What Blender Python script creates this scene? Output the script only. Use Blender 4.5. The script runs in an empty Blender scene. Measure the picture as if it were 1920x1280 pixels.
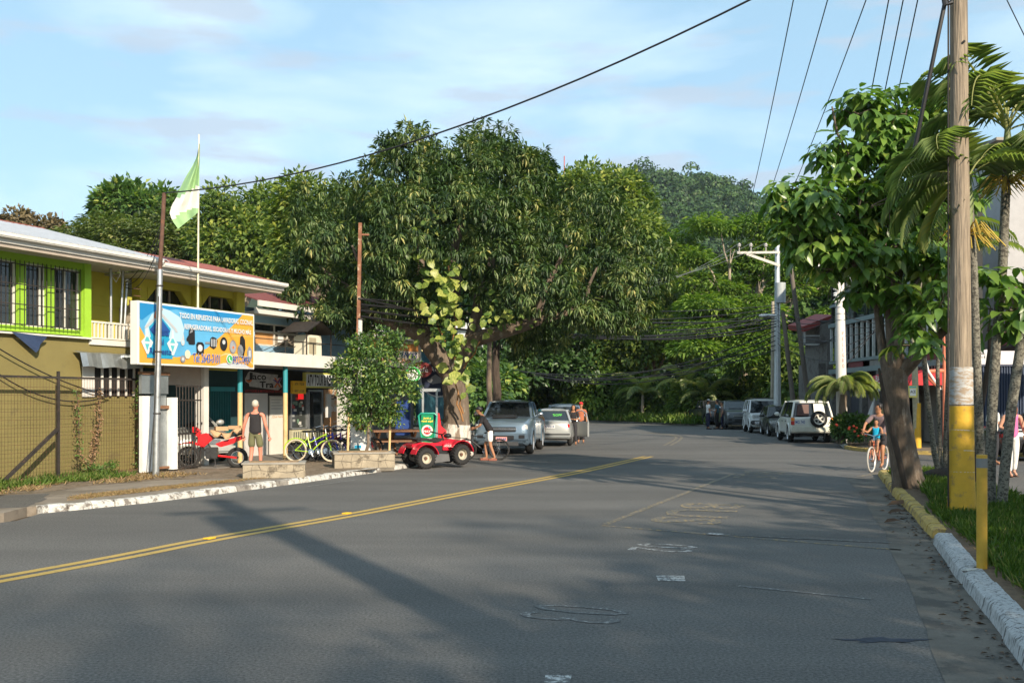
import bpy, bmesh, math, random
import numpy as np
from mathutils import Vector, Matrix
from mathutils.geometry import tessellate_polygon
R = math.radians
random.seed(7)
SC = bpy.context.scene
COL = SC.collection
# ------------------------------------------------------------------ camera
F, H, HY, CX = 1867.0, 1.75, 750.0, 960.0
cd = bpy.data.cameras.new('camera'); cam = bpy.data.objects.new('camera', cd); COL.objects.link(cam)
cam.location = (0, 0, H); cam.rotation_euler = (R(90), 0, 0)
cd.sensor_width = 36.0; cd.lens = 36.0 * F / 1920.0; cd.shift_y = 110.0 / 1920.0
cd.clip_start = 0.1; cd.clip_end = 6000
SC.camera = cam
# ------------------------------------------------------------------ light
SAZ = math.atan2(0.45, -0.89)            # compass direction of the sun (x = sin, y = cos)
SEL = R(27)
sdir = Vector((math.sin(SAZ) * math.cos(SEL), math.cos(SAZ) * math.cos(SEL), math.sin(SEL)))
sl = bpy.data.lights.new('sun', 'SUN'); sl.energy = 4.6; sl.angle = R(0.9); sl.color = (1.0, 0.86, 0.68)
so = bpy.data.objects.new('sun', sl); COL.objects.link(so)
so.rotation_euler = (-sdir).to_track_quat('-Z', 'Y').to_euler(); so.location = (20, -30, 40)
SC.view_settings.view_transform = 'Standard'; SC.view_settings.look = 'None'
SC.view_settings.gamma = 1.0; SC.view_settings.use_curve_mapping = False
SC.view_settings.exposure = 0.75
wd = bpy.data.worlds.new('World'); SC.world = wd; wd.use_nodes = True
nt = wd.node_tree; nt.nodes.clear()
def wn(t, **k):
    n = nt.nodes.new(t)
    for a, b in k.items(): setattr(n, a, b)
    return n
sky = wn('ShaderNodeTexSky', sky_type='NISHITA', sun_disc=False, sun_elevation=SEL, sun_rotation=SAZ,
         air_density=1.0, dust_density=0.8, ozone_density=1.6)
tc = wn('ShaderNodeTexCoord'); mp = wn('ShaderNodeMapping'); mp.inputs['Scale'].default_value = (1.0, 1.0, 3.6)
nz = wn('ShaderNodeTexNoise'); nz.inputs['Scale'].default_value = 3.1; nz.inputs['Detail'].default_value = 7; nz.inputs['Roughness'].default_value = 0.52
nz.inputs['Distortion'].default_value = 0.35
mp.inputs['Location'].default_value = (0.35, 0.1, 0.42)
rp = wn('ShaderNodeValToRGB'); rp.color_ramp.elements[0].position = 0.46; rp.color_ramp.elements[1].position = 0.68
rp.color_ramp.elements[1].color = (0.6, 0.6, 0.6, 1)
mp2 = wn('ShaderNodeMapping'); mp2.inputs['Scale'].default_value = (2.0, 2.0, 9.5); mp2.inputs['Location'].default_value = (2.2, 0.4, 1.15)
n2 = wn('ShaderNodeTexNoise'); n2.inputs['Scale'].default_value = 2.7; n2.inputs['Detail'].default_value = 5; n2.inputs['Roughness'].default_value = 0.5
rp2 = wn('ShaderNodeValToRGB'); rp2.color_ramp.elements[0].position = 0.53; rp2.color_ramp.elements[1].position = 0.62
rp2.color_ramp.elements[1].color = (0.7, 0.7, 0.7, 1)
mx = wn('ShaderNodeMixRGB'); mx.inputs[2].default_value = (6.7, 8.0, 9.0, 1)
mx2 = wn('ShaderNodeMixRGB'); mx2.inputs[2].default_value = (4.1, 4.8, 5.7, 1)
veil = wn('ShaderNodeMixRGB'); veil.inputs[0].default_value = 0.5; veil.inputs[2].default_value = (4.3, 6.9, 8.5, 1)
bg = wn('ShaderNodeBackground'); bg.inputs['Strength'].default_value = 0.090
wo = wn('ShaderNodeOutputWorld')
L = nt.links.new
L(tc.outputs['Generated'], mp.inputs[0]); L(mp.outputs[0], nz.inputs['Vector']); L(nz.outputs[0], rp.inputs[0])
L(tc.outputs['Generated'], mp2.inputs[0]); L(mp2.outputs[0], n2.inputs['Vector']); L(n2.outputs[0], rp2.inputs[0])
L(sky.outputs[0], veil.inputs[1])
L(veil.outputs[0], mx.inputs[1]); L(rp.outputs[0], mx.inputs[0]); L(mx.outputs[0], mx2.inputs[1]); L(rp2.outputs[0], mx2.inputs[0])
L(mx2.outputs[0], bg.inputs[0]); L(bg.outputs[0], wo.inputs[0])
# ------------------------------------------------------------------ materials
MATS = {}
def mat(name, c, rough=0.8, metal=0.0, var=0.15, vs=3.0, bump=0.0, bs=30.0, c2=None, patch=0.5, ps=1.5, spec=0.4, stretch=(1, 1, 1), coat=0.0):
    if name in MATS: return MATS[name]
    m = bpy.data.materials.new(name); m.use_nodes = True; t = m.node_tree; b = t.nodes['Principled BSDF']
    b.inputs['Roughness'].default_value = rough; b.inputs['Metallic'].default_value = metal
    b.inputs['Specular IOR Level'].default_value = spec
    if coat: b.inputs['Coat Weight'].default_value = coat; b.inputs['Coat Roughness'].default_value = 0.08
    c = tuple(c) + (1,); MATS[name] = m
    tcn = t.nodes.new('ShaderNodeTexCoord'); mpn = t.nodes.new('ShaderNodeMapping'); mpn.inputs['Scale'].default_value = stretch
    t.links.new(tcn.outputs['Object'], mpn.inputs[0])
    n = t.nodes.new('ShaderNodeTexNoise'); n.inputs['Scale'].default_value = vs; n.inputs['Detail'].default_value = 6; n.inputs['Roughness'].default_value = 0.65
    t.links.new(mpn.outputs[0], n.inputs['Vector'])
    mr = t.nodes.new('ShaderNodeMapRange'); mr.inputs[1].default_value = 0.3; mr.inputs[2].default_value = 0.7
    mr.inputs[3].default_value = 1 - var; mr.inputs[4].default_value = 1 + var
    t.links.new(n.outputs[0], mr.inputs[0])
    mul = t.nodes.new('ShaderNodeMixRGB'); mul.blend_type = 'MULTIPLY'; mul.inputs[0].default_value = 1; mul.inputs[1].default_value = c
    t.links.new(mr.outputs[0], mul.inputs[2]); out = mul.outputs[0]
    if c2 is not None:
        n3 = t.nodes.new('ShaderNodeTexNoise'); n3.inputs['Scale'].default_value = ps; n3.inputs['Detail'].default_value = 8; n3.inputs['Roughness'].default_value = 0.7
        t.links.new(mpn.outputs[0], n3.inputs['Vector'])
        r3 = t.nodes.new('ShaderNodeValToRGB'); r3.color_ramp.elements[0].position = patch; r3.color_ramp.elements[1].position = patch + 0.08
        t.links.new(n3.outputs[0], r3.inputs[0])
        m3 = t.nodes.new('ShaderNodeMixRGB'); m3.inputs[2].default_value = tuple(c2) + (1,)
        t.links.new(r3.outputs[0], m3.inputs[0]); t.links.new(out, m3.inputs[1]); out = m3.outputs[0]
    t.links.new(out, b.inputs['Base Color'])
    if bump:
        nb = t.nodes.new('ShaderNodeTexNoise'); nb.inputs['Scale'].default_value = bs; nb.inputs['Detail'].default_value = 5
        t.links.new(mpn.outputs[0], nb.inputs['Vector'])
        bp = t.nodes.new('ShaderNodeBump'); bp.inputs['Strength'].default_value = bump; bp.inputs['Distance'].default_value = 0.02
        t.links.new(nb.outputs[0], bp.inputs['Height']); t.links.new(bp.outputs[0], b.inputs['Normal'])
    return m
def leafmat(name, stops, transl=0.3, rough=0.55, spec=0.3):
    """stops: list of (pos, colour) along the per-leaf tint attribute"""
    m = bpy.data.materials.new(name); m.use_nodes = True; t = m.node_tree; b = t.nodes['Principled BSDF']
    b.inputs['Roughness'].default_value = rough; b.inputs['Specular IOR Level'].default_value = spec
    a = t.nodes.new('ShaderNodeAttribute'); a.attribute_name = 'tint'
    r = t.nodes.new('ShaderNodeValToRGB'); el = r.color_ramp.elements
    while len(el) < len(stops): el.new(0.5)
    for e, (p, c) in zip(el, stops): e.position = p; e.color = tuple(c) + (1,)
    t.links.new(a.outputs['Fac'], r.inputs[0]); t.links.new(r.outputs[0], b.inputs['Base Color'])
    tr = t.nodes.new('ShaderNodeBsdfTranslucent'); g = t.nodes.new('ShaderNodeMixRGB'); g.blend_type = 'MULTIPLY'; g.inputs[0].default_value = 1
    g.inputs[2].default_value = (1.5, 1.7, 0.5, 1); t.links.new(r.outputs[0], g.inputs[1]); t.links.new(g.outputs[0], tr.inputs[0])
    ms = t.nodes.new('ShaderNodeMixShader'); ms.inputs[0].default_value = transl
    o = t.nodes['Material Output']; t.links.new(b.outputs[0], ms.inputs[1]); t.links.new(tr.outputs[0], ms.inputs[2]); t.links.new(ms.outputs[0], o.inputs[0])
    MATS[name] = m; return m
def emis(name, c, s):
    m = bpy.data.materials.new(name); m.use_nodes = True; b = m.node_tree.nodes['Principled BSDF']
    b.inputs['Base Color'].default_value = tuple(c) + (1,); b.inputs['Emission Color'].default_value = tuple(c) + (1,); b.inputs['Emission Strength'].default_value = s
    return m
def glass(name, c=(0.02, 0.025, 0.028), rough=0.06):
    return mat(name, c, rough=rough, spec=0.8, var=0.3, vs=1.2)
WHITE = mat('white_paint', (0.60, 0.585, 0.54), 0.6, var=0.08, c2=(0.50, 0.47, 0.40), patch=0.66, ps=2.5)
CLEANWHITE = mat('clean_white', (0.66, 0.66, 0.64), 0.5, var=0.04)
BLACK = mat('black_plastic', (0.018, 0.018, 0.02), 0.5, var=0.2)
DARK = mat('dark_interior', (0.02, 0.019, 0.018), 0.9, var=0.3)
RUBBER = mat('rubber', (0.022, 0.021, 0.02), 0.85, var=0.3, bump=0.3, bs=60)
CHROME = mat('bright_metal', (0.62, 0.62, 0.62), 0.25, 1.0, var=0.1)
STEEL = mat('galvanised_steel', (0.42, 0.44, 0.45), 0.42, 0.75, var=0.2, vs=6, c2=(0.30, 0.31, 0.31), patch=0.56, ps=5)
RUST = mat('rusty_iron', (0.10, 0.052, 0.035), 0.85, var=0.35, vs=8, c2=(0.17, 0.075, 0.04), patch=0.55, ps=6)
GLASS = glass('dark_glass'); TINT = glass('car_glass', (0.012, 0.015, 0.017), 0.05)
CONC = mat('concrete', (0.27, 0.25, 0.215), 0.9, var=0.18, vs=2.5, bump=0.3, bs=40, c2=(0.17, 0.155, 0.13), patch=0.58, ps=1.2)
# ------------------------------------------------------------------ object helpers
OFF = {}
U = Vector((0.4104, 0.9119, 0)); NS = Vector((0.9119, -0.4104, 0)); LO = Vector((-10.8, 21, 0)); LR = math.atan2(0.9119, 0.4104)
def LW(s, d, z=0): return LO + U * s + NS * d + Vector((0, 0, z))
def SL(px, d):                                       # distance along the left building line seen at column px
    Y = (20.25 - 1.0966 * d) / (0.45 - (px - CX) / F); X = 0.45 * Y - 20.25 + 1.0966 * d
    return (X + 10.8) * 0.4104 + (Y - 21) * 0.9119
def YL(px, d): return (20.25 - 1.0966 * d) / (0.45 - (px - CX) / F)
def ZL(px, py, d): return H - (py - HY) / F * YL(px, d)
def Wp(px, py, Y): return Vector(((px - CX) / F * Y, Y, H - (py - HY) / F * Y))
def G(px, py, z=0.0):
    Y = (H - z) * F / (py - HY); return Vector(((px - CX) / F * Y, Y, z))
def tag(o, label=None, cat=None, group=None, kind=None):
    if label: o['label'] = label
    if cat: o['category'] = cat
    if group: o['group'] = group
    if kind: o['kind'] = kind
    return o
def thing(name, label, cat, loc=(0, 0, 0), rotz=0.0, group=None, frame=None):
    """frame None: parts are given in the thing's own axes; 'W': in world axes; 'L': along the left building line (s, -d, z)"""
    o = bpy.data.objects.new(name, None); COL.objects.link(o); o.empty_display_size = 0.2
    loc = Vector(loc)
    if frame == 'L': o.location = LW(loc[0], -loc[1], loc[2]); o.rotation_euler = (0, 0, LR); OFF[o.name] = loc
    elif frame == 'W': o.location = loc; OFF[o.name] = loc
    else: o.location = loc; o.rotation_euler = (0, 0, rotz); OFF[o.name] = Vector((0, 0, 0))
    return tag(o, label, cat, group)
def link(o, parent=None):
    COL.objects.link(o)
    if parent is not None: o.parent = parent; OFF[o.name] = OFF.get(parent.name, Vector((0, 0, 0)))
    return o
def copy_tree(o, parent=None):
    c = o.copy(); COL.objects.link(c); c.parent = parent
    for ch in o.children: copy_tree(ch, c)
    return c
def perp(a):
    a = a.normalized(); b = a.cross(Vector((0, 0, 1)))
    if b.length < 0.05: b = a.cross(Vector((1, 0, 0)))
    b.normalize(); return b, a.cross(b).normalized()
class MB:
    def __init__(s): s.v = []; s.f = []; s.m = []; s.mi = 0; s.M = None
    def add(s, vs, fs):
        n = len(s.v)
        if s.M is not None: vs = [s.M @ Vector(v) for v in vs]
        s.v += [tuple(v) for v in vs]; s.f += [tuple(i + n for i in f) for f in fs]; s.m += [s.mi] * len(fs); return s
    def box(s, x0, x1, y0, y1, z0, z1):
        return s.add([(x0,y0,z0),(x1,y0,z0),(x1,y1,z0),(x0,y1,z0),(x0,y0,z1),(x1,y0,z1),(x1,y1,z1),(x0,y1,z1)],
                     [(0,3,2,1),(4,5,6,7),(0,1,5,4),(1,2,6,5),(2,3,7,6),(3,0,4,7)])
    def cbox(s, c, sx, sy, sz, rz=0.0):
        q = Matrix.Rotation(rz, 3, 'Z'); vs = []
        for z in (-1, 1):
            for x, y in ((-1,-1),(1,-1),(1,1),(-1,1)): vs.append(Vector(c) + q @ Vector((x*sx/2, y*sy/2, z*sz/2)))
        return s.add(vs, [(0,3,2,1),(4,5,6,7),(0,1,5,4),(1,2,6,5),(2,3,7,6),(3,0,4,7)])
    def beam(s, p, q, w, h, up=None):
        p, q = Vector(p), Vector(q); a = (q - p).normalized()
        if up is None: b, c = perp(a)
        else: c = Vector(up); b = a.cross(c).normalized(); c = b.cross(a).normalized()
        vs = [p + b*x*w/2 + c*y*h/2 for x, y in ((-1,-1),(1,-1),(1,1),(-1,1))] + [q + b*x*w/2 + c*y*h/2 for x, y in ((-1,-1),(1,-1),(1,1),(-1,1))]
        return s.add(vs, [(0,3,2,1),(4,5,6,7),(0,1,5,4),(1,2,6,5),(2,3,7,6),(3,0,4,7)])
    def tube(s, pts, r, n=8, cap=True, closed=False):
        pts = [Vector(p) for p in pts]; k = len(pts)
        rs = r if isinstance(r, (list, tuple)) else [r] * k
        vs = []; b = None
        for i, p in enumerate(pts):
            if closed: a = pts[(i+1) % k] - pts[i-1]
            else: a = pts[min(i+1, k-1)] - pts[max(i-1, 0)]
            a.normalize()
            if b is None: b, c = perp(a)
            else:
                b = (b - a * b.dot(a));
                if b.length < 1e-4: b, c = perp(a)
                b.normalize(); c = a.cross(b)
            for j in range(n):
                t = 2*math.pi*j/n; vs.append(p + (b*math.cos(t) + c*math.sin(t)) * rs[i])
        fs = []
        for i in range(k if closed else k-1):
            i2 = (i+1) % k
            for j in range(n): fs.append((i*n+j, i2*n+j, i2*n+(j+1)%n, i*n+(j+1)%n))
        if cap and not closed: fs.append(tuple(range(n))[::1]); fs.append(tuple((k-1)*n+j for j in range(n))[::-1])
        return s.add(vs, fs)
    def ring(s, c, axis, R_, r, n=24, m=6):
        b, d = perp(Vector(axis)); c = Vector(c)
        return s.tube([c + (b*math.cos(2*math.pi*i/n) + d*math.sin(2*math.pi*i/n))*R_ for i in range(n)], r, m, closed=True)
    def disc(s, c, axis, r, th=0.01, n=20):
        a = Vector(axis).normalized(); return s.tube([Vector(c)-a*th/2, Vector(c)+a*th/2], r, n)
    def lathe(s, c, axis, prof, n=20):                # prof: (along, radius)
        a = Vector(axis).normalized(); b, d = perp(a); c = Vector(c); vs = []; fs = []
        for h, r in prof:
            for j in range(n): t = 2*math.pi*j/n; vs.append(c + a*h + (b*math.cos(t)+d*math.sin(t))*r)
        for i in range(len(prof)-1):
            for j in range(n): fs.append((i*n+j, (i+1)*n+j, (i+1)*n+(j+1)%n, i*n+(j+1)%n))
        return s.add(vs, fs)
    def sphere(s, c, rx, ry, rz, n=12, m=8):
        vs = []; fs = []; c = Vector(c)
        for i in range(m+1):
            ph = math.pi*i/m
            for j in range(n): t = 2*math.pi*j/n; vs.append(c + Vector((rx*math.sin(ph)*math.cos(t), ry*math.sin(ph)*math.sin(t), rz*math.cos(ph))))
        for i in range(m):
            for j in range(n): fs.append((i*n+j, (i+1)*n+j, (i+1)*n+(j+1)%n, i*n+(j+1)%n))
        return s.add(vs, fs)
    def quad(s, a, b, c, d): return s.add([a, b, c, d], [(0, 1, 2, 3)])
    def prism(s, poly, y0, y1):                       # polygon in x,z extruded along y
        n = len(poly); tri = tessellate_polygon([[Vector((x, z, 0)) for x, z in poly]])
        vs = [(x, y0, z) for x, z in poly] + [(x, y1, z) for x, z in poly]
        fs = [tuple(t) for t in tri] + [tuple(i+n for i in t)[::-1] for t in tri] + [(i, (i+1)%n, (i+1)%n+n, i+n) for i in range(n)]
        return s.add(vs, fs)
    def slab(s, poly, z0, z1):                        # polygon in x,y extruded along z
        n = len(poly); tri = tessellate_polygon([[Vector((p[0], p[1], 0)) for p in poly]])
        vs = [(p[0], p[1], z0) for p in poly] + [(p[0], p[1], z1) for p in poly]
        fs = [tuple(t) for t in tri] + [tuple(i+n for i in t)[::-1] for t in tri] + [(i, (i+1)%n, (i+1)%n+n, i+n) for i in range(n)]
        return s.add(vs, fs)
    def build(s, name, mats, parent=None, smooth=False, bevel=0.0, loc=None, rotz=0.0, frame=None, raw=False):
        me = bpy.data.meshes.new(name)
        off = Vector((0, 0, 0))
        if parent is not None and not raw: off = OFF.get(parent.name, off)
        if loc is not None and frame: off = Vector(loc)
        vs = [(v[0]-off[0], v[1]-off[1], v[2]-off[2]) for v in s.v]
        me.from_pydata(vs, [], s.f)
        if not isinstance(mats, (list, tuple)): mats = [mats]
        for m in mats: me.materials.append(m)
        if len(mats) > 1: me.polygons.foreach_set('material_index', s.m)
        bm = bmesh.new(); bm.from_mesh(me); bmesh.ops.recalc_face_normals(bm, faces=bm.faces)
        if bevel: bmesh.ops.bevel(bm, geom=[e for e in bm.edges if e.is_manifold and e.calc_face_angle(0) > 0.6], offset=bevel, segments=2, affect='EDGES', clamp_overlap=True)
        bm.to_mesh(me); bm.free()
        if smooth:
            me.polygons.foreach_set('use_smooth', [True]*len(me.polygons)); me.set_sharp_from_angle(angle=R(38))
        o = bpy.data.objects.new(name, me); link(o, parent)
        if loc is not None:
            if frame == 'L': o.location = LW(loc[0], -loc[1], loc[2]); o.rotation_euler = (0, 0, LR)
            else: o.location = loc; o.rotation_euler = (0, 0, rotz)
        return o
def solo(mb, name, label, cat, m, loc, frame='W', group=None, **k):
    return tag(mb.build(name, m, loc=loc, frame=frame, **k), label, cat, group)
def flat(name, pts, z, m, kind='structure'):
    tri = tessellate_polygon([[Vector((p[0], p[1], 0)) for p in pts]])
    me = bpy.data.meshes.new(name); me.from_pydata([(p[0], p[1], z) for p in pts], [], [tuple(t) for t in tri]); me.materials.append(m)
    bm = bmesh.new(); bm.from_mesh(me); bmesh.ops.recalc_face_normals(bm, faces=bm.faces)
    if bm.faces[0].normal.z < 0: bmesh.ops.reverse_faces(bm, faces=bm.faces)
    bm.to_mesh(me); bm.free()
    o = bpy.data.objects.new(name, me); COL.objects.link(o)
    if kind: o['kind'] = kind
    return o
def text(body, m, parent, loc, width, height, name='lettering', grow=0.0, rot=(R(90), 0, 0), shear=0.0, ext=0.004, raw=False, center=True):
    """lettering fitted to width x height, standing in the x-z plane and facing -y"""
    cu = bpy.data.curves.new(name, 'FONT'); cu.body = body; cu.size = 1; cu.extrude = 0.0; cu.offset = grow; cu.resolution_u = 2; cu.shear = shear; cu.align_x = 'LEFT'
    t = bpy.data.objects.new('tmp', cu); COL.objects.link(t); dg = bpy.context.evaluated_depsgraph_get(); dg.update()
    me = bpy.data.meshes.new_from_object(t.evaluated_get(dg)); bpy.data.objects.remove(t)
    co = np.array([v.co[:] for v in me.vertices]); mn, mxx = co.min(0), co.max(0)
    sx = width/(mxx[0]-mn[0]); sy = height/(mxx[1]-mn[1]); off = OFF.get(parent.name, Vector()) if parent is not None and not raw else Vector()
    q = Matrix.Rotation(rot[2], 3, 'Z') @ Matrix.Rotation(rot[0], 3, 'X')
    for v in me.vertices:
        x = (v.co.x-mn[0])*sx - (width/2 if center else 0); y = (v.co.y-mn[1])*sy - (height/2 if center else 0)
        v.co = q @ Vector((x, y, 0)) + Vector(loc) - off
    me.materials.clear(); me.materials.append(m)
    o = bpy.data.objects.new(name, me); link(o, parent); return o
# ------------------------------------------------------------------ foliage
def leaves(name, P, D, N, Ln, Wd, m, tint, parent=None, big=False, loc=None):
    """one mesh of many leaves: folded along the midrib, tip bent down"""
    P = np.asarray(P, float); n = len(P); off = np.array(OFF.get(parent.name, Vector()) if parent is not None else (loc or (0, 0, 0)))
    D = D/np.linalg.norm(D, axis=1, keepdims=True); B = np.cross(N, D); B /= (np.linalg.norm(B, axis=1, keepdims=True)+1e-9); N2 = np.cross(D, B)
    if big: T = np.array([(0,0,0),(.28,-.42,.05),(.28,0,0),(.28,.42,.05),(.62,-.40,.0),(.62,0,-.06),(.62,.40,.0),(1,0,-.22)]); Q = [(0,1,2),(0,2,3),(1,4,5,2),(2,5,6,3),(4,7,5),(5,7,6)]
    else: T = np.array([(0,0,0),(.42,-.5,.10),(1,0,-.12),(.42,.5,.10)]); Q = [(0,1,2),(0,2,3)]
    k = len(T); Ln = np.broadcast_to(Ln, n); Wd = np.broadcast_to(Wd, n)
    V = (P-off)[:, None, :] + D[:, None, :]*(T[None, :, 0:1]*Ln[:, None, None]) + B[:, None, :]*(T[None, :, 1:2]*Wd[:, None, None]) + N2[:, None, :]*(T[None, :, 2:3]*Ln[:, None, None])
    V = V.reshape(-1, 3)
    loops = []; tot = []
    for f in Q: tot.append(len(f)); loops += list(f)
    loops = np.array(loops); lp = (loops[None, :] + np.arange(n)[:, None]*k).ravel()
    tots = np.tile(tot, n); starts = np.concatenate([[0], np.cumsum(tots)[:-1]])
    me = bpy.data.meshes.new(name); me.vertices.add(len(V)); me.vertices.foreach_set('co', V.ravel())
    me.loops.add(len(lp)); me.loops.foreach_set('vertex_index', lp.astype(np.int32))
    me.polygons.add(len(tots)); me.polygons.foreach_set('loop_start', starts.astype(np.int32)); me.polygons.foreach_set('loop_total', tots.astype(np.int32))
    me.update(calc_edges=True); a = me.attributes.new('tint', 'FLOAT', 'FACE'); a.data.foreach_set('value', np.repeat(np.asarray(tint, float), len(Q)).astype(np.float32))
    me.materials.append(m)
    o = bpy.data.objects.new(name, me); link(o, parent)
    if loc is not None and parent is None: o.location = loc
    return o
def unit(n, rng):
    v = rng.normal(size=(n, 3)); return v/np.linalg.norm(v, axis=1, keepdims=True)
def crown_points(lobes, n, rng, inner=0.25, low=-0.75, shell=0.16, frac=0.34):
    """points on leafy clumps that sit on the surface of the crown's lobes"""
    C = np.array([l[0] for l in lobes]); Rd = np.array([l[1] for l in lobes]); S = []; SR = []; SO = []
    for i in range(len(lobes)):
        k = 0; tries = 0; m = 17
        while k < m and tries < 120:
            tries += 1; u = unit(1, rng)[0]
            if u[2] < low: continue
            p = C[i]+u*Rd[i]*rng.uniform(.66, .88); q = np.linalg.norm((p-C)/Rd, axis=1); q[i] = 9
            if (q < 0.62).any() and rng.random() < 0.9: continue
            S.append(p); SR.append(Rd[i]*frac*rng.uniform(.65, 1.3)); SO.append(u); k += 1
    S, SR, SO = map(np.array, (S, SR, SO)); w = SR[:, 0]*SR[:, 2]; w = w/w.sum(); out = []; O = []
    nin = int(n*inner*0.6); j = rng.choice(len(lobes), nin); u = unit(nin, rng); f = rng.uniform(.3, .75, (nin, 1)); out.append(C[j]+u*Rd[j]*f); O.append(u)
    need = n-nin
    while need > 0:
        j = rng.choice(len(S), need*2, p=w); u = unit(need*2, rng)+SO[j]*.45; u[:, 2] += .12; u /= np.linalg.norm(u, axis=1, keepdims=True)
        p = S[j]+u*SR[j]*(1-np.abs(rng.normal(size=(len(u), 1)))*shell); ok = u[:, 2] > -.8
        p, o = p[ok][:need], (u*.6+SO[j]*.4)[ok][:need]; out.append(p); O.append(o); need -= len(p)
    return np.concatenate(out), np.concatenate(O)
def foliage(name, lobes, n, per, cr, ll, lw, m, parent, style='random', seed=1, inner=0.25, tbase=0.5, tvar=0.22, low=-0.75, kind='stuff', big=False, shell=0.16):
    rng = np.random.default_rng(seed); C, O = crown_points(lobes, n, rng, inner, low, shell)
    fq = 2.4/(0.34*float(np.mean([l[1][0] for l in lobes])))
    ct = np.clip(tbase + rng.normal(size=n)*tvar*0.5 + tvar*0.75*(np.sin(C[:, 0]*fq+1.3*np.sin(C[:, 2]*fq))+np.sin(C[:, 2]*fq*1.1+C[:, 1]*fq))*0.7, 0, 1)  # clump-wide tint waves paint lit highlights and darker clumps into the leaf colour
    P = np.repeat(C, per, 0); o = np.repeat(O, per, 0); N_ = len(P); u = unit(N_, rng)
    tint = np.clip(np.repeat(ct, per) + rng.normal(size=N_)*tvar*0.6, 0.01, 0.99)
    if style == 'rosette':
        D = o*0.45 + u*0.9; D[:, 2] -= 0.55 + 0.3*rng.random(N_); P = P + u*cr*0.25; N = np.tile((0, 0, 1.0), (N_, 1)) + o*0.6 + u*0.2
    elif style == 'layer':
        P = P + u*np.array([cr, cr, cr*0.3]); D = u*np.array([1, 1, 0.25]) + o*0.3; D[:, 2] -= 0.25; N = np.tile((0, 0, 1.0), (N_, 1)) + unit(N_, rng)*0.35
    elif style == 'hang':
        P = P + u*cr*0.8; D = u*0.8 + o*0.7; D[:, 2] -= 0.75; N = np.tile((0, 0, 1.0), (N_, 1)) + o*0.8 + unit(N_, rng)*0.3
    else:
        P = P + u*cr*rng.random((N_, 1))**0.5; D = u + o*0.4; D[:, 2] -= 0.2; N = o*0.7 + np.tile((0, 0, 0.8), (N_, 1)) + unit(N_, rng)*0.6
    sc = rng.uniform(0.7, 1.2, N_)
    ob = leaves(name, P, D, N, ll*sc, lw*sc, m, tint, parent, big=big)
    if kind: ob['kind'] = kind
    return ob
def lobe(px, py, rx, ry, Y, rd=None):
    c = Wp(px, py, Y); k = Y/F
    return (np.array(c), np.array((rx*k, (rd if rd else rx*k), ry*k)))
def branch(mb, p, q, r0, r1, wob=0.12, n=5, k=8, seed=0):
    rg = random.Random(seed); p, q = Vector(p), Vector(q); d = (q-p).length
    pts = [p.lerp(q, i/n) + (Vector((rg.uniform(-1,1), rg.uniform(-1,1), rg.uniform(-.5,.5)))*wob*d*math.sin(math.pi*i/n)*0.4 if 0 < i < n else Vector()) for i in range(n+1)]
    mb.tube(pts, [r0+(r1-r0)*i/n for i in range(n+1)], k); return pts
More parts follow.
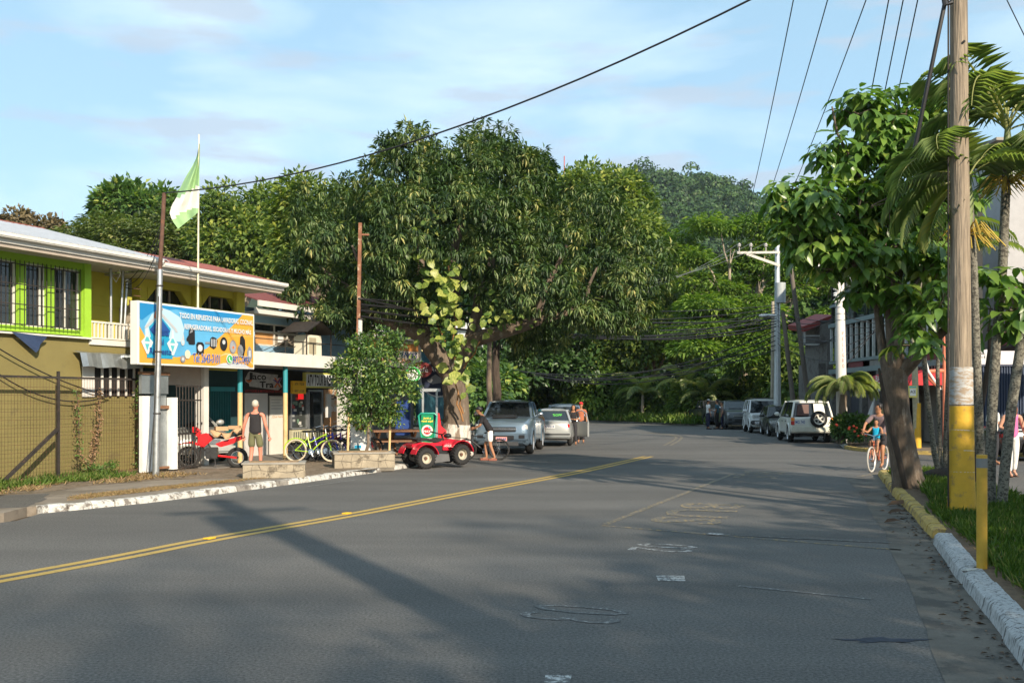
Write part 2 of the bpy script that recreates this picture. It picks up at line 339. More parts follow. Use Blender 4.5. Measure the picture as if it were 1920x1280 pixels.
# ================================================================== ground, road, kerbs
GRAVEL = mat('dirt_ground', (0.16, 0.12, 0.08), 0.95, var=0.3, vs=2, bump=0.5, bs=25, c2=(0.10, 0.105, 0.04), patch=0.52, ps=0.5)
def asphalt(name, c, edge):
    m = mat(name, c, 0.82, var=0.10, vs=0.35, bump=0.55, bs=160, spec=0.35)
    t = m.node_tree; b = t.nodes['Principled BSDF']; src = b.inputs['Base Color'].links[0].from_socket
    tcn = [n for n in t.nodes if n.type == 'TEX_COORD'][0]
    v = t.nodes.new('ShaderNodeTexNoise'); v.inputs['Scale'].default_value = 42; v.inputs['Detail'].default_value = 4; v.inputs['Roughness'].default_value = 0.8
    t.links.new(tcn.outputs['Object'], v.inputs['Vector'])
    mr = t.nodes.new('ShaderNodeMapRange'); mr.inputs[1].default_value = 0.32; mr.inputs[2].default_value = 0.70; mr.inputs[3].default_value = 0.35; mr.inputs[4].default_value = 1.75
    t.links.new(v.outputs[0], mr.inputs[0])
    k = t.nodes.new('ShaderNodeMixRGB'); k.blend_type = 'MULTIPLY'; k.inputs[0].default_value = 1
    t.links.new(src, k.inputs[1]); t.links.new(mr.outputs[0], k.inputs[2])
    # pale stones and old tar seams
    w = t.nodes.new('ShaderNodeTexVoronoi'); w.inputs['Scale'].default_value = 26
    t.links.new(tcn.outputs['Object'], w.inputs['Vector'])
    rr = t.nodes.new('ShaderNodeMapRange'); rr.inputs[1].default_value = 0.10; rr.inputs[2].default_value = 0.04; t.links.new(w.outputs['Distance'], rr.inputs[0])
    w2 = t.nodes.new('ShaderNodeTexNoise'); w2.inputs['Scale'].default_value = 7; t.links.new(tcn.outputs['Object'], w2.inputs['Vector'])
    r2 = t.nodes.new('ShaderNodeMapRange'); r2.inputs[1].default_value = 0.55; r2.inputs[2].default_value = 0.65; r2.inputs[4].default_value = 0.5; t.links.new(w2.outputs[0], r2.inputs[0])
    mm = t.nodes.new('ShaderNodeMath'); mm.operation = 'MULTIPLY'; t.links.new(rr.outputs[0], mm.inputs[0]); t.links.new(r2.outputs[0], mm.inputs[1])
    k2 = t.nodes.new('ShaderNodeMixRGB'); k2.inputs[2].default_value = tuple(edge) + (1,); t.links.new(mm.outputs[0], k2.inputs[0]); t.links.new(k.outputs[0], k2.inputs[1])
    # long worn streaks along the lane
    mp_ = t.nodes.new('ShaderNodeMapping'); mp_.inputs['Rotation'].default_value = (0, 0, R(-66)); mp_.inputs['Scale'].default_value = (0.05, 0.55, 1)
    t.links.new(tcn.outputs['Object'], mp_.inputs[0]); ns = t.nodes.new('ShaderNodeTexNoise'); ns.inputs['Scale'].default_value = 1.6; ns.inputs['Detail'].default_value = 4
    t.links.new(mp_.outputs[0], ns.inputs['Vector']); ms = t.nodes.new('ShaderNodeMapRange'); ms.inputs[1].default_value = 0.3; ms.inputs[2].default_value = 0.7; ms.inputs[3].default_value = 0.84; ms.inputs[4].default_value = 1.16
    t.links.new(ns.outputs[0], ms.inputs[0]); k3 = t.nodes.new('ShaderNodeMixRGB'); k3.blend_type = 'MULTIPLY'; k3.inputs[0].default_value = 1
    t.links.new(k2.outputs[0], k3.inputs[1]); t.links.new(ms.outputs[0], k3.inputs[2]); t.links.new(k3.outputs[0], b.inputs['Base Color'])
    return m
ASPH = asphalt('asphalt', (0.112, 0.108, 0.101), (0.24, 0.23, 0.21))
ASPH2 = asphalt('old_asphalt', (0.105, 0.098, 0.088), (0.3, 0.28, 0.25))
flat('ground', [(-1500, -60), (1500, -60), (1500, 1500), (-1500, 1500)], -0.06, GRAVEL)
LE = [(-21, -14), (-11.3, 5.5), (-9.3, 10.0), (-7.2, 14.5), (-7.3, 15.4), (-6.15, 17.1), (-4.95, 19.8), (-2.95, 25), (-1.75, 29), (-1.5, 32), (-0.8, 38), (-0.2, 45), (-1.0, 51), (-4, 56), (-10, 60), (-34, 66)]
RE = [(-34, 93), (-3, 88.5), (3, 85), (7.3, 80.5), (10.6, 74), (13.2, 66.5), (14.8, 61), (15.2, 56), (14.5, 48), (13.3, 40), (12.1, 35), (12.5, 33), (14.2, 31.6), (17.5, 30.8), (60, 28)]
flat('road', LE + RE + [(60, -14)], 0.0, ASPH)
flat('side_street', [(9.7, 23.4), (9.6, 25.5), (11.3, 29.6), (12.6, 32.6), (14.2, 31.5), (17.5, 30.7), (60, 27.9), (60, -13), (6.3, -13), (5.3, 5), (7.0, 11), (8.1, 15.6), (9.6, 22)], 0.004, ASPH2)
# markings
def worn(name, c, patch, ps=9):
    m = mat(name, c, 0.7, var=0.12, vs=20)
    t = m.node_tree; b = t.nodes['Principled BSDF']; tcn = [n for n in t.nodes if n.type == 'TEX_COORD'][0]
    n = t.nodes.new('ShaderNodeTexNoise'); n.inputs['Scale'].default_value = ps; n.inputs['Detail'].default_value = 9; n.inputs['Roughness'].default_value = 0.75
    t.links.new(tcn.outputs['Object'], n.inputs['Vector'])
    mr = t.nodes.new('ShaderNodeMapRange'); mr.inputs[1].default_value = patch; mr.inputs[2].default_value = patch + 0.10
    t.links.new(n.outputs[0], mr.inputs[0])
    mx_ = t.nodes.new('ShaderNodeMixRGB'); mx_.inputs[1].default_value = (0.10, 0.099, 0.096, 1)
    src = b.inputs['Base Color'].links[0].from_socket; t.links.new(src, mx_.inputs[2]); t.links.new(mr.outputs[0], mx_.inputs[0]); t.links.new(mx_.outputs[0], b.inputs['Base Color'])
    return m
YEL = worn('yellow_road_paint', (0.42, 0.285, 0.075), 0.33); YELW = worn('worn_yellow_paint', (0.36, 0.25, 0.09), 0.50, 14); WHI = worn('worn_white_paint', (0.5, 0.5, 0.48), 0.46, 16); WHIW = worn('faint_white_paint', (0.36, 0.36, 0.34), 0.52, 18)
def catm(pts, n=8):
    out = []; P_ = [pts[0]] + list(pts) + [pts[-1]]
    for i in range(1, len(P_)-2):
        a, b, c, d = [np.array(p, float) for p in P_[i-1:i+3]]
        for k in range(n):
            t = k/n; out.append(0.5*((2*b)+(-a+c)*t+(2*a-5*b+4*c-d)*t*t+(-a+3*b-3*c+d)*t**3))
    out.append(np.array(pts[-1], float)); return out
def ribbon(name, pts, w, z, m, off=0.0, kind='structure', taper=None):
    mb = MB(); vs = []; fs = []
    for i, p in enumerate(pts):
        a = pts[min(i+1, len(pts)-1)] - pts[max(i-1, 0)]; a = a/np.linalg.norm(a[:2]); nn = np.array((a[1], -a[0]))
        ww = w if taper is None else w*taper(i/(len(pts)-1))
        c = p[:2] + nn*off; vs += [(c[0]-nn[0]*ww/2, c[1]-nn[1]*ww/2, z), (c[0]+nn[0]*ww/2, c[1]+nn[1]*ww/2, z)]
    for i in range(len(pts)-1): fs.append((2*i, 2*i+1, 2*i+3, 2*i+2))
    mb.add(vs, fs); o = mb.build(name, m); o['kind'] = kind; return o
CL = catm([(-13.5, -8), (-9.2, 1.5), (-5.0, 9.75), (-3.75, 12.6), (-2.45, 15.2), (-0.9, 18.7), (1.6, 24.2), (4.25, 31)], 6)
ribbon('road_marking', CL, 0.13, 0.004, YEL, -0.115); ribbon('road_marking', CL, 0.13, 0.004, YEL, 0.115)
CL2 = catm([(6.0, 38.5), (7.3, 44), (8.0, 48), (7.9, 51), (7.2, 54)], 5)
ribbon('road_marking', CL2, 0.13, 0.004, YELW, -0.12); ribbon('road_marking', CL2, 0.13, 0.004, YELW, 0.12)
def gl(name, a, b, w, m, z=0.004): ribbon(name, [np.array(G(*a)[:2]), np.array((Vector(G(*a))*0.5+Vector(G(*b))*0.5)[:2]), np.array(G(*b)[:2])], w, z, m)
gl('road_marking', (1130, 985), (1690, 1031), 0.09, YELW); gl('road_marking', (1135, 983), (1375, 888), 0.10, YELW, 0.0045)
gl('road_marking', (1325, 1001), (1672, 1018), 0.05, WHIW, 0.0085); gl('road_marking', (1328, 1001), (1352, 1003), 0.16, WHI, 0.0125)
gl('road_marking', (1385, 1098), (1632, 1123), 0.06, WHIW); gl('road_marking', (1610, 893), (1690, 880), 0.16, YELW)
gl('road_marking', (575, 912), (668, 899), 0.10, WHIW)
# stretched bus stop lettering, strokes lying across the lane
def floor_text(body, c, along, w, h, m, grow=0.0):
    a = Vector((along[0], along[1], 0)).normalized(); cu = bpy.data.curves.new('t', 'FONT'); cu.body = body; cu.offset = grow; cu.resolution_u = 2
    t = bpy.data.objects.new('tmp', cu); COL.objects.link(t); dg = bpy.context.evaluated_depsgraph_get(); dg.update()
    me = bpy.data.meshes.new_from_object(t.evaluated_get(dg)); bpy.data.objects.remove(t)
    co = np.array([v.co[:] for v in me.vertices]); mn, mxx = co.min(0), co.max(0); up = Vector((-a.y, a.x, 0))
    for v in me.vertices:
        x = (v.co.x-mn[0])/(mxx[0]-mn[0])*w-w/2; y = (v.co.y-mn[1])/(mxx[1]-mn[1])*h-h/2
        v.co = Vector(c)+a*x+up*y
    me.materials.clear(); me.materials.append(m); o = bpy.data.objects.new('road_marking', me); COL.objects.link(o); o['kind'] = 'structure'; return o
g1 = G(1312, 961); floor_text('BUS', (g1.x, g1.y, 0.0045), (-0.36, -0.93), 2.9, 1.05, YELW, 0.02)
g1 = G(1425, 890); floor_text('BUS', (g1.x, g1.y, 0.0045), (-0.36, -0.93), 2.3, 1.0, YELW)
g1 = G(1245, 1027); floor_text('02', (g1.x, g1.y, 0.0045), (-0.36, -0.93), 0.62, 0.75, WHI, -0.01)
g1 = G(1078, 1150); floor_text('03', (g1.x, g1.y, 0.0045), (-0.36, -0.93), 0.6, 0.85, WHIW, -0.01)
for i, (px, py) in enumerate(((1257, 1084), (1045, 1273))):
    c = G(px, py); k9 = 1.0-.4*i; fq = [(c.x-.14*k9, c.y-.13*k9), (c.x+.12*k9, c.y-.16*k9), (c.x+.16*k9, c.y+.14*k9), (c.x-.12*k9, c.y+.15*k9)]; flat('road_marking', fq, 0.0045, WHI)
# road studs on the double line
for (px, py) in ((393, 1010), (650, 963)):
    c = G(px, py); mb = MB(); mb.cbox((c.x, c.y, 0.013), 0.14, 0.10, 0.018, R(66)); solo(mb, 'road_stud', 'small yellow reflective stud on the double yellow line, ' + ('the nearer of the two' if px < 500 else 'the farther of the two'), 'road stud', mat('stud_yellow', (0.75, 0.45, 0.03), 0.4), (c.x, c.y, 0), bevel=0.006)
c = G(1655, 1200); mb = MB()
pts = [(c.x+math.cos(t)*0.30*(1+.3*math.sin(3*t))+0.05*math.sin(9*t), c.y+math.sin(t)*0.07*(1+.4*math.sin(5*t))) for t in np.linspace(0, 2*math.pi, 28)[:-1]]
flat('oil_stain', pts, 0.004, mat('blue_stain', (0.025, 0.032, 0.05), 0.7, var=0.5, vs=12))
# crosswalk stripes over the side street
for i in range(7):
    a = Vector((11.0, 24.6+0.55*i*0.9, 0)); flat('road_marking', [(a.x+i*.12, a.y), (a.x+2.2+i*.12, a.y-.35), (a.x+2.2+i*.12, a.y-.18), (a.x+i*.12, a.y+.17)], 0.008, WHIW)
# ---- left pavement
PAVE = mat('worn_pavement', (0.22, 0.185, 0.145), 0.92, var=0.22, vs=1.5, bump=0.5, bs=70, c2=(0.145, 0.12, 0.09), patch=0.52, ps=0.8)
DRY = mat('dry_earth', (0.30, 0.205, 0.115), 0.95, var=0.3, vs=9, bump=0.6, bs=50, c2=(0.2, 0.13, 0.07), patch=0.5, ps=3)
pv = [(-60, 30), (-40, -14), (-22, -14), (-11.5, 5.6), (-9.5, 10.1), (-7.45, 14.6), (-7.5, 15.4)] + [(x-.16, y+.05) for x, y in LE[5:14]] + [(-5, 58), (-20, 66), (-60, 66)]
mb = MB(); mb.slab(pv, -0.05, 0.10); o = mb.build('pavement', PAVE); o['kind'] = 'structure'
def gp(px, py): v = G(px, py, 0.1); return (v.x, v.y)
def ragged(pts, amp=0.05, n=5, seed=1):
    rg = random.Random(seed); out = []
    for i in range(len(pts)):
        a, b = Vector((*pts[i], 0)), Vector((*pts[(i+1) % len(pts)], 0))
        for k in range(n): p = a.lerp(b, k/n); out.append((p.x+rg.uniform(-amp, amp), p.y+rg.uniform(-amp, amp)))
    return out
flat('dry_verge', ragged([gp(150, 930), gp(300, 914), gp(440, 900), gp(530, 893), gp(490, 897), gp(390, 908), gp(270, 922), gp(130, 938)], 0.10), 0.104, DRY)
flat('dirt_strip', ragged([gp(-60, 935), gp(60, 925), gp(180, 909), gp(300, 900), gp(560, 893), gp(700, 880), gp(740, 860), gp(400, 868), gp(250, 890), gp(-60, 905)], 0.08, seed=3), 0.104, mat('gravel_dirt', (0.19, 0.145, 0.10), 0.95, var=0.35, vs=14, bump=0.7, bs=60, c2=(0.12, 0.09, 0.055), patch=0.5, ps=4))
flat('driveway', ragged([gp(-60, 930), gp(95, 925), gp(85, 938), gp(50, 950), gp(-60, 955)], 0.06, seed=8), 0.104, ASPH2)
# kerb stones
def kerb(path, w, z, mats, step=0.62, seed=1, gap=0.012, batter=0.05, skip=(), bev=0.004):
    pts = catm(path, 12); seg = [0]
    for i in range(1, len(pts)): seg.append(seg[-1]+float(np.linalg.norm(pts[i]-pts[i-1])))
    T = seg[-1]; k = int(T/step); rg = random.Random(seed)
    root = bpy.data.objects.new('kerb', None); COL.objects.link(root); root['kind'] = 'structure'; OFF[root.name] = Vector()
    def at(d):
        j = min(max(np.searchsorted(seg, d)-1, 0), len(pts)-2); t = (d-seg[j])/(seg[j+1]-seg[j]+1e-9); p = pts[j]*(1-t)+pts[j+1]*t
        a = pts[j+1]-pts[j]; a = a/np.linalg.norm(a); return p, a
    for i in range(k):
        if i in skip: continue
        m = mats(i/k) if callable(mats) else mats
        L_ = 4; V = []; fs = []; dz = rg.uniform(-.008, .005); dl = rg.uniform(-.012, .012)
        for j in range(L_+1):
            d = i*step+gap+(step-2*gap)*j/L_; p, a = at(d); nn = np.array((-a[1], a[0])); e = rg.uniform(-.004, .004)
            prof = [(0.0, -0.05), (-batter*0.6, z*0.75), (-batter-0.02, z+dz), (-w, z+dz), (-w, -0.05)]
            for (o_, zz) in prof: V.append((p[0]+nn[0]*(-o_+dl+e*(zz > 0)), p[1]+nn[1]*(-o_+dl+e), zz+(e if zz > 0 else 0)))
        for j in range(L_):
            for q in range(4): fs.append((j*5+q, j*5+q+1, (j+1)*5+q+1, (j+1)*5+q))
        fs += [(0, 1, 2, 3, 4), tuple(L_*5+q for q in (4, 3, 2, 1, 0))]
        mb = MB(); mb.add(V, fs); mb.build('kerb_stone', m, root, smooth=False, bevel=bev)
    return root
KW = mat('whitewashed_kerb', (0.50, 0.49, 0.45), 0.9, var=0.25, vs=12, bump=0.5, bs=60, c2=(0.17, 0.15, 0.13), patch=0.51, ps=7)
KW2 = mat('brushed_white_kerb', (0.52, 0.53, 0.53), 0.85, var=0.22, vs=9, bump=0.8, bs=40, c2=(0.12, 0.115, 0.11), patch=0.52, ps=6, stretch=(5, 5, 0.8))
KY = mat('yellow_kerb', (0.46, 0.33, 0.10), 0.9, var=0.2, vs=7, bump=0.5, bs=50, c2=(0.20, 0.155, 0.09), patch=0.53, ps=6)
KG = mat('grey_kerb', (0.24, 0.22, 0.19), 0.9, var=0.2, vs=7, bump=0.5, bs=50, c2=(0.13, 0.115, 0.1), patch=0.5, ps=4)
rgk = random.Random(4)
kerb([(-7.25, 15.4), (-6.15, 17.1), (-4.95, 19.8), (-2.95, 25), (-2.3, 27)], 0.22, 0.11, lambda t: KG if (0.30 < t < 0.36 or 0.42 < t < 0.45) else KW, 0.42, 2)
kerb([(-11.3, 5.5), (-9.3, 10.0), (-7.2, 14.5)], 0.22, 0.11, KW, 0.5, 5)
kerb([(-1.75, 29), (-1.5, 32), (-0.8, 38), (-0.2, 45), (-1.0, 51), (-4, 56), (-10, 60)], 0.2, 0.11, KG, 0.9, 7)
# right kerb: the island side. path runs far -> near so that the stones lie to its left
kerb([(9.1, 23.1), (8.6, 23.3), (8.3, 22.5), (6.9, 18.0), (6.2, 15.6), (5.30, 12.6)], 0.2, 0.13, KY, 0.62, 9)
kerb([(5.12, 12.15), (4.72, 10.9), (4.05, 8.8), (3.3, 6.4), (2.5, 4.0), (0.9, -1.2)], 0.22, 0.14, KW2, 0.85, 11, gap=.004)
kerb([(60, 28), (17.5, 30.8), (14.2, 31.6), (12.5, 33), (12.1, 35), (12.5, 37), (13.3, 40)], 0.2, 0.12, lambda t: KW if t > 0.93 else KY, 0.8, 13)
kerb([(13.3, 40), (14.5, 48), (15.2, 56), (14.8, 61), (13.2, 66.5), (10.6, 74), (7.3, 80.5), (3, 85), (-3, 88.5)], 0.2, 0.10, KG, 1.2, 15)
# gutter
GUT = mat('gutter_concrete', (0.135, 0.12, 0.10), 0.92, var=0.25, vs=2.2, bump=0.5, bs=60, c2=(0.075, 0.07, 0.062), patch=0.5, ps=1.6)
flat('gutter', ragged([(7.55, 22.6), (8.35, 22.5), (6.95, 18), (6.25, 15.6), (5.35, 12.6), (4.8, 10.9), (4.1, 8.8), (3.35, 6.4), (1.0, -1.2), (0.45, -1.2), (2.75, 6.4), (3.55, 8.8), (4.42, 11.6), (4.95, 13.2), (5.6, 15.6), (6.35, 18)], 0.025, 4, 6), 0.004, GUT)
# island of grass and far verge
SOIL = mat('soil', (0.13, 0.088, 0.055), 0.95, var=0.35, vs=10, bump=0.6, bs=50, c2=(0.20, 0.14, 0.09), patch=0.55, ps=4)
mb = MB(); mb.slab([(9.0, 23.0), (8.48, 22.7), (7.1, 18.0), (6.4, 15.6), (5.5, 12.6), (5.3, 12.2), (4.9, 10.9), (4.25, 8.8), (3.5, 6.4), (1.1, -1.2), (4.6, -1.2), (5.3, 5), (7.0, 11), (8.1, 15.6), (9.5, 22)], -0.05, 0.125); o = mb.build('planting_strip', SOIL); o['kind'] = 'structure'
mb = MB(); mb.slab([(13.5, 40), (14.7, 48), (15.4, 56), (15.0, 61), (13.4, 66.5), (10.8, 74), (7.5, 80.5), (3, 85.2), (-3, 88.7), (-34, 93.2), (-34, 140), (60, 140), (60, 28.2), (17.5, 31), (14.3, 31.8), (12.7, 33.1), (12.3, 35), (12.7, 37)], -0.05, 0.105); o = mb.build('far_verge', mat('verge_earth', (0.17, 0.125, 0.08), 0.95, var=0.3, vs=4, bump=0.5, bs=40, c2=(0.11, 0.085, 0.05), patch=0.5, ps=1.5)); o['kind'] = 'structure'
# ---- hills
RID = [(-900, 520), (-200, 455), (60, 436), (150, 430), (260, 424), (420, 418), (700, 385), (950, 345), (1120, 322), (1200, 322), (1260, 332), (1330, 330), (1385, 345), (1420, 360), (1500, 366), (1620, 388), (1900, 420), (2600, 480)]
YR = 560.0
def ridge(px): return H - (np.interp(px, [a for a, b in RID], [b for a, b in RID]) - HY)/F*YR
def hz(X, Y):
    px = X/YR*F + CX; zr = ridge(px) - 9
    t = np.clip((Y-210)/(YR-210), 0, 1.0); b = zr*(t**1.15)
    b = b*(1-0.5*np.clip((Y-YR)/400, 0, 1)); return b + 3.5*np.sin(X*0.035+Y*0.02)*t + 3.0*np.sin(X*0.013-Y*0.045)*t - 1.2
FOREST = mat('hill_ground', (0.022, 0.035, 0.014), 0.95, var=0.4, vs=0.05)
xs = np.linspace(-620, 620, 90); ys = np.linspace(200, 940, 50); vs = []; fs = []
for y in ys:
    for x in xs: vs.append((x, y, float(hz(x, y))))
for j in range(len(ys)-1):
    for i in range(len(xs)-1): a = j*len(xs)+i; fs.append((a, a+1, a+len(xs)+1, a+len(xs)))
mb = MB(); mb.add(vs, fs); o = mb.build('hill', FOREST, smooth=True); o['kind'] = 'structure'
rng = np.random.default_rng(5)
Pc = []; 
def hpick(n, x0, x1, y0, y1):
    X = rng.uniform(x0, x1, n); Y = rng.uniform(y0, y1, n); return np.stack([X, Y, hz(X, Y)], 1)
cen = np.concatenate([hpick(1500, 20, 210, 330, 575), hpick(420, -320, -160, 330, 575), hpick(350, 210, 400, 380, 575), hpick(300, -160, 20, 450, 575)])
rad = rng.uniform(3.2, 7.0, len(cen)); em = rng.random(len(cen)) < 0.05; cen[:, 2] += rad*0.55 + em*rng.uniform(3, 7, len(cen))
per = 84; u = unit(len(cen)*per, rng); u[:, 2] = np.abs(u[:, 2])*1.0-0.25*(rng.random(len(u)) < 0.4)
Pp = np.repeat(cen, per, 0)+u*np.repeat(rad, per)[:, None]*np.array([1, 1, 0.8])*(0.86+0.2*rng.random((len(u), 1))); Nn = u+unit(len(u), rng)*0.5; Dd = np.cross(Nn, unit(len(u), rng))
HL = leafmat('hill_foliage', [(0, (0.014, 0.036, 0.009)), (0.5, (0.032, 0.074, 0.016)), (0.85, (0.06, 0.11, 0.025)), (1, (0.10, 0.10, 0.06))], 0.1)
tn = np.clip(np.repeat(rng.normal(0.45, 0.2, len(cen)), per)+rng.normal(size=len(u))*0.08, 0, 0.95)
o = leaves('hill_forest', Pp-Dd*0.8, Dd, Nn, rng.uniform(1.2, 2.3, len(u)), rng.uniform(.9, 1.6, len(u)), HL, tn); o['kind'] = 'stuff'
# ================================================================== trees and plants
BARK = mat('grey_bark', (0.15, 0.115, 0.085), 0.95, var=0.35, vs=7, bump=0.9, bs=22, stretch=(1, 1, 0.3), c2=(0.24, 0.21, 0.17), patch=0.58, ps=5)
BARKD = mat('dark_bark', (0.06, 0.045, 0.035), 0.95, var=0.35, vs=7, bump=0.8, bs=22, stretch=(1, 1, 0.3))
BARKP = mat('pale_bark', (0.30, 0.25, 0.19), 0.9, var=0.3, vs=5, bump=0.6, bs=20, stretch=(1, 1, 0.3), c2=(0.16, 0.13, 0.10), patch=0.52, ps=3)
MANGO = leafmat('mango_leaf', [(0, (0.023, 0.049, 0.017)), (0.40, (0.068, 0.121, 0.037)), (0.68, (0.170, 0.227, 0.078)), (0.88, (0.308, 0.324, 0.121)), (1, (0.437, 0.390, 0.140))], 0.22, 0.45, 0.4)  # bright end lifted, standing in for sunlit highlights on the dome
BROAD = leafmat('broad_leaf', [(0, (0.027, 0.051, 0.014)), (0.5, (0.078, 0.133, 0.030)), (0.85, (0.173, 0.232, 0.046)), (1, (0.311, 0.337, 0.066))], 0.3, 0.5)
RAIN = leafmat('rain_tree_leaf', [(0, (0.028, 0.059, 0.013)), (0.5, (0.093, 0.167, 0.031)), (0.85, (0.185, 0.278, 0.047)), (1, (0.269, 0.342, 0.060))], 0.35, 0.55)
OLIVE = leafmat('olive_leaf', [(0, (0.033, 0.049, 0.018)), (0.5, (0.100, 0.136, 0.040)), (0.85, (0.203, 0.234, 0.070)), (1, (0.343, 0.328, 0.140))], 0.25, 0.55)
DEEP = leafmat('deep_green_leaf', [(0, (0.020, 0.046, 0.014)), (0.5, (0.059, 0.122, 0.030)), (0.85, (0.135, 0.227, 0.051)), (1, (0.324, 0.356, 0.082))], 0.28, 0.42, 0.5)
def tree(name, label, base, lobes, n, per, cr, ll, lw, m, style='random', trunk=None, tr=0.25, bark=None, seed=1, cat='tree', group=None, limbs=7, **k):
    t = thing(name, label, cat, base, frame='W', group=group); bark = bark or BARK; rg = random.Random(seed)
    mb = MB(); b = Vector(base)
    hub = Vector(trunk) if trunk is not None else b + Vector((0, 0, max(1.0, (lobes[0][0][2]-b.z)*0.55)))
    pts = branch(mb, b - Vector((0, 0, .15)), hub, tr*1.25, tr*0.8, 0.05, 5, 10, seed)
    for i in range(min(limbs, len(lobes)*3)):
        c, r = lobes[i % len(lobes)]; q = Vector(c) + Vector((rg.uniform(-.55, .55)*r[0], rg.uniform(-.55, .55)*r[1], rg.uniform(-.2, .55)*r[2]))
        bp = branch(mb, hub, q, tr*0.55, tr*0.10, 0.16, 5, 6, seed*31+i)
        for s in range(2): branch(mb, bp[3], bp[3] + (q-hub)*0.15 + Vector((rg.uniform(-1, 1), rg.uniform(-1, 1), rg.uniform(-.2, .3)))*min(r[0], 2.5)*0.35, tr*0.22, tr*0.05, 0.2, 3, 5, seed*7+i*3+s)
    mb.build('trunk', bark, t, smooth=True)
    foliage('crown', lobes, n, per, cr, ll, lw, m, t, style, seed, **k)
    return t
# the mango by the road -------------------------------------------------
YM = 31.5
ml = [lobe(800, 344, 118, 92, YM), lobe(925, 369, 105, 88, YM), lobe(738, 349, 72, 82, YM-.3), lobe(640, 432, 112, 100, YM-.2), lobe(600, 530, 88, 92, YM-.4),
      lobe(640, 590, 84, 42, YM-1.0), lobe(1085, 437, 108, 98, YM), lobe(1165, 515, 90, 90, YM-.3), lobe(1085, 575, 115, 66, YM-.4), lobe(830, 412, 180, 80, YM-2.6, 1.6),
      lobe(985, 500, 120, 80, YM-2.6, 1.6), lobe(725, 505, 95, 70, YM-2.2, 1.5), lobe(1170, 585, 66, 44, YM-.5), lobe(975, 339, 55, 55, YM-.5), lobe(865, 329, 75, 75, YM-.4), lobe(1010, 640, 90, 38, YM+1.5), lobe(1010, 560, 90, 60, YM-1.8, 1.4),
      lobe(830, 452, 230, 160, YM+4, 2.8), lobe(1050, 520, 150, 120, YM+4, 2.5), lobe(760, 575, 60, 35, YM-1.5, 1.0), lobe(905, 324, 130, 70, YM+2.5)]
mb_base = (-1.78, YM, 0.05)
t = thing('mango_tree', 'huge round mango tree with variegated creeper on its trunk and whitewashed base beside the road', 'tree', mb_base, frame='W')
mb = MB(); hub = Wp(848, 705, YM-.2); b0 = Vector(mb_base)
mb.tube([b0-Vector((0.05, 0, .2)), b0+Vector((-.02, 0, .35)), b0+Vector((.03, -.02, 1.0)), b0+Vector((0.02, -.05, 1.7)), Vector(hub)], [.68, .50, .42, .40, .36], 14)
pa = branch(mb, hub, Wp(795, 630, YM-.6), .33, .27, .05, 4, 10, 3); pb = branch(mb, hub, Wp(880, 640, YM-.4), .30, .24, .05, 4, 10, 4)
branch(mb, pa[-1], Wp(700, 590, YM-1.2), .27, .16, .1, 5, 9, 5); branch(mb, pa[-1], Wp(780, 430, YM), .2, .07, .12, 6, 8, 6); branch(mb, Wp(700, 590, YM-1.2), Wp(600, 500, YM-.5), .12, .04, .2, 5, 6, 9)
branch(mb, pb[-1], Wp(1000, 605, YM-1.4), .26, .17, .08, 5, 9, 7); branch(mb, Wp(1000, 605, YM-1.4), Wp(1180, 540, YM-.8), .14, .05, .15, 6, 7, 8); branch(mb, pb[-1], Wp(950, 400, YM), .2, .06, .12, 6, 8, 10)
branch(mb, Wp(1000, 605, YM-1.4), Wp(1062, 460, YM-2.2), .13, .06, .1, 5, 7, 12); branch(mb, Wp(1085, 590, YM-1.6), Wp(1120, 500, YM-2.0), .09, .03, .1, 5, 6, 13)
branch(mb, Wp(690, 560, YM-1.6), Wp(660, 460, YM-2.2), .08, .03, .15, 5, 6, 14); branch(mb, Wp(850, 560, YM-.3), Wp(850, 330, YM), .22, .06, .12, 6, 8, 15)
o = mb.build('trunk', BARK, t, smooth=True)
mb = MB(); mb.tube([b0-Vector((0.05, 0, .2)), b0+Vector((-.02, 0, .35)), b0+Vector((.03, -.02, .95))], [.70, .515, .438], 14)
mb.build('painted_base', mat('lime_wash', (0.56, 0.53, 0.47), 0.9, var=0.2, vs=8, bump=1.0, bs=16, stretch=(1, 1, .25), c2=(0.20, 0.15, 0.11), patch=0.50, ps=6), t, smooth=True)['label'] = 'whitewashed foot of the trunk'
foliage('crown', ml, 6200, 14, 0.25, 0.25, 0.052, MANGO, t, 'rosette', 3, inner=0.16, tbase=0.38, tvar=0.28, low=-0.9)
# creeper
POTH = leafmat('creeper_leaf', [(0, (0.048, 0.104, 0.024)), (0.4, (0.128, 0.200, 0.040)), (0.7, (0.323, 0.357, 0.076)), (1, (0.527, 0.510, 0.170))], 0.3, 0.4)
pm = MATS['creeper_leaf']; nt_ = pm.node_tree
tcn = nt_.nodes.new('ShaderNodeTexCoord'); nn_ = nt_.nodes.new('ShaderNodeTexNoise'); nn_.inputs['Scale'].default_value = 6; nn_.inputs['Detail'].default_value = 3
mpp = nt_.nodes.new('ShaderNodeMapping'); mpp.inputs['Scale'].default_value = (0.5, 3, 1); nt_.links.new(tcn.outputs['Object'], mpp.inputs[0]); nt_.links.new(mpp.outputs[0], nn_.inputs['Vector'])
ad = nt_.nodes.new('ShaderNodeMath'); ad.operation = 'ADD'; sb = nt_.nodes.new('ShaderNodeMath'); sb.operation = 'MULTIPLY_ADD'; sb.inputs[1].default_value = 1.9; sb.inputs[2].default_value = -0.95
at_ = [n for n in nt_.nodes if n.type == 'ATTRIBUTE'][0]; rr_ = [n for n in nt_.nodes if n.type == 'VALTORGB'][0]
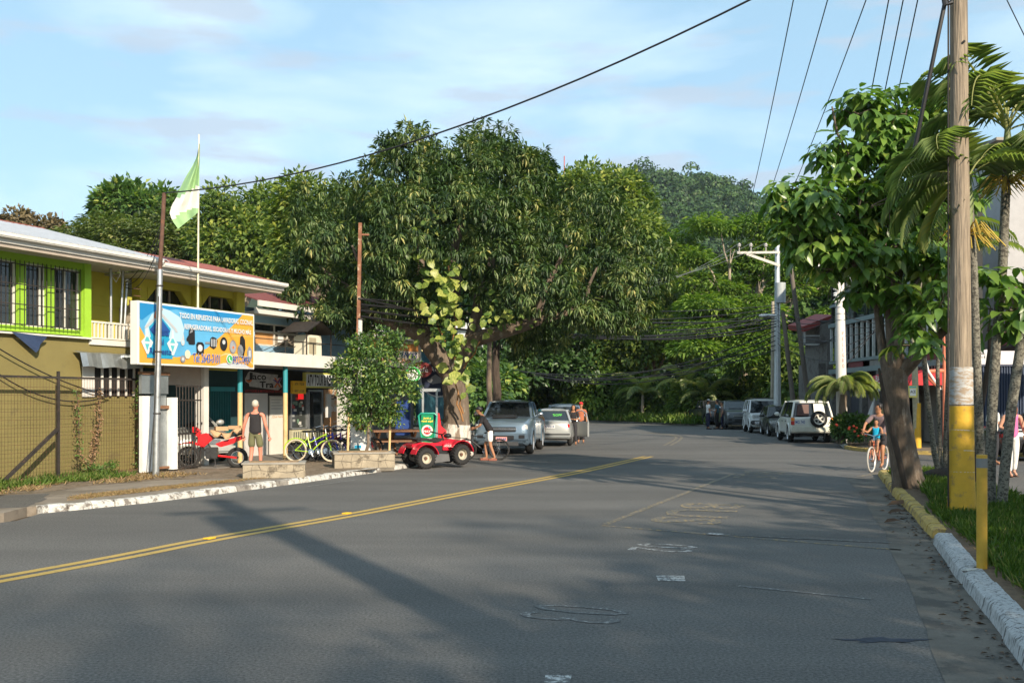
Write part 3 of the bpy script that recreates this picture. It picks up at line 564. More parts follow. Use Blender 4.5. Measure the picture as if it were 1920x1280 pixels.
nt_.links.new(nn_.outputs[0], sb.inputs[0]); nt_.links.new(sb.outputs[0], ad.inputs[0]); nt_.links.new(at_.outputs['Fac'], ad.inputs[1]); nt_.links.new(ad.outputs[0], rr_.inputs[0])
t = thing('creeper', 'yellow and green variegated climbing plant with large leaves running up the mango trunk', 'creeper', (-1.9, YM-.5, 0.1), frame='W')
rg = random.Random(11); lm = []
for i in range(5):
    q = leaves('leaf', np.array([[0, 0, 0.]]), np.array([[1., 0, 0]]), np.array([[0, 0, 1.]]), 1.0, 0.72+.06*i, POTH, [0.20+0.13*i], None, big=True); lm.append(q.data); bpy.data.objects.remove(q)
path = [((795, 430), (805, 560), 40, 34, 1.0), ((850, 490), (840, 560), 34, 40, 1.15), ((830, 560), (850, 620), 50, 46, 0.9), ((800, 610), (850, 650), 36, 22, .7), ((900, 590), (960, 600), 36, 30, .8), ((850, 640), (885, 680), 26, 26, .9), ((862, 690), (878, 735), 22, 10, 1.25), ((960, 590), (1000, 600), 20, 9, .6), ((800, 400), (830, 420), 30, 14, .8)]
k = 0
for (a, b, sp, n, sz) in path:
    for i in range(n):
        f = rg.random(); px = a[0]+(b[0]-a[0])*f+rg.gauss(0, sp*.40); py = a[1]+(b[1]-a[1])*f+rg.gauss(0, sp*.4); Y = YM-1.5-rg.random()*0.9 - (0.9 if py < 600 else 0)
        p = Wp(px, py, Y)-Vector(OFF[t.name]); d = Vector((rg.uniform(-.7, .7), rg.uniform(-.6, .1), rg.uniform(-1, .15))).normalized(); nn = Vector((rg.uniform(-.3, .6), -1, rg.uniform(.1, .9)))
        y = nn.cross(d).normalized(); z = d.cross(y); L_ = sz*rg.uniform(.18, .36)
        M = Matrix((d*L_, y*L_, z*L_)).transposed().to_4x4(); M.translation = p
        o = bpy.data.objects.new('leaf', lm[rg.randrange(5)]); COL.objects.link(o); o.parent = t; o.matrix_local = M; k += 1
mb = MB()
for (a, b) in (((868, 790), (850, 700)), ((850, 700), (855, 600)), ((855, 600), (835, 480)), ((870, 690), (900, 640)), ((815, 600), (835, 640)), ((868, 775), (858, 730))):
    branch(mb, Wp(*a, YM-.75), Wp(*b, YM-1.0), .03, .02, .15, 5, 6, a[0])
mb.build('stem', mat('creeper_stem', (0.32, 0.16, 0.06), 0.8, var=0.2), t, smooth=True)
# background trees ------------------------------------------------------
def B(px, Y, z=0): return ((px-CX)/F*Y, Y, z)
tree('tree', 'dark round tree rising highest behind the grey roof at the far left', B(262, 92), [lobe(255, 401, 62, 42, 92), lobe(235, 391, 40, 34, 91), lobe(300, 396, 36, 28, 92), lobe(255, 446, 70, 40, 92), lobe(214, 431, 26, 24, 90.5)], 1500, 9, 1.1, 0.62, 0.36, DEEP, tr=.45, seed=21, inner=.15, tbase=.6)
tree('tree', 'wide flat crowned olive green tree spreading low behind the flag', B(330, 80), [lobe(200, 455, 90, 40, 82), lobe(300, 455, 95, 50, 79), lobe(400, 470, 100, 50, 78), lobe(480, 500, 90, 50, 77), lobe(150, 450, 60, 25, 84), lobe(260, 500, 110, 40, 77), lobe(420, 520, 120, 30, 75), lobe(330, 425, 60, 25, 81)], 3000, 9, 0.9, 0.5, 0.26, OLIVE, 'layer', tr=.5, seed=22, inner=.1, tbase=.55)
tree('tree', 'yellowish airy tree with thin bare twigs standing right of the flag', B(455, 72), [lobe(440, 406, 55, 52, 72), lobe(490, 421, 60, 60, 71.5), lobe(410, 436, 50, 60, 72), lobe(520, 456, 60, 70, 70), lobe(460, 486, 80, 60, 71)], 1500, 8, 0.8, 0.42, 0.25, BROAD, tr=.3, seed=23, inner=.1, tbase=.66, bark=BARKP, limbs=12)
tree('tree', 'light green tree peeping over the left shoulder of the mango tree', B(600, 50), [lobe(585, 394, 60, 52, 50), lobe(635, 396, 44, 38, 50), lobe(610, 454, 80, 70, 50), lobe(545, 434, 34, 50, 50)], 1250, 9, 0.55, 0.34, 0.18, BROAD, tr=.28, seed=24, inner=.1, tbase=.72)
tree('tree', 'pale leaved tree with visible twigs rising behind the right side of the mango tree', B(1150, 90), [lobe(1120, 362, 70, 44, 89), lobe(1165, 384, 50, 46, 89), lobe(1070, 362, 40, 36, 89), lobe(1195, 467, 58, 62, 89), lobe(1150, 452, 90, 70, 89), lobe(1235, 532, 50, 60, 89)], 2300, 9, 0.85, 0.52, 0.29, BROAD, tr=.3, seed=25, inner=.08, tbase=.66, bark=BARKP, limbs=16)
rgr = random.Random(8); RL = [lobe(1330, 432, 60, 24, 76), lobe(1425, 430, 60, 22, 76), lobe(1545, 420, 50, 26, 78), lobe(1480, 440, 50, 24, 77)]
for i in range(34):
    py = 455+235*((i+.5)/34)+rgr.uniform(-12, 12); px = rgr.uniform(1265+(py-455)*.12, 1570); RL.append(lobe(px, py, rgr.uniform(24, 52), rgr.uniform(11, 20), 77-(py-430)/26+rgr.uniform(-1.5, 1.5)))
tree('rain_tree', 'broad bright green tree with flat layered crown behind the steel power pole', B(1390, 74, .1), RL,
     3600, 10, 0.62, 0.44, 0.16, RAIN, 'layer', trunk=Wp(1392, 640, 72), tr=.33, seed=26, inner=.1, tbase=.6, bark=BARKP, limbs=20)
tree('tree', 'round leafy green tree on the far side of the bend, right of the mango tree', B(1225, 86, .1), [lobe(1240, 620, 70, 50, 84), lobe(1190, 650, 50, 45, 83), lobe(1280, 640, 50, 40, 84), lobe(1230, 560, 60, 50, 85), lobe(1160, 600, 50, 50, 84), lobe(1130, 655, 55, 40, 84)], 1700, 9, 0.9, 0.46, 0.30, BROAD, tr=.3, seed=27, inner=.12, tbase=.68)
tree('tree', 'dark leafy tree in deep shade behind the parked pickup', B(1045, 91, .1), [lobe(1040, 600, 80, 50, 82), lobe(960, 640, 70, 50, 82), lobe(1090, 670, 50, 40, 82), lobe(1000, 690, 80, 35, 83), lobe(900, 660, 60, 50, 82)], 1500, 8, 0.9, 0.48, 0.30, DEEP, tr=.3, seed=28, inner=.15, tbase=.22)  # low tint base puts the deep shade into the leaf colour
# dense screen of forest beyond the bend, each crown its own
wall = [(720, 96, 560, 120, 110), (860, 98, 560, 120, 120), (1010, 98, 560, 120, 120), (1150, 100, 560, 110, 130), (1300, 97, 620, 110, 100), (1430, 97, 650, 110, 90), (1560, 92, 600, 110, 130), (1690, 88, 560, 110, 150), (1820, 86, 560, 110, 150), (1930, 86, 560, 90, 150), (610, 96, 570, 100, 110)]
for i, (px, Y, py, rx, ry) in enumerate(wall):
    w_ = ['leftmost, behind the blue building', 'behind the mango trunk', 'above the parked pickup', 'right of the mango tree', 'behind the young coconut palms', 'behind the steel power pole', 'behind the white concrete pole', 'behind the glass fronted building', 'behind the leaning broad leaved tree', 'farthest right', 'behind the white roofed shop']
    tree('forest_tree', 'tall dark forest tree closing the view beyond the bend, ' + w_[i], B(px, Y), [lobe(px, py, rx, ry, Y, 3.5), lobe(px-30, py+100, rx*.8, 60, Y-3, 3), lobe(px+40, py-40, rx*.7, ry*.6, Y, 3)], 1000, 9, 1.3, 0.75, 0.45, DEEP, tr=.3, seed=60+i, inner=.1, tbase=.42, group='forest trees beyond the bend')
# far trees at the left edge
tree('tree', 'small brownish tree peeping over the grey roof at the left edge', B(35, 95), [lobe(38, 412, 22, 14, 95), lobe(8, 418, 16, 10, 95), lobe(30, 440, 40, 22, 95), lobe(85, 428, 34, 12, 95)], 420, 8, .6, .5, .3, leafmat('brown_leaf', [(0, (0.05, 0.04, 0.02)), (0.6, (0.13, 0.10, 0.05)), (1, (0.22, 0.17, 0.09))], .15), tr=.25, seed=29, tbase=.6)
# undergrowth on the outer side of the bend
mid = [(1120, 83, 700, 32, 'pale'), (1165, 83, 720, 34, 'pale'), (1205, 80, 735, 32, 'd'), (1250, 78, 750, 26, 'd'), (1290, 74, 752, 24, 'd'), (1325, 72, 745, 26, 'd'), (1085, 85, 740, 26, 'd'), (1150, 82, 760, 22, 'pale'), (1420, 72, 690, 34, 'd'), (1480, 66, 700, 36, 'd'), (1395, 74, 720, 30, 'd')]
for i, (px, Y, py, r, kd) in enumerate(mid):
    w_ = ['beside the pale trunk at the start of the bend', 'under the round leafy tree', 'left of the coconut palms', 'between the coconut palms', 'below the right coconut palm', 'behind the three standing men', 'above the open car door', 'low at the verge left of the palms', 'behind the dark grey pickup', 'behind the steel power pole foot', 'behind the far parked cars']
    t = thing('bush', ('pale green' if kd == 'pale' else 'dense dark green') + ' bush at the bend, ' + w_[i], 'bush', B(px, Y, .1), frame='W', group='bushes along the bend')
    foliage('foliage', [lobe(px, py, r*1.2, (791-py)*0.55, Y), lobe(px+8, (py+785)/2, r*1.4, (790-py)*.5, Y-.6)], 420, 8, .45, .42, .22, RAIN if kd == 'pale' else BROAD, t, 'hang', 80+i, tbase=.6, inner=.1)
for i, (px, py, r, Y) in enumerate(((660, 735, 60, 66), (740, 730, 60, 68), (820, 735, 55, 66), (890, 745, 40, 60), (925, 740, 42, 64), (880, 700, 50, 72), (955, 745, 34, 88.6), (1000, 745, 36, 88.8), (1045, 748, 34, 88))):
    w_ = ['behind the blue building', 'behind the services panel', 'behind the porch frame', 'right of the mango trunk', 'behind the thin dark trunk', 'high up right of the mango trunk', 'above the pickup cab', 'above the yellow railing', 'left of the red capped man']
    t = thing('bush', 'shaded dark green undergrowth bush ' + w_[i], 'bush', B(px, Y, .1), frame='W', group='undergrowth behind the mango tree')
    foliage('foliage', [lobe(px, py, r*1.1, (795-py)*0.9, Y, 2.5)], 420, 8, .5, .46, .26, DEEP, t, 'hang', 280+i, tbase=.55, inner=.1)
# weeds on the verge
def tufts(name, pts, n, h, m, seed, spread=0.06, lean=0.45, z=0.1, wd=0.012, kind='stuff'):
    rng = np.random.default_rng(seed); tri = tessellate_polygon([[Vector((p[0], p[1], 0)) for p in pts]]); A = []
    P = np.array([(p[0], p[1]) for p in pts]); ar = np.array([abs(np.cross(P[t[1]]-P[t[0]], P[t[2]]-P[t[0]]))/2 for t in tri]); ar = ar/ar.sum()
    ci = rng.choice(len(tri), size=n//8+1, p=ar); r1 = np.sqrt(rng.random(len(ci))); r2 = rng.random(len(ci)); T_ = np.array(tri)[ci]
    C = P[T_[:, 0]]*(1-r1)[:, None]+P[T_[:, 1]]*(r1*(1-r2))[:, None]+P[T_[:, 2]]*(r1*r2)[:, None]
    keep = (np.sin(C[:, 0]*3.1+seed)+np.sin(C[:, 1]*2.3+C[:, 0])+rng.normal(size=len(C))*.6) > -1.0; C = C[keep]
    Q = np.repeat(C, 8, 0)+rng.normal(size=(len(C)*8, 2))*spread; k = len(Q); Q3 = np.column_stack([Q, np.full(k, z)])
    D = np.column_stack([rng.normal(size=(k, 2))*lean, np.ones(k)]); N = np.column_stack([rng.normal(size=(k, 2)), np.full(k, .3)])
    o = leaves(name, Q3, D, N, h*rng.uniform(.5, 1.25, k), wd, m, np.clip(rng.normal(.5, .25, k), 0, 1), None); o['kind'] = kind; return o
GRASS = leafmat('grass_blade', [(0, (0.05, 0.10, 0.018)), (0.5, (0.11, 0.19, 0.032)), (0.85, (0.18, 0.25, 0.055)), (1, (0.36, 0.31, 0.14))], 0.35, .5)
DRYG = leafmat('dry_blade', [(0, (0.16, 0.10, 0.05)), (0.6, (0.30, 0.21, 0.10)), (0.9, (0.42, 0.32, 0.17)), (1, (0.10, 0.14, 0.03))], 0.15, .7)
tufts('grass', [(5.55, 12.3), (6.2, 14.6), (7.0, 16.4), (8.2, 16.4), (7.1, 11.2), (6.1, 7.0), (5.2, 5.5), (4.0, 7.0), (4.7, 9.6), (5.3, 11.3)], 60000, .16, GRASS, 1, .05, .6, .12, .008)
tufts('grass', [(6.9, 16.2), (7.5, 18), (8.5, 22.2), (9.3, 22.6), (9.4, 21.8), (8.6, 18.4), (8.2, 16.2)], 18000, .19, GRASS, 2, .06, .6, .12, .011)
tufts('dry_grass', [(4.2, 7.6), (5.45, 12.0), (6.3, 14.6), (6.0, 13.5), (5.0, 9.6), (4.4, 6.2), (3.5, 6.5)], 5000, .05, DRYG, 3, .06, 1.2, .122, .006)
tufts('dry_grass', [gp(150, 930), gp(300, 914), gp(440, 900), gp(530, 893), gp(490, 897), gp(390, 908), gp(270, 922), gp(140, 936)], 9000, .05, DRYG, 4, .08, 1.3, .104, .008)
tufts('weeds', [gp(-80, 935), gp(60, 912), gp(250, 895), gp(262, 887), gp(-20, 898), gp(-90, 900)], 5000, .16, GRASS, 5, .07, .8, .104, .014)
tufts('weeds', [gp(-80, 938), gp(60, 920), gp(330, 896), gp(400, 890), gp(262, 887), gp(-90, 900)], 5000, .10, DRYG, 6, .07, 1.0, .104, .012)
tufts('weeds', [(3, 85.4), (7.3, 81), (10.6, 74.5), (13.2, 67), (15.0, 68), (12, 77), (8.6, 83), (3, 88)], 16000, .75, GRASS, 7, .5, .6, .1, .09)
# young coconut palms and other palms
FROND = leafmat('palm_leaflet', [(0, (0.10, 0.15, 0.06)), (0.5, (0.22, 0.28, 0.115)), (0.85, (0.34, 0.36, 0.16)), (1, (0.46, 0.41, 0.16))], 0.45, .4, .5)  # sheen on the leaflets is put into the lifted pale colour
def frond_mesh(name, L_, droop, wid, n, seed, lw=0.03, sweep=0.5, hang=0.5, m=None, tint=.5, curl=0):
    """feather frond along +x, arching over: joined leaflets and rachis"""
    rng = np.random.default_rng(seed); s = np.linspace(0, 1, 14); el = droop[0]+(droop[1]-droop[0])*s; x = np.concatenate([[0], np.cumsum(np.cos(el[:-1])*L_/13)]); z = np.concatenate([[0], np.cumsum(np.sin(el[:-1])*L_/13)]); yv = curl*s**2*L_*.3
    t = np.linspace(0.16, 1.0, n); X = np.interp(t, s, x); Z = np.interp(t, s, z); Yc = np.interp(t, s, yv); E = np.interp(t, s, el)
    P = []; D = []; N = []; LL = []
    for side in (-1, 1):
        for i in range(n):
            w = wid*math.sin(math.pi*(0.12+0.83*t[i]))**0.6*(rng.uniform(.85, 1.1))
            tx = np.array((math.cos(E[i]), 0, math.sin(E[i]))); d = tx*sweep*(0.6+t[i]) + np.array((0, side, 0)) + np.array((0, 0, -hang*rng.uniform(.6, 1.3))); P.append((X[i], Yc[i]+side*.008, Z[i])); D.append(d); N.append((-tx[2]*.5, -side*.4, 1.0)); LL.append(w)
    tn_ = np.clip(rng.normal(tint, .13, len(P)), 0, 1)
    q = leaves(name, np.array(P), np.array(D), np.array(N), np.array(LL), lw, m or FROND, tn_)
    me = q.data; bpy.data.objects.remove(q)
    mb = MB(); mb.tube([(x[i], yv[i], z[i]) for i in range(14)], [0.018*(1-.75*i/13)*max(L_/2, .6) for i in range(14)], 5)
    bm = bmesh.new(); bm.from_mesh(me); r = bpy.data.meshes.new('r'); r.from_pydata(mb.v, [], mb.f); bm.from_mesh(r); bm.to_mesh(me); bm.free(); bpy.data.meshes.remove(r)
    a = me.attributes['tint']; v = np.zeros(len(me.polygons), np.float32); a.data.foreach_get('value', v); v[-len(mb.f):] = .9; a.data.foreach_set('value', v)
    return me
def put(me, parent, p, az, roll=0.0, pitch=0.0, s=1.0, name='frond', label=None):
    o = bpy.data.objects.new(name, me); COL.objects.link(o); o.parent = parent
    q = Matrix.Rotation(az, 4, 'Z') @ Matrix.Rotation(-pitch, 4, 'Y') @ Matrix.Rotation(roll, 4, 'X')
    o.matrix_local = Matrix.Translation(Vector(p)-Vector(OFF[parent.name])) @ q @ Matrix.Scale(s, 4)
    if label: o['label'] = label
    return o
for (px, Y, py, lb, sd) in ((1205, 77, 740, 'young coconut palm with upright yellow green fronds, the left one at the bend', 1), (1285, 74, 725, 'young coconut palm with arching yellow fronds near the standing men', 2), (1325, 71, 748, 'low coconut palm with long drooping fronds just left of the standing men', 3)):
    b = Vector(B(px, Y, .1)); t = thing('coconut_palm', lb, 'palm', b, frame='W', group='young coconut palms at the bend'); hubp = Wp(px, py, Y); mb = MB(); branch(mb, b, hubp, .14, .10, .04, 4, 8, sd); mb.build('trunk', BARKP, t, smooth=True)
    fm = frond_mesh('frond', 3.4, (R(70), R(-40)), .62, 34, sd, .07, .7, .5, tint=.75); fm2 = frond_mesh('frond', 3.0, (R(55), R(-75)), .6, 32, sd+9, .07, .6, .7, tint=.6)
    for i in range(10): put(fm if i % 2 else fm2, t, hubp, R(36*i+sd*20), 0, R(12) if i % 2 else 0, rg.uniform(.8, 1.05))
# brushy date palm against the white concrete pole
t = thing('date_palm', 'short feathery date palm with drooping fronds in front of the white concrete pole', 'palm', (12.35, 37.4, .1), frame='W')
mb = MB(); hubp = Vector((12.5, 37.5, 1.95)); branch(mb, Vector((12.35, 37.4, .1)), hubp, .17, .13, .03, 4, 9, 3); mb.build('trunk', BARK, t, smooth=True)
fms = [frond_mesh('frond', 1.9, (R(60+6*i), R(-78)), .34, 80, 40+i, .009, .9, .55, tint=.55+.05*i) for i in range(4)]
for i in range(34): put(fms[i % 4], t, hubp, R(137.5*i), R(rg.uniform(-15, 15)), R(rg.uniform(-18, 22)), rg.uniform(.8, 1.1))
# flowering shrub in front of it
t = thing('flowering_shrub', 'low dark green shrub dotted with red flowers behind the white off road car', 'shrub', (13.2, 36.6, .1), frame='W')
foliage('foliage', [lobe(1584, 804, 24, 22, 37.5), lobe(1612, 806, 24, 22, 36.8), lobe(1600, 795, 24, 16, 37.2)], 700, 8, .14, .13, .08, DEEP, t, 'random', 95, tbase=.6, inner=.1)
rgf = random.Random(2)
for i in range(11):
    mb = MB(); p = Wp(1566+rgf.random()*60, 795+rgf.random()*22, 36.2); mb.sphere(p, .05, .05, .045, 6, 4); mb.build('flower', mat('red_flower', (0.75, 0.09, 0.04), .6), t)
# dark trunks standing in the shade behind the mango
for (px, py0, Y, px1, py1, lb, m_, r) in ((928, 778, 44, 932, 610, 'thin dark trunk standing directly behind the man in white shorts', BARKD, .19), (915, 775, 42.5, 918, 640, 'thin grey trunk with bright edge left of the dark trunk pair', BARK, .12), (972, 770, 89, 962, 655, 'dark forking trunk in the shade above the pickup cab', BARKD, .36), (1105, 772, 88, 1106, 690, 'pale trunk catching the sun left of the bushes at the bend', BARKP, .22), (1120, 772, 89, 1122, 690, 'slim brown trunk beside the pale sunlit trunk', BARK, .16)):
    b = Vector(B(px, Y, .08)); t = thing('tree', lb, 'tree', b, frame='W', group=None); mb = MB(); q = Wp(px1, py1, Y); pp = branch(mb, b, q, r*1.15, r*.8, .04, 5, 9, int(px)); branch(mb, q, q+Vector((1.5, 0, 2.2)), r*.6, r*.3, .1, 4, 7, 3); branch(mb, q, q+Vector((-1.6, .5, 2.0)), r*.6, r*.3, .1, 4, 7, 5)
    mb.build('trunk', m_, t, smooth=True); k = Y/F
    foliage('crown', [(np.array(q)+np.array((0, 0, 2.2)), np.array((2.6, 2.0, 1.6))), (np.array(q)+np.array((1.2, .6, 1.2)), np.array((2.0, 1.6, 1.0)))], 330, 9, .5, .34, .17, DEEP, t, 'hang', 120+int(px), tbase=.4)
# ================================================================== left side buildings (street frame: s along, d towards the street)
def bx(mb, s0, s1, d0, d1, z0, z1): return mb.box(s0, s1, -d1, -d0, z0, z1)
LIME = mat('lime_paint', (0.27, 0.48, 0.035), 0.65, var=0.10, vs=3, c2=(0.22, 0.40, 0.04), patch=.6, ps=3)
OLV = mat('olive_render', (0.185, 0.155, 0.055), 0.85, var=0.10, vs=1.2, bump=0.25, bs=60, c2=(0.15, 0.125, 0.05), patch=0.56, ps=1.5)
YW = mat('yellow_render', (0.50, 0.45, 0.06), 0.8, var=0.10, vs=1.5, bump=0.2, bs=50, c2=(0.48, 0.40, 0.06), patch=0.62, ps=2)
ROOFG = mat('grey_roof_sheet', (0.42, 0.43, 0.45), 0.45, 0.3, var=0.15, vs=3)
ROOFR = mat('red_roof_sheet', (0.24, 0.075, 0.055), 0.6, var=0.2, vs=4, c2=(0.33, 0.16, 0.11), patch=0.6, ps=4)
MAR = mat('maroon_roof_sheet', (0.15, 0.045, 0.04), 0.6, var=0.15, vs=4)
SOFF = mat('soffit', (0.40, 0.38, 0.33), 0.8, var=0.12, c2=(0.25, 0.22, 0.18), patch=0.6, ps=3)
BLUEW = mat('pale_blue_render', (0.22, 0.37, 0.50), 0.75, var=0.1, vs=2, c2=(0.19, 0.31, 0.42), patch=0.55, ps=2)
TEAL = mat('teal_paint', (0.03, 0.24, 0.28), 0.55, var=0.1); TAN = mat('tan_paint', (0.62, 0.42, 0.20), 0.7, var=0.1, vs=4, c2=(0.45, 0.30, 0.15), patch=0.62, ps=5)
BEIGE = mat('beige_render', (0.36, 0.31, 0.26), 0.85, var=0.12, vs=3)
WOODR = mat('raw_timber', (0.19, 0.095, 0.05), 0.8, var=0.25, vs=6)
IRON = mat('dark_iron', (0.03, 0.025, 0.022), 0.7, var=0.4, vs=9, c2=(0.08, 0.045, 0.03), patch=0.6, ps=7)
ZINC = mat('zinc_sheet', (0.34, 0.37, 0.38), 0.38, 0.7, var=0.25, vs=2.5, c2=(0.48, 0.50, 0.50), patch=0.55, ps=2)
INDIGO = mat('blue_frame', (0.13, 0.17, 0.36), 0.6)
def roof_sheet(mb, s0, s1, d0, z0, d1, z1, pitch=0.19, h=0.028):
    """corrugated sheet: ribs run up the slope"""
    n = int((s1-s0)/pitch); vs = []; fs = []
    for i in range(n*4+1):
        s = s0+(s1-s0)*i/(n*4); r = (0, h, h, 0)[i % 4]
        vs += [(s, -d0, z0+r), (s, -d1, z1+r), (s, -d0, z0+r-.02), (s, -d1, z1+r-.02)]
    for i in range(n*4): a = i*4; fs += [(a, a+1, a+5, a+4), (a+2, a+6, a+7, a+3), (a, a+4, a+6, a+2), (a+1, a+3, a+7, a+5)]
    mb.add(vs, fs)
DW = 0.95
# --- olive and lime building
t = thing('shop_house', 'building with lime green barred upper storey over an olive wall at the left edge', 'building', (0, -DW, .1), frame='L')
zl0 = ZL(165, 631, DW); zt = ZL(165, 490, DW); sL = SL(165, DW)
mb = MB(); bx(mb, -9, SL(265, DW), DW-.25, DW, 0.05, zl0-.02); mb.build('lower_wall', OLV, t)
mb = MB(); bx(mb, -9.5, sL-.18, DW-.3, DW+.05, zl0, zl0+.12); bx(mb, -9.5, sL-.18, DW-.3, DW+.05, zt-.22, zt+.3); bx(mb, sL-.18, sL, DW-1.4, DW+.1, zl0-.05, zt+.3)
bx(mb, -9.5, sL, DW-.9, DW-.88, zl0, zt)
wins = [(-60, 33), (47, 88), (100, 152)]
mb2 = MB(); gl_ = MB()
edges = [SL(a, DW) for w in wins for a in w]
for i in range(3):
    s1 = edges[2*i+1]; s2 = edges[2*i+2] if i < 2 else sL-.18
    bx(mb, s1, s2, DW-.3, DW+.03, zl0+.12, zt-.22)
mb.build('upper_wall', LIME, t)
for i in range(3):
    a, b = edges[2*i], edges[2*i+1]; m = (a+b)/2 if i != 1 else a+(b-a)*.8
    f = MB(); 
    for (x0, x1) in ((a, a+.035), (b-.035, b), (m-.02, m+.02)): bx(f, x0, x1, DW-.14, DW-.08, zl0+.12, zt-.22)
    bx(f, a, b, DW-.14, DW-.08, zl0+.12, zl0+.16); bx(f, a, b, DW-.14, DW-.08, zt-.27, zt-.22); w_ = f.build('window', WHITE, t)
    g = MB(); bx(g, a+.03, b-.03, DW-.13, DW-.115, zl0+.15, zt-.25); g.build('pane', GLASS, w_)
    g = MB(); bx(g, m+.1, b-.06, DW-.19, DW-.17, zl0+.15, zt-.3); g.build('curtain', mat('blue_curtain', (0.09, 0.10, 0.26), .9), w_)
g = MB(); s = SL(-60, DW+.2); e = SL(152, DW+.2)
while s < e+.02: g.tube([(s, -DW-.16, zl0+.10), (s, -DW-.16, zt-.22)], .009, 5); s += .108
for k in range(4): z = zl0+.14+(zt-.30-zl0-.14)*(k/3.0); g.beam((SL(-60, DW), -DW-.16, z), (e, -DW-.16, z), .012, .02)
for s in (SL(-40, DW), SL(38, DW), SL(95, DW), e): 
    for z in (zl0+.14, zt-.30): g.beam((s, -DW, z), (s, -DW-.16, z), .015, .015)
g.build('window_grille', IRON, t)
mb = MB(); bx(mb, -9.5, sL, DW-.1, DW+.12, zl0-.06, zl0-.025); mb.build('ledge', WHITE, t)
# roof with gutter
DE = 1.85; ze = ZL(300, 502, DE); sE = SL(533, DE); sR = SL(300, DE)
roof_z = lambda d: ze+.19+(DE-d)*0.25
mb = MB(); roof_sheet(mb, -9.5, SL(318, DE), DE, roof_z(DE), -2.2, roof_z(-2.2)); r_ = mb.build('roof', ROOFG, t); mb = MB(); bx(mb, -9.5, sR, -3.0, DE-.05, ze-.03, ze); mb.build('soffit', SOFF, t)
for (a, b, zz) in ((-9.5, sR, ze),):
    mb = MB(); bx(mb, a, b, DE-.04, DE, zz-.01, zz+.16); bx(mb, a, b, DE+.002, DE+.12, zz+.08, zz+.15); bx(mb, a, b, DE+.12, DE+.135, zz+.10, zz+.175); mb.build('gutter', WHITE, t, bevel=.012)
mb = MB(); bx(mb, -9.5, sR, DE-.2, DE-.05, ze-.085, ze-.03); mb.build('eave_board', BEIGE, t)
mb = MB(); bx(mb, -9.5, sL, -8, -7.8, .1, zt+.3); bx(mb, -9.5, -9.3, -7.8, DW-.26, .1, zt+.3); mb.build('rear_wall', BEIGE, t)
# blue rag hanging over the ledge
mb = MB(); a = LW(SL(22, 1.02), 1.02); pts = []
P1 = [(22, 622), (88, 631), (66, 661)]; q = [(SL(px, 1.1), -1.1, ZL(px, py, 1.1)) for px, py in P1]; vs = []; fs = []; n = 8
for i in range(n+1):
    for j in range(n+1-i):
        u_, v_ = i/n, j/n; w_ = 1-u_-v_; p = [q[0][k]*w_+q[1][k]*u_+q[2][k]*v_ for k in range(3)]; p[1] -= .02*math.sin(9*u_)+.03*v_*math.sin(5*u_+1); vs.append(tuple(p))
idx = {}; c_ = 0
for i in range(n+1):
    for j in range(n+1-i): idx[(i, j)] = c_; c_ += 1
for i in range(n):
    for j in range(n-i):
        fs.append((idx[i, j], idx[i+1, j], idx[i, j+1]))
        if j < n-i-1: fs.append((idx[i+1, j], idx[i+1, j+1], idx[i, j+1]))
mb.add(vs, fs); solo(mb, 'tarp', 'dark blue cloth hanging as a triangle from the ledge under the barred windows', 'cloth', mat('navy_cloth', (0.025, 0.045, 0.10), .8), q[0], 'L', smooth=True)
# --- yellow building
t = thing('shop_house', 'yellow two storey building with cut corner windows and a red roof behind the parts billboard', 'building', (sL, -.2, .1), frame='L')
DY = 0.15; DF = 0.55; sa = SL(262, DF); sb_ = SL(452, DF); zb = zl0-.1; zt2 = ze-.03
mb = MB(); bx(mb, sL+.001, sa, DY-.2, DY, zb, zt2); bx(mb, sa, sb_, DF-.25, DF, zb-.5, ZL(262, 570, DF))
zw0, zw1 = ZL(300, 568, DF), ZL(300, 541, DF)
wn_ = [(SL(276, DF), SL(352, DF)), (SL(378, DF), SL(447, DF))]
bx(mb, sa, wn_[0][0], DF-.25, DF, ZL(262, 570, DF), zt2); bx(mb, wn_[0][1], wn_[1][0], DF-.25, DF, ZL(262, 570, DF), zt2); bx(mb, wn_[1][1], sb_, DF-.25, DF, ZL(262, 570, DF), zt2)
for a, b in wn_: bx(mb, a, b, DF-.25, DF, zw1, zt2)
bx(mb, sb_-.2, sb_, -6, DF-.25, 2.75, zt2); mb.build('upper_wall', YW, t)
mb = MB()
for a, b in wn_:
    for (p, q_) in (((a, zw1), (a+.35, zw1)), ):
        mb.prism([(a, zw1), (a+.28, zw1), (a, zw0+.05)], -DF-.02, -DF+.2); mb.prism([(b, zw1), (b, zw0+.05), (b-.28, zw1)], -DF-.02, -DF+.2)
    bx(mb, a-.05, b+.05, DF, DF+.05, zw0-.05, zw0+.01)
bx(mb, sb_-.32, sb_+.02, DF, DF+.12, zb, zt2-.01); bx(mb, (wn_[0][1]+wn_[1][0])/2-.12, (wn_[0][1]+wn_[1][0])/2+.12, DF, DF+.12, zb, zt2-.01); bx(mb, sL+.3, sa, DY, DY+.04, zb+.9, zb+.98)
mb.build('pilaster', YW, t, bevel=.01)
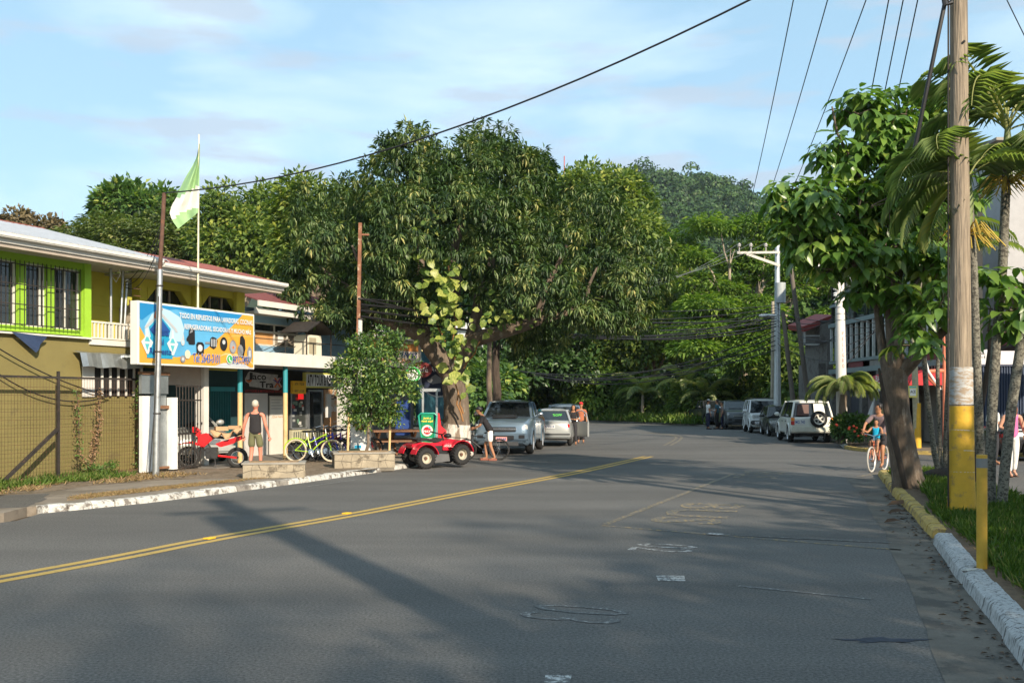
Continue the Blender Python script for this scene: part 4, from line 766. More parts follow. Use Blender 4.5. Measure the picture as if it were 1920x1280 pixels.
for i, (a, b) in enumerate(wn_):
    f = MB(); bx(f, a+.01, b-.01, DF-.2, DF-.15, zw0, zw0+.035)
    for k in range(4): s = a+.02+(b-a-.06)*k/3; bx(f, s, s+.03, DF-.2, DF-.15, zw0, zw1)
    w_ = f.build('window', BEIGE, t); g = MB(); bx(g, a+.01, b-.01, DF-.22, DF-.205, zw0, zw1); g.build('pane', GLASS, w_)
    f = MB(); a2, b2 = a+.38, b-.5
    for s in (a2, (a2+b2)/2, b2-.03): bx(f, s, s+.035, DF, DF+.04, zw0-.5, zw0-.06)
    bx(f, a2, b2, DF, DF+.04, zw0-.1, zw0-.06); w_ = f.build('window', INDIGO, t); g = MB(); bx(g, a2+.03, b2-.03, DF+.002, DF+.012, zw0-.5, zw0-.1); g.build('pane', GLASS, w_)
mb = MB(); bx(mb, sR, sE, -3.0, DE-.05, ze-.09, ze-.06); mb.build('soffit', SOFF, t)
mb = MB(); bx(mb, sR+.02, sE, DE-.04, DE, ze-.07, ze+.10); bx(mb, sR+.02, sE, DE+.002, DE+.12, ze+.02, ze+.10); bx(mb, sR+.02, sE+.02, DE+.12, DE+.135, ze+.04, ze+.125); mb.build('gutter', WHITE, t, bevel=.012)
mb = MB(); bx(mb, sR, sE-.05, DE-.2, DE-.05, ze-.145, ze-.09); mb.build('eave_board', BEIGE, t)
mb = MB(); roof_sheet(mb, SL(318, DE)+.02, sE, DE, ze+.12, -.6, ze+.12+(DE+.6)*.25, .16); mb.build('roof', ROOFR, t)
mb = MB(); roof_sheet(mb, 1.5, SL(318, DE)+.02, -2.1, roof_z(-2.2)+.0, -3.2, roof_z(-2.2)+.16, .16); mb.build('roof', ROOFR, t)['label'] = 'strip of red roof showing above the grey roof'
# balcony with white balustrade
s0, s1 = sL+.02, SL(262, .95); zbk = zl0-.05
mb = MB(); bx(mb, s0, s1, -.2, 1.0, zbk-.12, zbk); mb.build('balcony_slab', WHITE, t)
mb = MB(); bx(mb, s0, s1, .9, .96, zbk+.37, zbk+.41); bx(mb, s0, s1, .9, .96, zbk+.02, zbk+.05); mb.build('balustrade_rail', WHITE, t)
s = s0+.05; bal = None
while s < s1-.03:
    if bal is None: g = MB(); bx(g, s, s+.03, .91, .95, zbk+.05, zbk+.37); bal = g.build('baluster', WHITE, t); s_first = s
    else: o = bal.copy(); COL.objects.link(o); o.location = (s-s_first, 0, 0)
    s += .105
mb = MB(); bx(mb, SL(262, .8), SL(300, .8), -.3, .5, zbk-.5, zbk+.9); mb.build('balcony_wall', BEIGE, t)
# ground floor of the yellow building
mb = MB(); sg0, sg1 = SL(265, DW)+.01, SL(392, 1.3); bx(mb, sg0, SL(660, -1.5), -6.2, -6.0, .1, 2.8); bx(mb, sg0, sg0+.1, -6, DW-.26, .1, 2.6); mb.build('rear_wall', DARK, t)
mb = MB(); zc0 = ZL(388, 695, 1.3); bx(mb, SL(383, 1.3), SL(392, 1.3), 1.0, 1.3, .1, zc0+.1); bx(mb, sg0, SL(392, 1.3), -3, 1.75, zc0+.1, zb-.01)
mb.build('ground_floor_frame', WHITE, t, bevel=.01)
mb = MB(); bx(mb, SL(310, 1.25), SL(383, 1.25), 1.05, 1.2, ZL(360, 722, 1.25), zc0+.1); mb.build('lintel_wall', BEIGE, t)
# --- fence of welded wire
DFN = 1.38; t = thing('wire_fence', 'rusty welded wire fence with angle iron posts in front of the olive wall', 'fence', (0, -DFN, .1), frame='L')
f0, f1 = SL(-70, DFN), SL(266, DFN); zt_ = 2.22
mb = MB(); s = f0
while s < f1: mb.tube([(s, -DFN, .14), (s, -DFN, zt_)], .0032, 3, False); s += .075
z = .2
while z < zt_: mb.tube([(f0, -DFN, z), (f1, -DFN, z)], .0032, 3, False); z += .165
o = mb.build('wire_mesh', RUST, t); o['kind'] = 'stuff'
for s in (SL(-60, DFN), SL(108, DFN), SL(265, DFN)): g = MB(); g.beam((s, -DFN-.02, .05), (s, -DFN-.02, zt_+.13), .05, .05); g.build('post', IRON, t)
g = MB(); g.beam((f0, -DFN-.02, zt_), (f1, -DFN-.02, zt_), .045, .045); g.build('top_rail', IRON, t); g = MB(); g.beam((f0, -DFN-.02, .16), (f1, -DFN-.02, .16), .05, .05); g.build('bottom_rail', RUST, t)
g = MB(); g.beam((SL(28, 1.9), -1.5, .12), (SL(106, 1.4), -1.42, 1.15), .06, .06); g.build('brace', IRON, t)
# dead vines on the fence
VINE = leafmat('vine_leaf', [(0, (0.05, 0.09, 0.02)), (0.45, (0.09, 0.17, 0.03)), (0.6, (0.18, 0.10, 0.05)), (1, (0.30, 0.19, 0.11))], .2)
def vine(label, pts, n, tb, tv, sp, seed, d=1.42, ll=.07):
    t = thing('vine', label, 'vine', (SL(pts[0][0], d), -d, .1), frame='L'); rng = np.random.default_rng(seed); mb = MB()
    q = [(SL(a, d), -d-.01, ZL(a, b, d)) for a, b in pts]; mb.tube(q, .009, 5); mb.build('stem', BARKD, t)
    P = []
    for i in range(n): k = rng.integers(0, len(q)-1); f = rng.random(); p = np.array(q[k])*(1-f)+np.array(q[k+1])*f; P.append(p+rng.normal(size=3)*np.array((sp, .03, sp*.6)))
    P = np.array(P); D = rng.normal(size=(n, 3)); D[:, 2] -= .8; N = rng.normal(size=(n, 3))*.5+np.array((0, -1, .4))
    o = leaves('foliage', P, D, N, ll*rng.uniform(.6, 1.2, n), ll*.5, VINE, np.clip(rng.normal(tb, tv, n), 0, 1), t); o['kind'] = 'stuff'
vine('green creeping vine at the right end of the wire fence beside the white board', [(262, 700), (258, 745), (266, 800), (264, 850), (258, 885)], 420, .3, .16, .07, 1)
vine('withered brown vine hanging on the wire fence, right one of the pair', [(184, 730), (186, 790), (178, 830), (170, 868)], 330, .85, .12, .05, 2)
vine('half dry vine on the wire fence, left one of the pair', [(143, 732), (147, 790), (148, 850), (165, 874)], 240, .55, .22, .05, 3)
vine('low green weed climbing the foot of the wire fence', [(160, 868), (180, 880), (205, 874), (212, 868)], 260, .3, .12, .09, 4)
# --- opening with zinc awning and white bars in the olive wall
t = thing('vent_opening', 'barred white opening in the olive wall with a bent zinc sheet over it', 'opening', (SL(150, 1), -1.0, 2), frame='L')
a, b = SL(155, 1.0), SL(262, 1.0); z0, z1 = ZL(200, 742, 1.0), ZL(200, 688, 1.0)
g = MB(); bx(g, a, a+.33, .98, 1.0, z0-.02, z1); bx(g, a+.33, b, .955, .965, z0, z1); g.build('frame', WHITE, t)
g = MB(); bx(g, a+.33, b, .97, .975, z0, z1); g.build('dark_gap', DARK, t)
for i in range(6): g = MB(); s = a+.5+i*.235; bx(g, s, s+.05, 1.0, 1.03, z0, z1); g.build('bar', WHITE, t)
g = MB(); n = 12; vs = []; fs = []
for i in range(n+1):
    s = SL(149, 1.2)+(SL(262, 1.2)-SL(149, 1.2))*i/n; w_ = .03*math.sin(i*1.3)
    vs += [(s, -1.0, z1+.32+w_*.3), (s, -1.22-w_, z1+.28), (s, -1.30-w_, z1-.02+w_*.5), (s, -1.29-w_, z1-.03+w_*.5)]
for i in range(n):
    for j in range(3): fs.append((i*4+j, (i+1)*4+j, (i+1)*4+j+1, i*4+j+1))
g.add(vs, fs); g.build('zinc_awning', ZINC, t)
# --- meter board beside the gate
t = thing('meter_shelter', 'patched white board and zinc utility box by the pavement left of the barred gate', 'utility box', (SL(290, 1.7), -1.7, .1), frame='L')
S_ = lambda px, d=1.7: SL(px, d)
g = MB(); bx(g, S_(267), S_(292), 1.6, 1.7, .12, ZL(280, 742, 1.7)); bx(g, S_(319), S_(330), 1.6, 1.75, .14, ZL(325, 745, 1.7)); g.build('white_board', mat('old_white_board', (0.66, 0.66, 0.64), .7, var=.08, c2=(.38, .36, .33), patch=.66, ps=3), t)
g = MB(); bx(g, S_(292)+.01, S_(318), 1.55, 1.62, .22, ZL(300, 770, 1.7)); bx(g, S_(268), S_(318), 1.58, 1.66, ZL(300, 738, 1.7)+.0, ZL(300, 703, 1.7)); bx(g, S_(292)+.01, S_(318), 1.555, 1.60, ZL(300, 770, 1.7)+.02, ZL(300, 738, 1.7)-.01); g.build('zinc_sheet', ZINC, t)
for a_ in ((S_(268), S_(319), 1.55, 1.70, ZL(300, 703, 1.7)+.003, ZL(300, 698, 1.7)+.01), (S_(292)+.01, S_(319)-.01, 1.62, 1.68, ZL(300, 766, 1.7), ZL(300, 760, 1.7)), (S_(292)+.01, S_(319)-.01, 1.62, 1.69, .17, .22)): g = MB(); bx(g, *a_); g.build('timber', WOODR, t)
# --- barred gate
t = thing('barred_gate', 'tall black iron bar gate standing half open in front of the red motorcycle', 'gate', (SL(330, 1.62), -1.62, .1), frame='L')
zg = ZL(350, 724, 1.62)
for z in (.16, .95, 1.75, zg): g = MB(); g.beam((S_(330, 1.62), -1.62, z), (S_(377, 1.62), -1.62, z), .03, .035); g.build('rail', IRON, t)
for i in range(9): s = S_(331, 1.62)+(S_(376, 1.62)-S_(331, 1.62))*i/8; g = MB(); g.tube([(s, -1.62, .1), (s, -1.62, zg+.03)], .013, 6); g.build('bar', IRON, t)
# --- parts shop billboard
DB = 2.0; b0_, b1_ = SL(258, DB), SL(477, DB); zb0, zb1 = ZL(365, 689, DB)+.02, ZL(365, 576, DB); Wb = b1_-b0_; Hb = zb1-zb0
t = thing('billboard', 'large blue and orange billboard for appliance spare parts with phone numbers above the gate', 'billboard', (b0_, -DB, zb0), frame='L')
g = MB(); bx(g, b0_, b1_, DB-.22, DB, zb0, zb1); g.build('box', CLEANWHITE, t, bevel=.01)
pr = {}
def pm_(nm, c): return pr.setdefault(nm, mat('print_'+nm, tuple(x*.74 for x in c), .55, var=.05))
def face(name, poly, lay, m):        # polygon in board fractions, each print layer a sheet above the last
    g = MB(); g.prism([(b0_+x*Wb, zb0+y*Hb) for x, y in poly], -DB-.003*lay-.001, -DB-.003*lay); return g.build(name, m, t)
ORG = pm_('orange', (0.85, 0.42, 0.055)); SKYB = mat('print_sky', (0.09, 0.33, 0.55), .55, var=.25, vs=.5)
fr = .012
face('print', [(fr, .03), (1-fr, .03), (1-fr, .97), (fr, .97)], 1, ORG)
cv = [(fr, .97), (fr, .60), (.06, .42), (.13, .16), (.30, .145), (.42, .19), (.55, .32), (.66, .52), (.78, .74), (.88, .97)]
face('print', cv, 2, SKYB)
face('print', [(fr, .97), (.88, .97), (.85, .90), (.55, .86), (.30, .93), (.12, .86), (.03, .70), (fr, .72)], 3, pm_('deep_blue', (0.02, 0.27, 0.60)))
face('print', [(.05, .60), (.10, .80), (.17, .93), (.24, .90), (.33, .80), (.36, .62), (.34, .40), (.05, .40)], 4, pm_('glow', (0.50, 0.72, 0.84)))
face('print', [(.62, .03), (.70, .085), (.80, .105), (.90, .085), (.955, .03)], 2, pm_('grey', (0.62, 0.66, 0.72)))
face('print', [(.64, .18), (.72, .235), (.82, .235), (.92, .18), (.985, .08), (.985, .11), (.92, .215), (.82, .265), (.72, .262)], 2, pm_('light_orange', (0.90, 0.60, 0.28)))
face('print', [(.72, .50), (.80, .56), (.985, .58), (.985, .62), (.80, .60)], 2, pm_('light_orange2', (0.86, 0.47, 0.10)))
NAVY = pm_('navy', (0.02, 0.09, 0.33)); PW = pm_('white', (0.85, 0.86, 0.86)); CY = pm_('cyan', (0.02, 0.36, 0.60))
face('logo', [(.065, .11), (.265, .11), (.265, .36), (.235, .45), (.25, .60), (.165, .80), (.08, .60), (.095, .45), (.065, .36)], 5, CY)
face('logo', [(.085, .56), (.165, .77), (.245, .56), (.225, .50), (.165, .46), (.105, .50)], 6, NAVY)
face('picture', [(.045, .58), (.055, .62), (.165, .87), (.295, .61), (.305, .55), (.287, .55), (.275, .60), (.165, .82), (.06, .58)], 7, pm_('steel', (0.55, 0.57, 0.60)))
face('picture', [(.115, .76), (.13, .87), (.175, .93), (.185, .90), (.15, .83), (.135, .73)], 8, pm_('red', (0.75, 0.20, 0.06)))
for cx in (.065, .262):
    face('picture', [(cx-.045, .36), (cx-.01, .45), (cx-.006, .58), (cx+.006, .58), (cx+.01, .45), (cx+.045, .36), (cx+.01, .17), (cx-.004, .17)], 8, pm_('pale', (0.70, 0.80, 0.80)))
    face('picture', [(cx-.02, .37), (cx-.008, .44), (cx+.008, .44), (cx+.02, .37)], 9, pm_('aqua', (0.12, 0.55, 0.62)))
    face('picture', [(cx-.016, .33), (cx+.016, .33), (cx, .22)], 9, pm_('aqua', (0.12, 0.55, 0.62)))
def btext(s, cx, cy, w, h, m, lay, grow=0.0, out=None, og=.06, shear=0):
    if out: text(s, out, t, (b0_+cx*Wb, -DB-.003*(lay-1), zb0+cy*Hb), w*Wb*1.008, h*Hb*1.10, grow=og, shear=shear)
    return text(s, m, t, (b0_+cx*Wb, -DB-.003*lay, zb0+cy*Hb), w*Wb, h*Hb, grow=grow, shear=shear)
btext('TODO EN REPUESTOS PARA LAVADORAS, COCINAS,', .645, .83, .66, .105, PW, 12, .022)
btext('REFRIGERADORAS, SECADORAS Y MUCHO MÁS', .655, .665, .60, .12, PW, 12, .022)
btext('Casa', .165, .55, .13, .15, NAVY, 14, .02); btext('del', .16, .375, .055, .10, NAVY, 14, .02); btext('Repuesto', .165, .21, .17, .13, NAVY, 14, .02)
btext('Tel: 2643-3101', .545, .155, .235, .15, pm_('text_blue', (0.03, 0.10, 0.42)), 12, .012, PW, .03)
btext('8921-7493', .855, .155, .155, .14, pm_('text_blue', (0.03, 0.10, 0.42)), 12, .012, PW, .03)
asp = Hb/Wb
def disc_(cx, cy, r, lay, m, n=18, ax=1.0, name='picture'): face(name, [(cx+r*asp*ax*math.cos(2*math.pi*i/n), cy+r*math.sin(2*math.pi*i/n)) for i in range(n)], lay, m)
disc_(.752, .16, .085, 11, PW); disc_(.752, .16, .07, 12, pm_('green', (0.06, 0.50, 0.12)), name='logo'); face('logo', [(.742, .19), (.747, .205), (.752, .185), (.750, .165), (.758, .135), (.764, .14), (.769, .125), (.760, .11), (.750, .125), (.743, .16)], 13, PW)
PB = pm_('black', (0.02, 0.02, 0.022)); PG = pm_('mid_grey', (0.28, 0.29, 0.31)); PL = pm_('light_grey', (0.62, 0.64, 0.66))
face('picture', [(.39, .40), (.395, .60), (.41, .66), (.43, .66), (.445, .60), (.447, .38), (.44, .37), (.40, .37)], 8, PB); face('picture', [(.375, .46), (.392, .52), (.392, .42), (.378, .42)], 8, PB); face('picture', [(.40, .55), (.41, .61), (.43, .62), (.425, .58)], 9, PG)
face('picture', [(.462, .22), (.457, .38), (.47, .42), (.51, .42), (.525, .38), (.523, .24), (.515, .22)], 8, PB); disc_(.49, .32, .06, 9, PL); disc_(.49, .32, .035, 10, PW)
face('picture', [(.535, .43), (.575, .44), (.575, .40), (.535, .40)], 8, PG); face('picture', [(.575, .36), (.58, .50), (.60, .53), (.63, .51), (.645, .47), (.635, .36), (.61, .32)], 8, PB)
for i in range(4): face('picture', [(.585+i*.014, .36), (.591+i*.014, .36), (.591+i*.014, .49), (.585+i*.014, .49)], 9, PL)
disc_(.70, .42, .12, 8, PB, ax=.8); disc_(.70, .45, .04, 9, PL); disc_(.785, .38, .12, 8, PG, ax=.75); disc_(.785, .38, .10, 9, pm_('plate_grey', (0.40, 0.41, 0.43)), ax=.8); disc_(.787, .37, .025, 10, pm_('red', (0.75, 0.2, 0.06)))
face('picture', [(.85, .40), (.855, .57), (.875, .60), (.90, .52), (.905, .36), (.885, .20), (.865, .22)], 8, PB); disc_(.855, .32, .11, 9, PG, ax=.7)
face('picture', [(.925, .18), (.92, .32), (.94, .42), (.965, .36), (.972, .22), (.95, .12)], 8, PG); face('picture', [(.935, .22), (.935, .33), (.955, .34), (.957, .22)], 9, PL)
disc_(.385, .20, .075, 8, pm_('cream', (0.75, 0.73, 0.55)), ax=.9); disc_(.345, .12, .06, 9, PG); disc_(.345, .12, .03, 10, PL); disc_(.345, .40, .06, 8, PL, ax=.7); disc_(.345, .40, .03, 9, pm_('glow', (0.5, .72, .84)), ax=.7); face('picture', [(.34, .45), (.348, .56), (.356, .45)], 9, PL)
for px in (268, 470): g = MB(); g.beam((SL(px, DB-.2), -DB+.21, zb0+.2), (SL(px, DB-.2), -.6, zb0+.2), .05, .05); g.build('bracket', STEEL, t)
# small orange rusty ladder behind the board
g = MB(); s = SL(246, 1.4)
for o_ in (0, .22): g.beam((s+o_, -1.5, zl0-.1), (s+o_, -1.35, ZL(246, 562, 1.4)), .02, .02)
for k in range(8): z = zl0+k*.16; g.beam((s, -1.48, z), (s+.22, -1.48, z), .014, .014)
solo(g, 'ladder', 'short rusty orange ladder leaning behind the left end of the billboard', 'ladder', RUST, (s, -1.4, zl0), 'L')
# service pipes and poles
def pole(name, label, cat, p, q, r0, r1, m, parts=(), n=12):
    t = thing(name, label, cat, p, frame='W'); mb = MB(); k = 8; mb.tube([Vector(p).lerp(Vector(q), i/k) for i in range(k+1)], [r0+(r1-r0)*i/k for i in range(k+1)], n); mb.build('shaft', m, t, smooth=True); return t
p0 = LW(SL(208, .9), .9, zbk); z = ZL(208, 500, .9); t = pole('service_pipe', 'tall thin galvanised pipe with a cable loop on the balcony, leftmost pipe', 'pipe', p0, (p0.x, p0.y, z), .03, .03, STEEL)
mb = MB(); mb.tube([(p0.x, p0.y, z), (p0.x+.15, p0.y, z+.04), (p0.x+.22, p0.y, z-.15), (p0.x+.12, p0.y, z-.35), (p0.x-.02, p0.y, z-.15)], .012, 5); mb.build('cable', WHITE, t)
p0 = LW(SL(206, 1.3), 1.3, zbk); 
for (px, pt, pb, lb) in ((231, 503, 600, 'middle galvanised pipe on the balcony with a round weatherhead'), (238, 525, 598, 'short galvanised pipe on the balcony nearest the billboard')):
    a = LW(SL(px-6, .9), .9, zbk); b = LW(SL(px, .9), .9, ZL(px, pt, .9)); t = pole('service_pipe', lb, 'pipe', a, b, .03, .03, STEEL); mb = MB(); mb.sphere(b, .06, .06, .05); mb.build('weatherhead', STEEL, t, smooth=True)
# poles at the kerb side
pb_ = Wp(292, 891, 21.9); pb_.z = .1; pm1 = Wp(300, 505, 21.9); pt1 = Wp(308, 362, 21.9)
t = pole('utility_pole', 'leaning galvanised tube pole with a rusty upper length in front of the billboard', 'pole', pb_, pm1, .075, .06, STEEL); mb = MB(); mb.tube([pm1-Vector((0, 0, .02)), pt1], .045, 10); mb.build('upper_tube', RUST, t, smooth=True)
for zz in (.3, .6, .92): q = Vector(pb_).lerp(pm1, zz); mb = MB(); mb.disc(q, (0, 0, 1), .082, .03, 14); mb.build('clamp', IRON, t)
mb = MB(); mb.tube([Vector(pb_)+Vector((-.12, -.05, 0)), Vector(pb_).lerp(pm1, .35)+Vector((-.02, -.08, 0)), pm1+Vector((-.0, -.08, -.6))], .012, 5); mb.build('ground_wire', BLACK, t)
pb2 = Wp(673, 845, 27.4); pb2.z = .1; pm2 = Wp(675, 598, 27.4); pt2 = Wp(677, 418, 27.4)
t = pole('utility_pole', 'rusty box section pole with a small top arm beside the conference sign', 'pole', pb2, pm2, .07, .065, mat('grey_white_pole', (.5, .49, .46), .7, c2=(.3, .26, .2), patch=.55)); mb = MB(); mb.beam(pm2-Vector((.05, 0, .6)), pt2-Vector((.02, 0, 0)), .09, .09); mb.beam(Wp(677, 440, 27.4), Wp(692, 440, 27.4), .05, .05); mb.build('upper_section', mat('rust_section', (.20, .085, .045), .8, var=.35, vs=5, c2=(.45, .36, .26), patch=.55, ps=3), t)
for py in (598, 560): mb = MB(); mb.disc(Wp(676, py, 27.4), (0, 0, 1), .085, .04, 12); mb.build('cable_clamp', IRON, t)
# flag on a thin staff
fb = LW(SL(371, 1.9), 1.9, ZL(371, 575, 1.9)); Yf = fb.y; ft = Wp(373, 252, Yf)
t = thing('flag', 'faded green and white flag hanging from a thin cream staff above the billboard', 'flag', fb, frame='W')
mb = MB(); mb.tube([fb-Vector((0, 0, .4)), fb, ft], [.028, .026, .012], 8); mb.build('staff', mat('cream_staff', (.62, .58, .42), .6), t, smooth=True)
rows = 22; cols = 12; V = []; TT = []
left = [(373, 270), (369, 295), (360, 312), (349, 330), (338, 352), (330, 372), (322, 385), (318, 400), (324, 415), (334, 429)]; right = [(375, 270), (374.5, 300), (374, 325), (373.8, 345), (373.5, 365), (373, 380), (372.5, 390), (372.2, 396), (371.8, 399), (370, 400)]
def it(a, u_): i = min(int(u_*(len(a)-1)), len(a)-2); f = u_*(len(a)-1)-i; return (a[i][0]*(1-f)+a[i+1][0]*f, a[i][1]*(1-f)+a[i+1][1]*f)
for i in range(rows+1):
    for j in range(cols+1):
        a, b = it(left, i/rows), it(right, i/rows); f = j/cols; px = a[0]*(1-f)+b[0]*f; py = a[1]*(1-f)+b[1]*f
        Yq = Yf+.10*math.sin(6.5*f+i*.25)*(1-f)+.05*math.sin(11*f+1); V.append(tuple(Wp(px, py, Yq)))
mb = MB(); fs = []; mi = []
for i in range(rows):
    for j in range(cols):
        a = i*(cols+1)+j; fs.append((a, a+1, a+cols+2, a+cols+1)); k = (i/rows)*1.0+(1-j/cols)*(.12)-.02*(j == 0)
        lo = .36-.02*(j/cols)-0.22*(j/cols)*0; mi.append(1 if (.30+.22*(1-j/cols)) < i/rows < (.62+.22*(1-j/cols)) else 0)
mb.add(V, fs); mb.m = mi; o = mb.build('cloth', [mat('flag_green', (0.25, 0.41, 0.19), .8, var=.08), mat('flag_white', (0.60, 0.58, 0.53), .8, var=.06)], t, smooth=True)
# --- row of shops under the canopy
DC = 1.75; zk0 = ZL(540, 686, DC)-.01; zk1 = ZL(540, 664, DC)+.02; c0, c1 = SL(392, DC)+.05, SL(662, DC)
DS = -.35
t = thing('shop_row', 'low shops under a long white canopy held by teal and tan posts', 'building', (c0, -DS, .1), frame='L')
mb = MB(); bx(mb, c0, c1, -1.4, DC, zk0+.02, zk1-.02); mb.build('canopy_slab', SOFF, t)
n_ = 9
for i in range(n_): a = c0+(c1-c0)*i/n_; mb = MB(); bx(mb, a+.004, a+(c1-c0)/n_-.004, DC+.001, DC+.03, zk0, zk1); mb.build('fascia_panel', WHITE, t)
for px, dd in ((450, 1.45), (535, 1.6)):
    g = MB(); s = SL(px, dd); g.tube([(s, -dd, .1), (s, -dd, 1.95)], .065, 12); p_ = g.build('post', TAN, t, smooth=True); g = MB(); g.tube([(s, -dd, 1.952), (s, -dd, zk0+.02)], .066, 12); g.build('teal_band', TEAL, p_, smooth=True)
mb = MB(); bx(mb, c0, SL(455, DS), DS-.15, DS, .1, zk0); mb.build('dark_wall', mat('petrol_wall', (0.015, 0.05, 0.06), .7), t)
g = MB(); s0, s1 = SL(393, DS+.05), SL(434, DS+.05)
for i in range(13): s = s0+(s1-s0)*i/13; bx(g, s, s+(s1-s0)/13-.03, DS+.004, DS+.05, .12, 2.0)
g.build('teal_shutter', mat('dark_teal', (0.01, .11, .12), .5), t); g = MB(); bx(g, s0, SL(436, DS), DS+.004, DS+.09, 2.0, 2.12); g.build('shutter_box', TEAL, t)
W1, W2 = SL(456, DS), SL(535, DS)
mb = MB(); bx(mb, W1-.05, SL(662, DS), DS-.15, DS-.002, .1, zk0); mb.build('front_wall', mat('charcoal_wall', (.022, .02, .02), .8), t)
mb = MB(); bx(mb, SL(457, DS), SL(500, DS), DS, DS+.04, .12, ZL(480, 737, DS)); mb.build('roller_door', mat('grey_white_door', (.50, .48, .45), .6, var=.05), t)
mb = MB(); bx(mb, SL(504, DS), SL(533, DS), DS, DS+.05, .12, ZL(520, 742, DS)); d_ = mb.build('door', mat('cream_door', (.58, .56, .50), .6, var=.06), t); d_['label'] = 'cream door leaf with small lettering'
text('¿Que hacer?', mat('brown_print', (.45, .22, .06), .6), d_, (SL(519, DS), -DS-.055, 1.25), .62, .10, raw=False); 
for k in range(5): g = MB(); zz = 1.85-.09*k; bx(g, SL(506, DS), SL(528-(k % 3)*3, DS), DS+.051, DS+.053, zz, zz+.018); g.build('small_print', PG, d_)
# Jaco Trax sign
t2 = thing('shop_sign', 'black banner with torn grey patch reading Jaco Trax between the teal topped posts', 'sign', (SL(457, DS), -DS, 2.0), frame='L')
sx0, sx1 = SL(457, DS+.05), SL(531, DS+.05); sz0, sz1 = ZL(495, 736, DS), ZL(495, 696, DS); sw = sx1-sx0; sh = sz1-sz0
mb = MB(); bx(mb, sx0, sx1, DS+.005, DS+.05, sz0, sz1); mb.build('panel', mat('black_sign', (.012, .012, .012), .5), t2)
def sp(name, poly, lay, m, d=DS): g = MB(); g.prism([(sx0+x*sw, sz0+y*sh) for x, y in poly], -d-.05-.004*lay, -d-.05-.004*lay+.003); return g.build(name, m, t2)
sp('patch', [(.03, .62), (.10, .90), (.14, .97), (.40, .90), (.86, .86), (.84, .70), (.97, .74), (.90, .50), (.97, .30), (.86, .12), (.50, .20), (.14, .28), (.12, .42), (.04, .50)], 1, mat('silver_print', (.42, .42, .42), .6, var=.3, vs=9))
text('aco', PB, t2, (sx0+.38*sw, -DS-.060, sz0+.70*sh), .34*sw, .22*sh, grow=.02); text('J', PB, t2, (sx0+.14*sw, -DS-.060, sz0+.72*sh), .14*sw, .40*sh, grow=.03)
text('Tra', PB, t2, (sx0+.56*sw, -DS-.060, sz0+.38*sh), .36*sw, .30*sh, grow=.03); text('X', pm_('red', (.75, .2, .06)), t2, (sx0+.84*sw, -DS-.064, sz0+.48*sh), .20*sw, .46*sh, grow=.03)
sp('print', [(.70, .62), (.78, .62), (.84, .50), (.92, .74), (.96, .74), (.86, .44)], 4, pm_('indigo', (.08, .08, .35))); sp('print', [(.05, .60), (.05, .52), (.12, .44), (.18, .52), (.18, .60), (.12, .54)], 4, pm_('red', (.75, .2, .06)))
text('ATV TOURS & MOTORCYCLE RENTAL', pm_('dark_red', (.45, .03, .03)), t2, (sx0+.5*sw, -DS-.060, sz0+.07*sh), .94*sw, .12*sh, grow=.02)
# window, door and poster wall of the tour shop
w0, w1 = SL(543, DS), SL(574, DS); zw = .85; zwt = ZL(560, 735, DS)
f = MB()
for s in (w0, w1-.04): bx(f, s, s+.04, DS+.002, DS+.06, zw, zwt)
bx(f, w0, w1, DS+.002, DS+.06, zw, zw+.04); bx(f, w0, w1, DS+.002, DS+.06, zwt-.04, zwt); wn2 = f.build('window', STEEL, t)
g = MB(); bx(g, w0+.04, w1-.04, DS+.01, DS+.02, zw, zwt); g.build('pane', glass('shop_glass', (.05, .055, .05), .08), wn2)
rgx = random.Random(6)
for i in range(16): 
    g = MB(); x = rgx.uniform(w0+.06, w1-.22); z = rgx.uniform(zw+.06, zwt-.2); bx(g, x, x+rgx.uniform(.07, .17), DS+.021+i*.0008, DS+.0215+i*.0008, z, z+rgx.uniform(.05, .14)); g.build('sticker', [mat('sticker_white', (.5, .5, .46), .6), mat('sticker_red', (.4, .05, .04), .6), mat('sticker_green', (.12, .2, .14), .6), mat('sticker_grey', (.25, .26, .25), .6)][i % 4], wn2)
g = MB(); bx(g, w0+.35, w0+.62, DS+.061, DS+.07, zwt-.22, zwt-.05); g.build('neon_sign', emis('neon_red', (.8, .02, .02), .5), wn2)
mb = MB(); bx(mb, w0-.02, w1+.35, DS+.002, DS+.10, .45, zw-.02); mb.build('window_parapet', mat('parapet', (.45, .42, .28), .8, var=.2, vs=8), t)
for i in range(14): g = MB(); s = w0+.05+i*.115; g.prism([(s, .5), (s+.05, .5), (s+.065, zw-.08), (s+.015, zw-.08)], -DS-.112, -DS-.102); g.build('painted_stripe', mat('stripe_grey', (.12, .13, .10), .7), t)
mb = MB(); d0, d1 = SL(577, DS), SL(601, DS); bx(mb, d0, d1, DS+.002, DS+.03, .12, 2.02); mb.build('glass_door', GLASS, t)
mb = MB(); bx(mb, d0-.05, d0, DS+.002, DS+.07, .12, 2.08); bx(mb, d1, d1+.05, DS+.002, DS+.07, .12, 2.08); bx(mb, d0, d1, DS+.002, DS+.07, 2.02, 2.08); mb.build('door_frame', STEEL, t)
p0_, p1_ = SL(605, DS), SL(640, DS); mb = MB(); bx(mb, p0_, p1_, DS+.002, DS+.05, .12, 2.1); pw = mb.build('poster_wall', mat('peach_wall', (.50, .27, .13), .7, var=.15, vs=3, c2=(.50, .50, .46), patch=.50, ps=1.2), t)
text('CAM', PB, pw, ((p0_+p1_)/2+.1, -DS-.053, 1.84), .62, .14, grow=.02); text('El Búho', mat('white_print', (.6, .6, .6), .6), pw, ((p0_+p1_)/2, -DS-.053, 1.46), .85, .17, grow=.03)
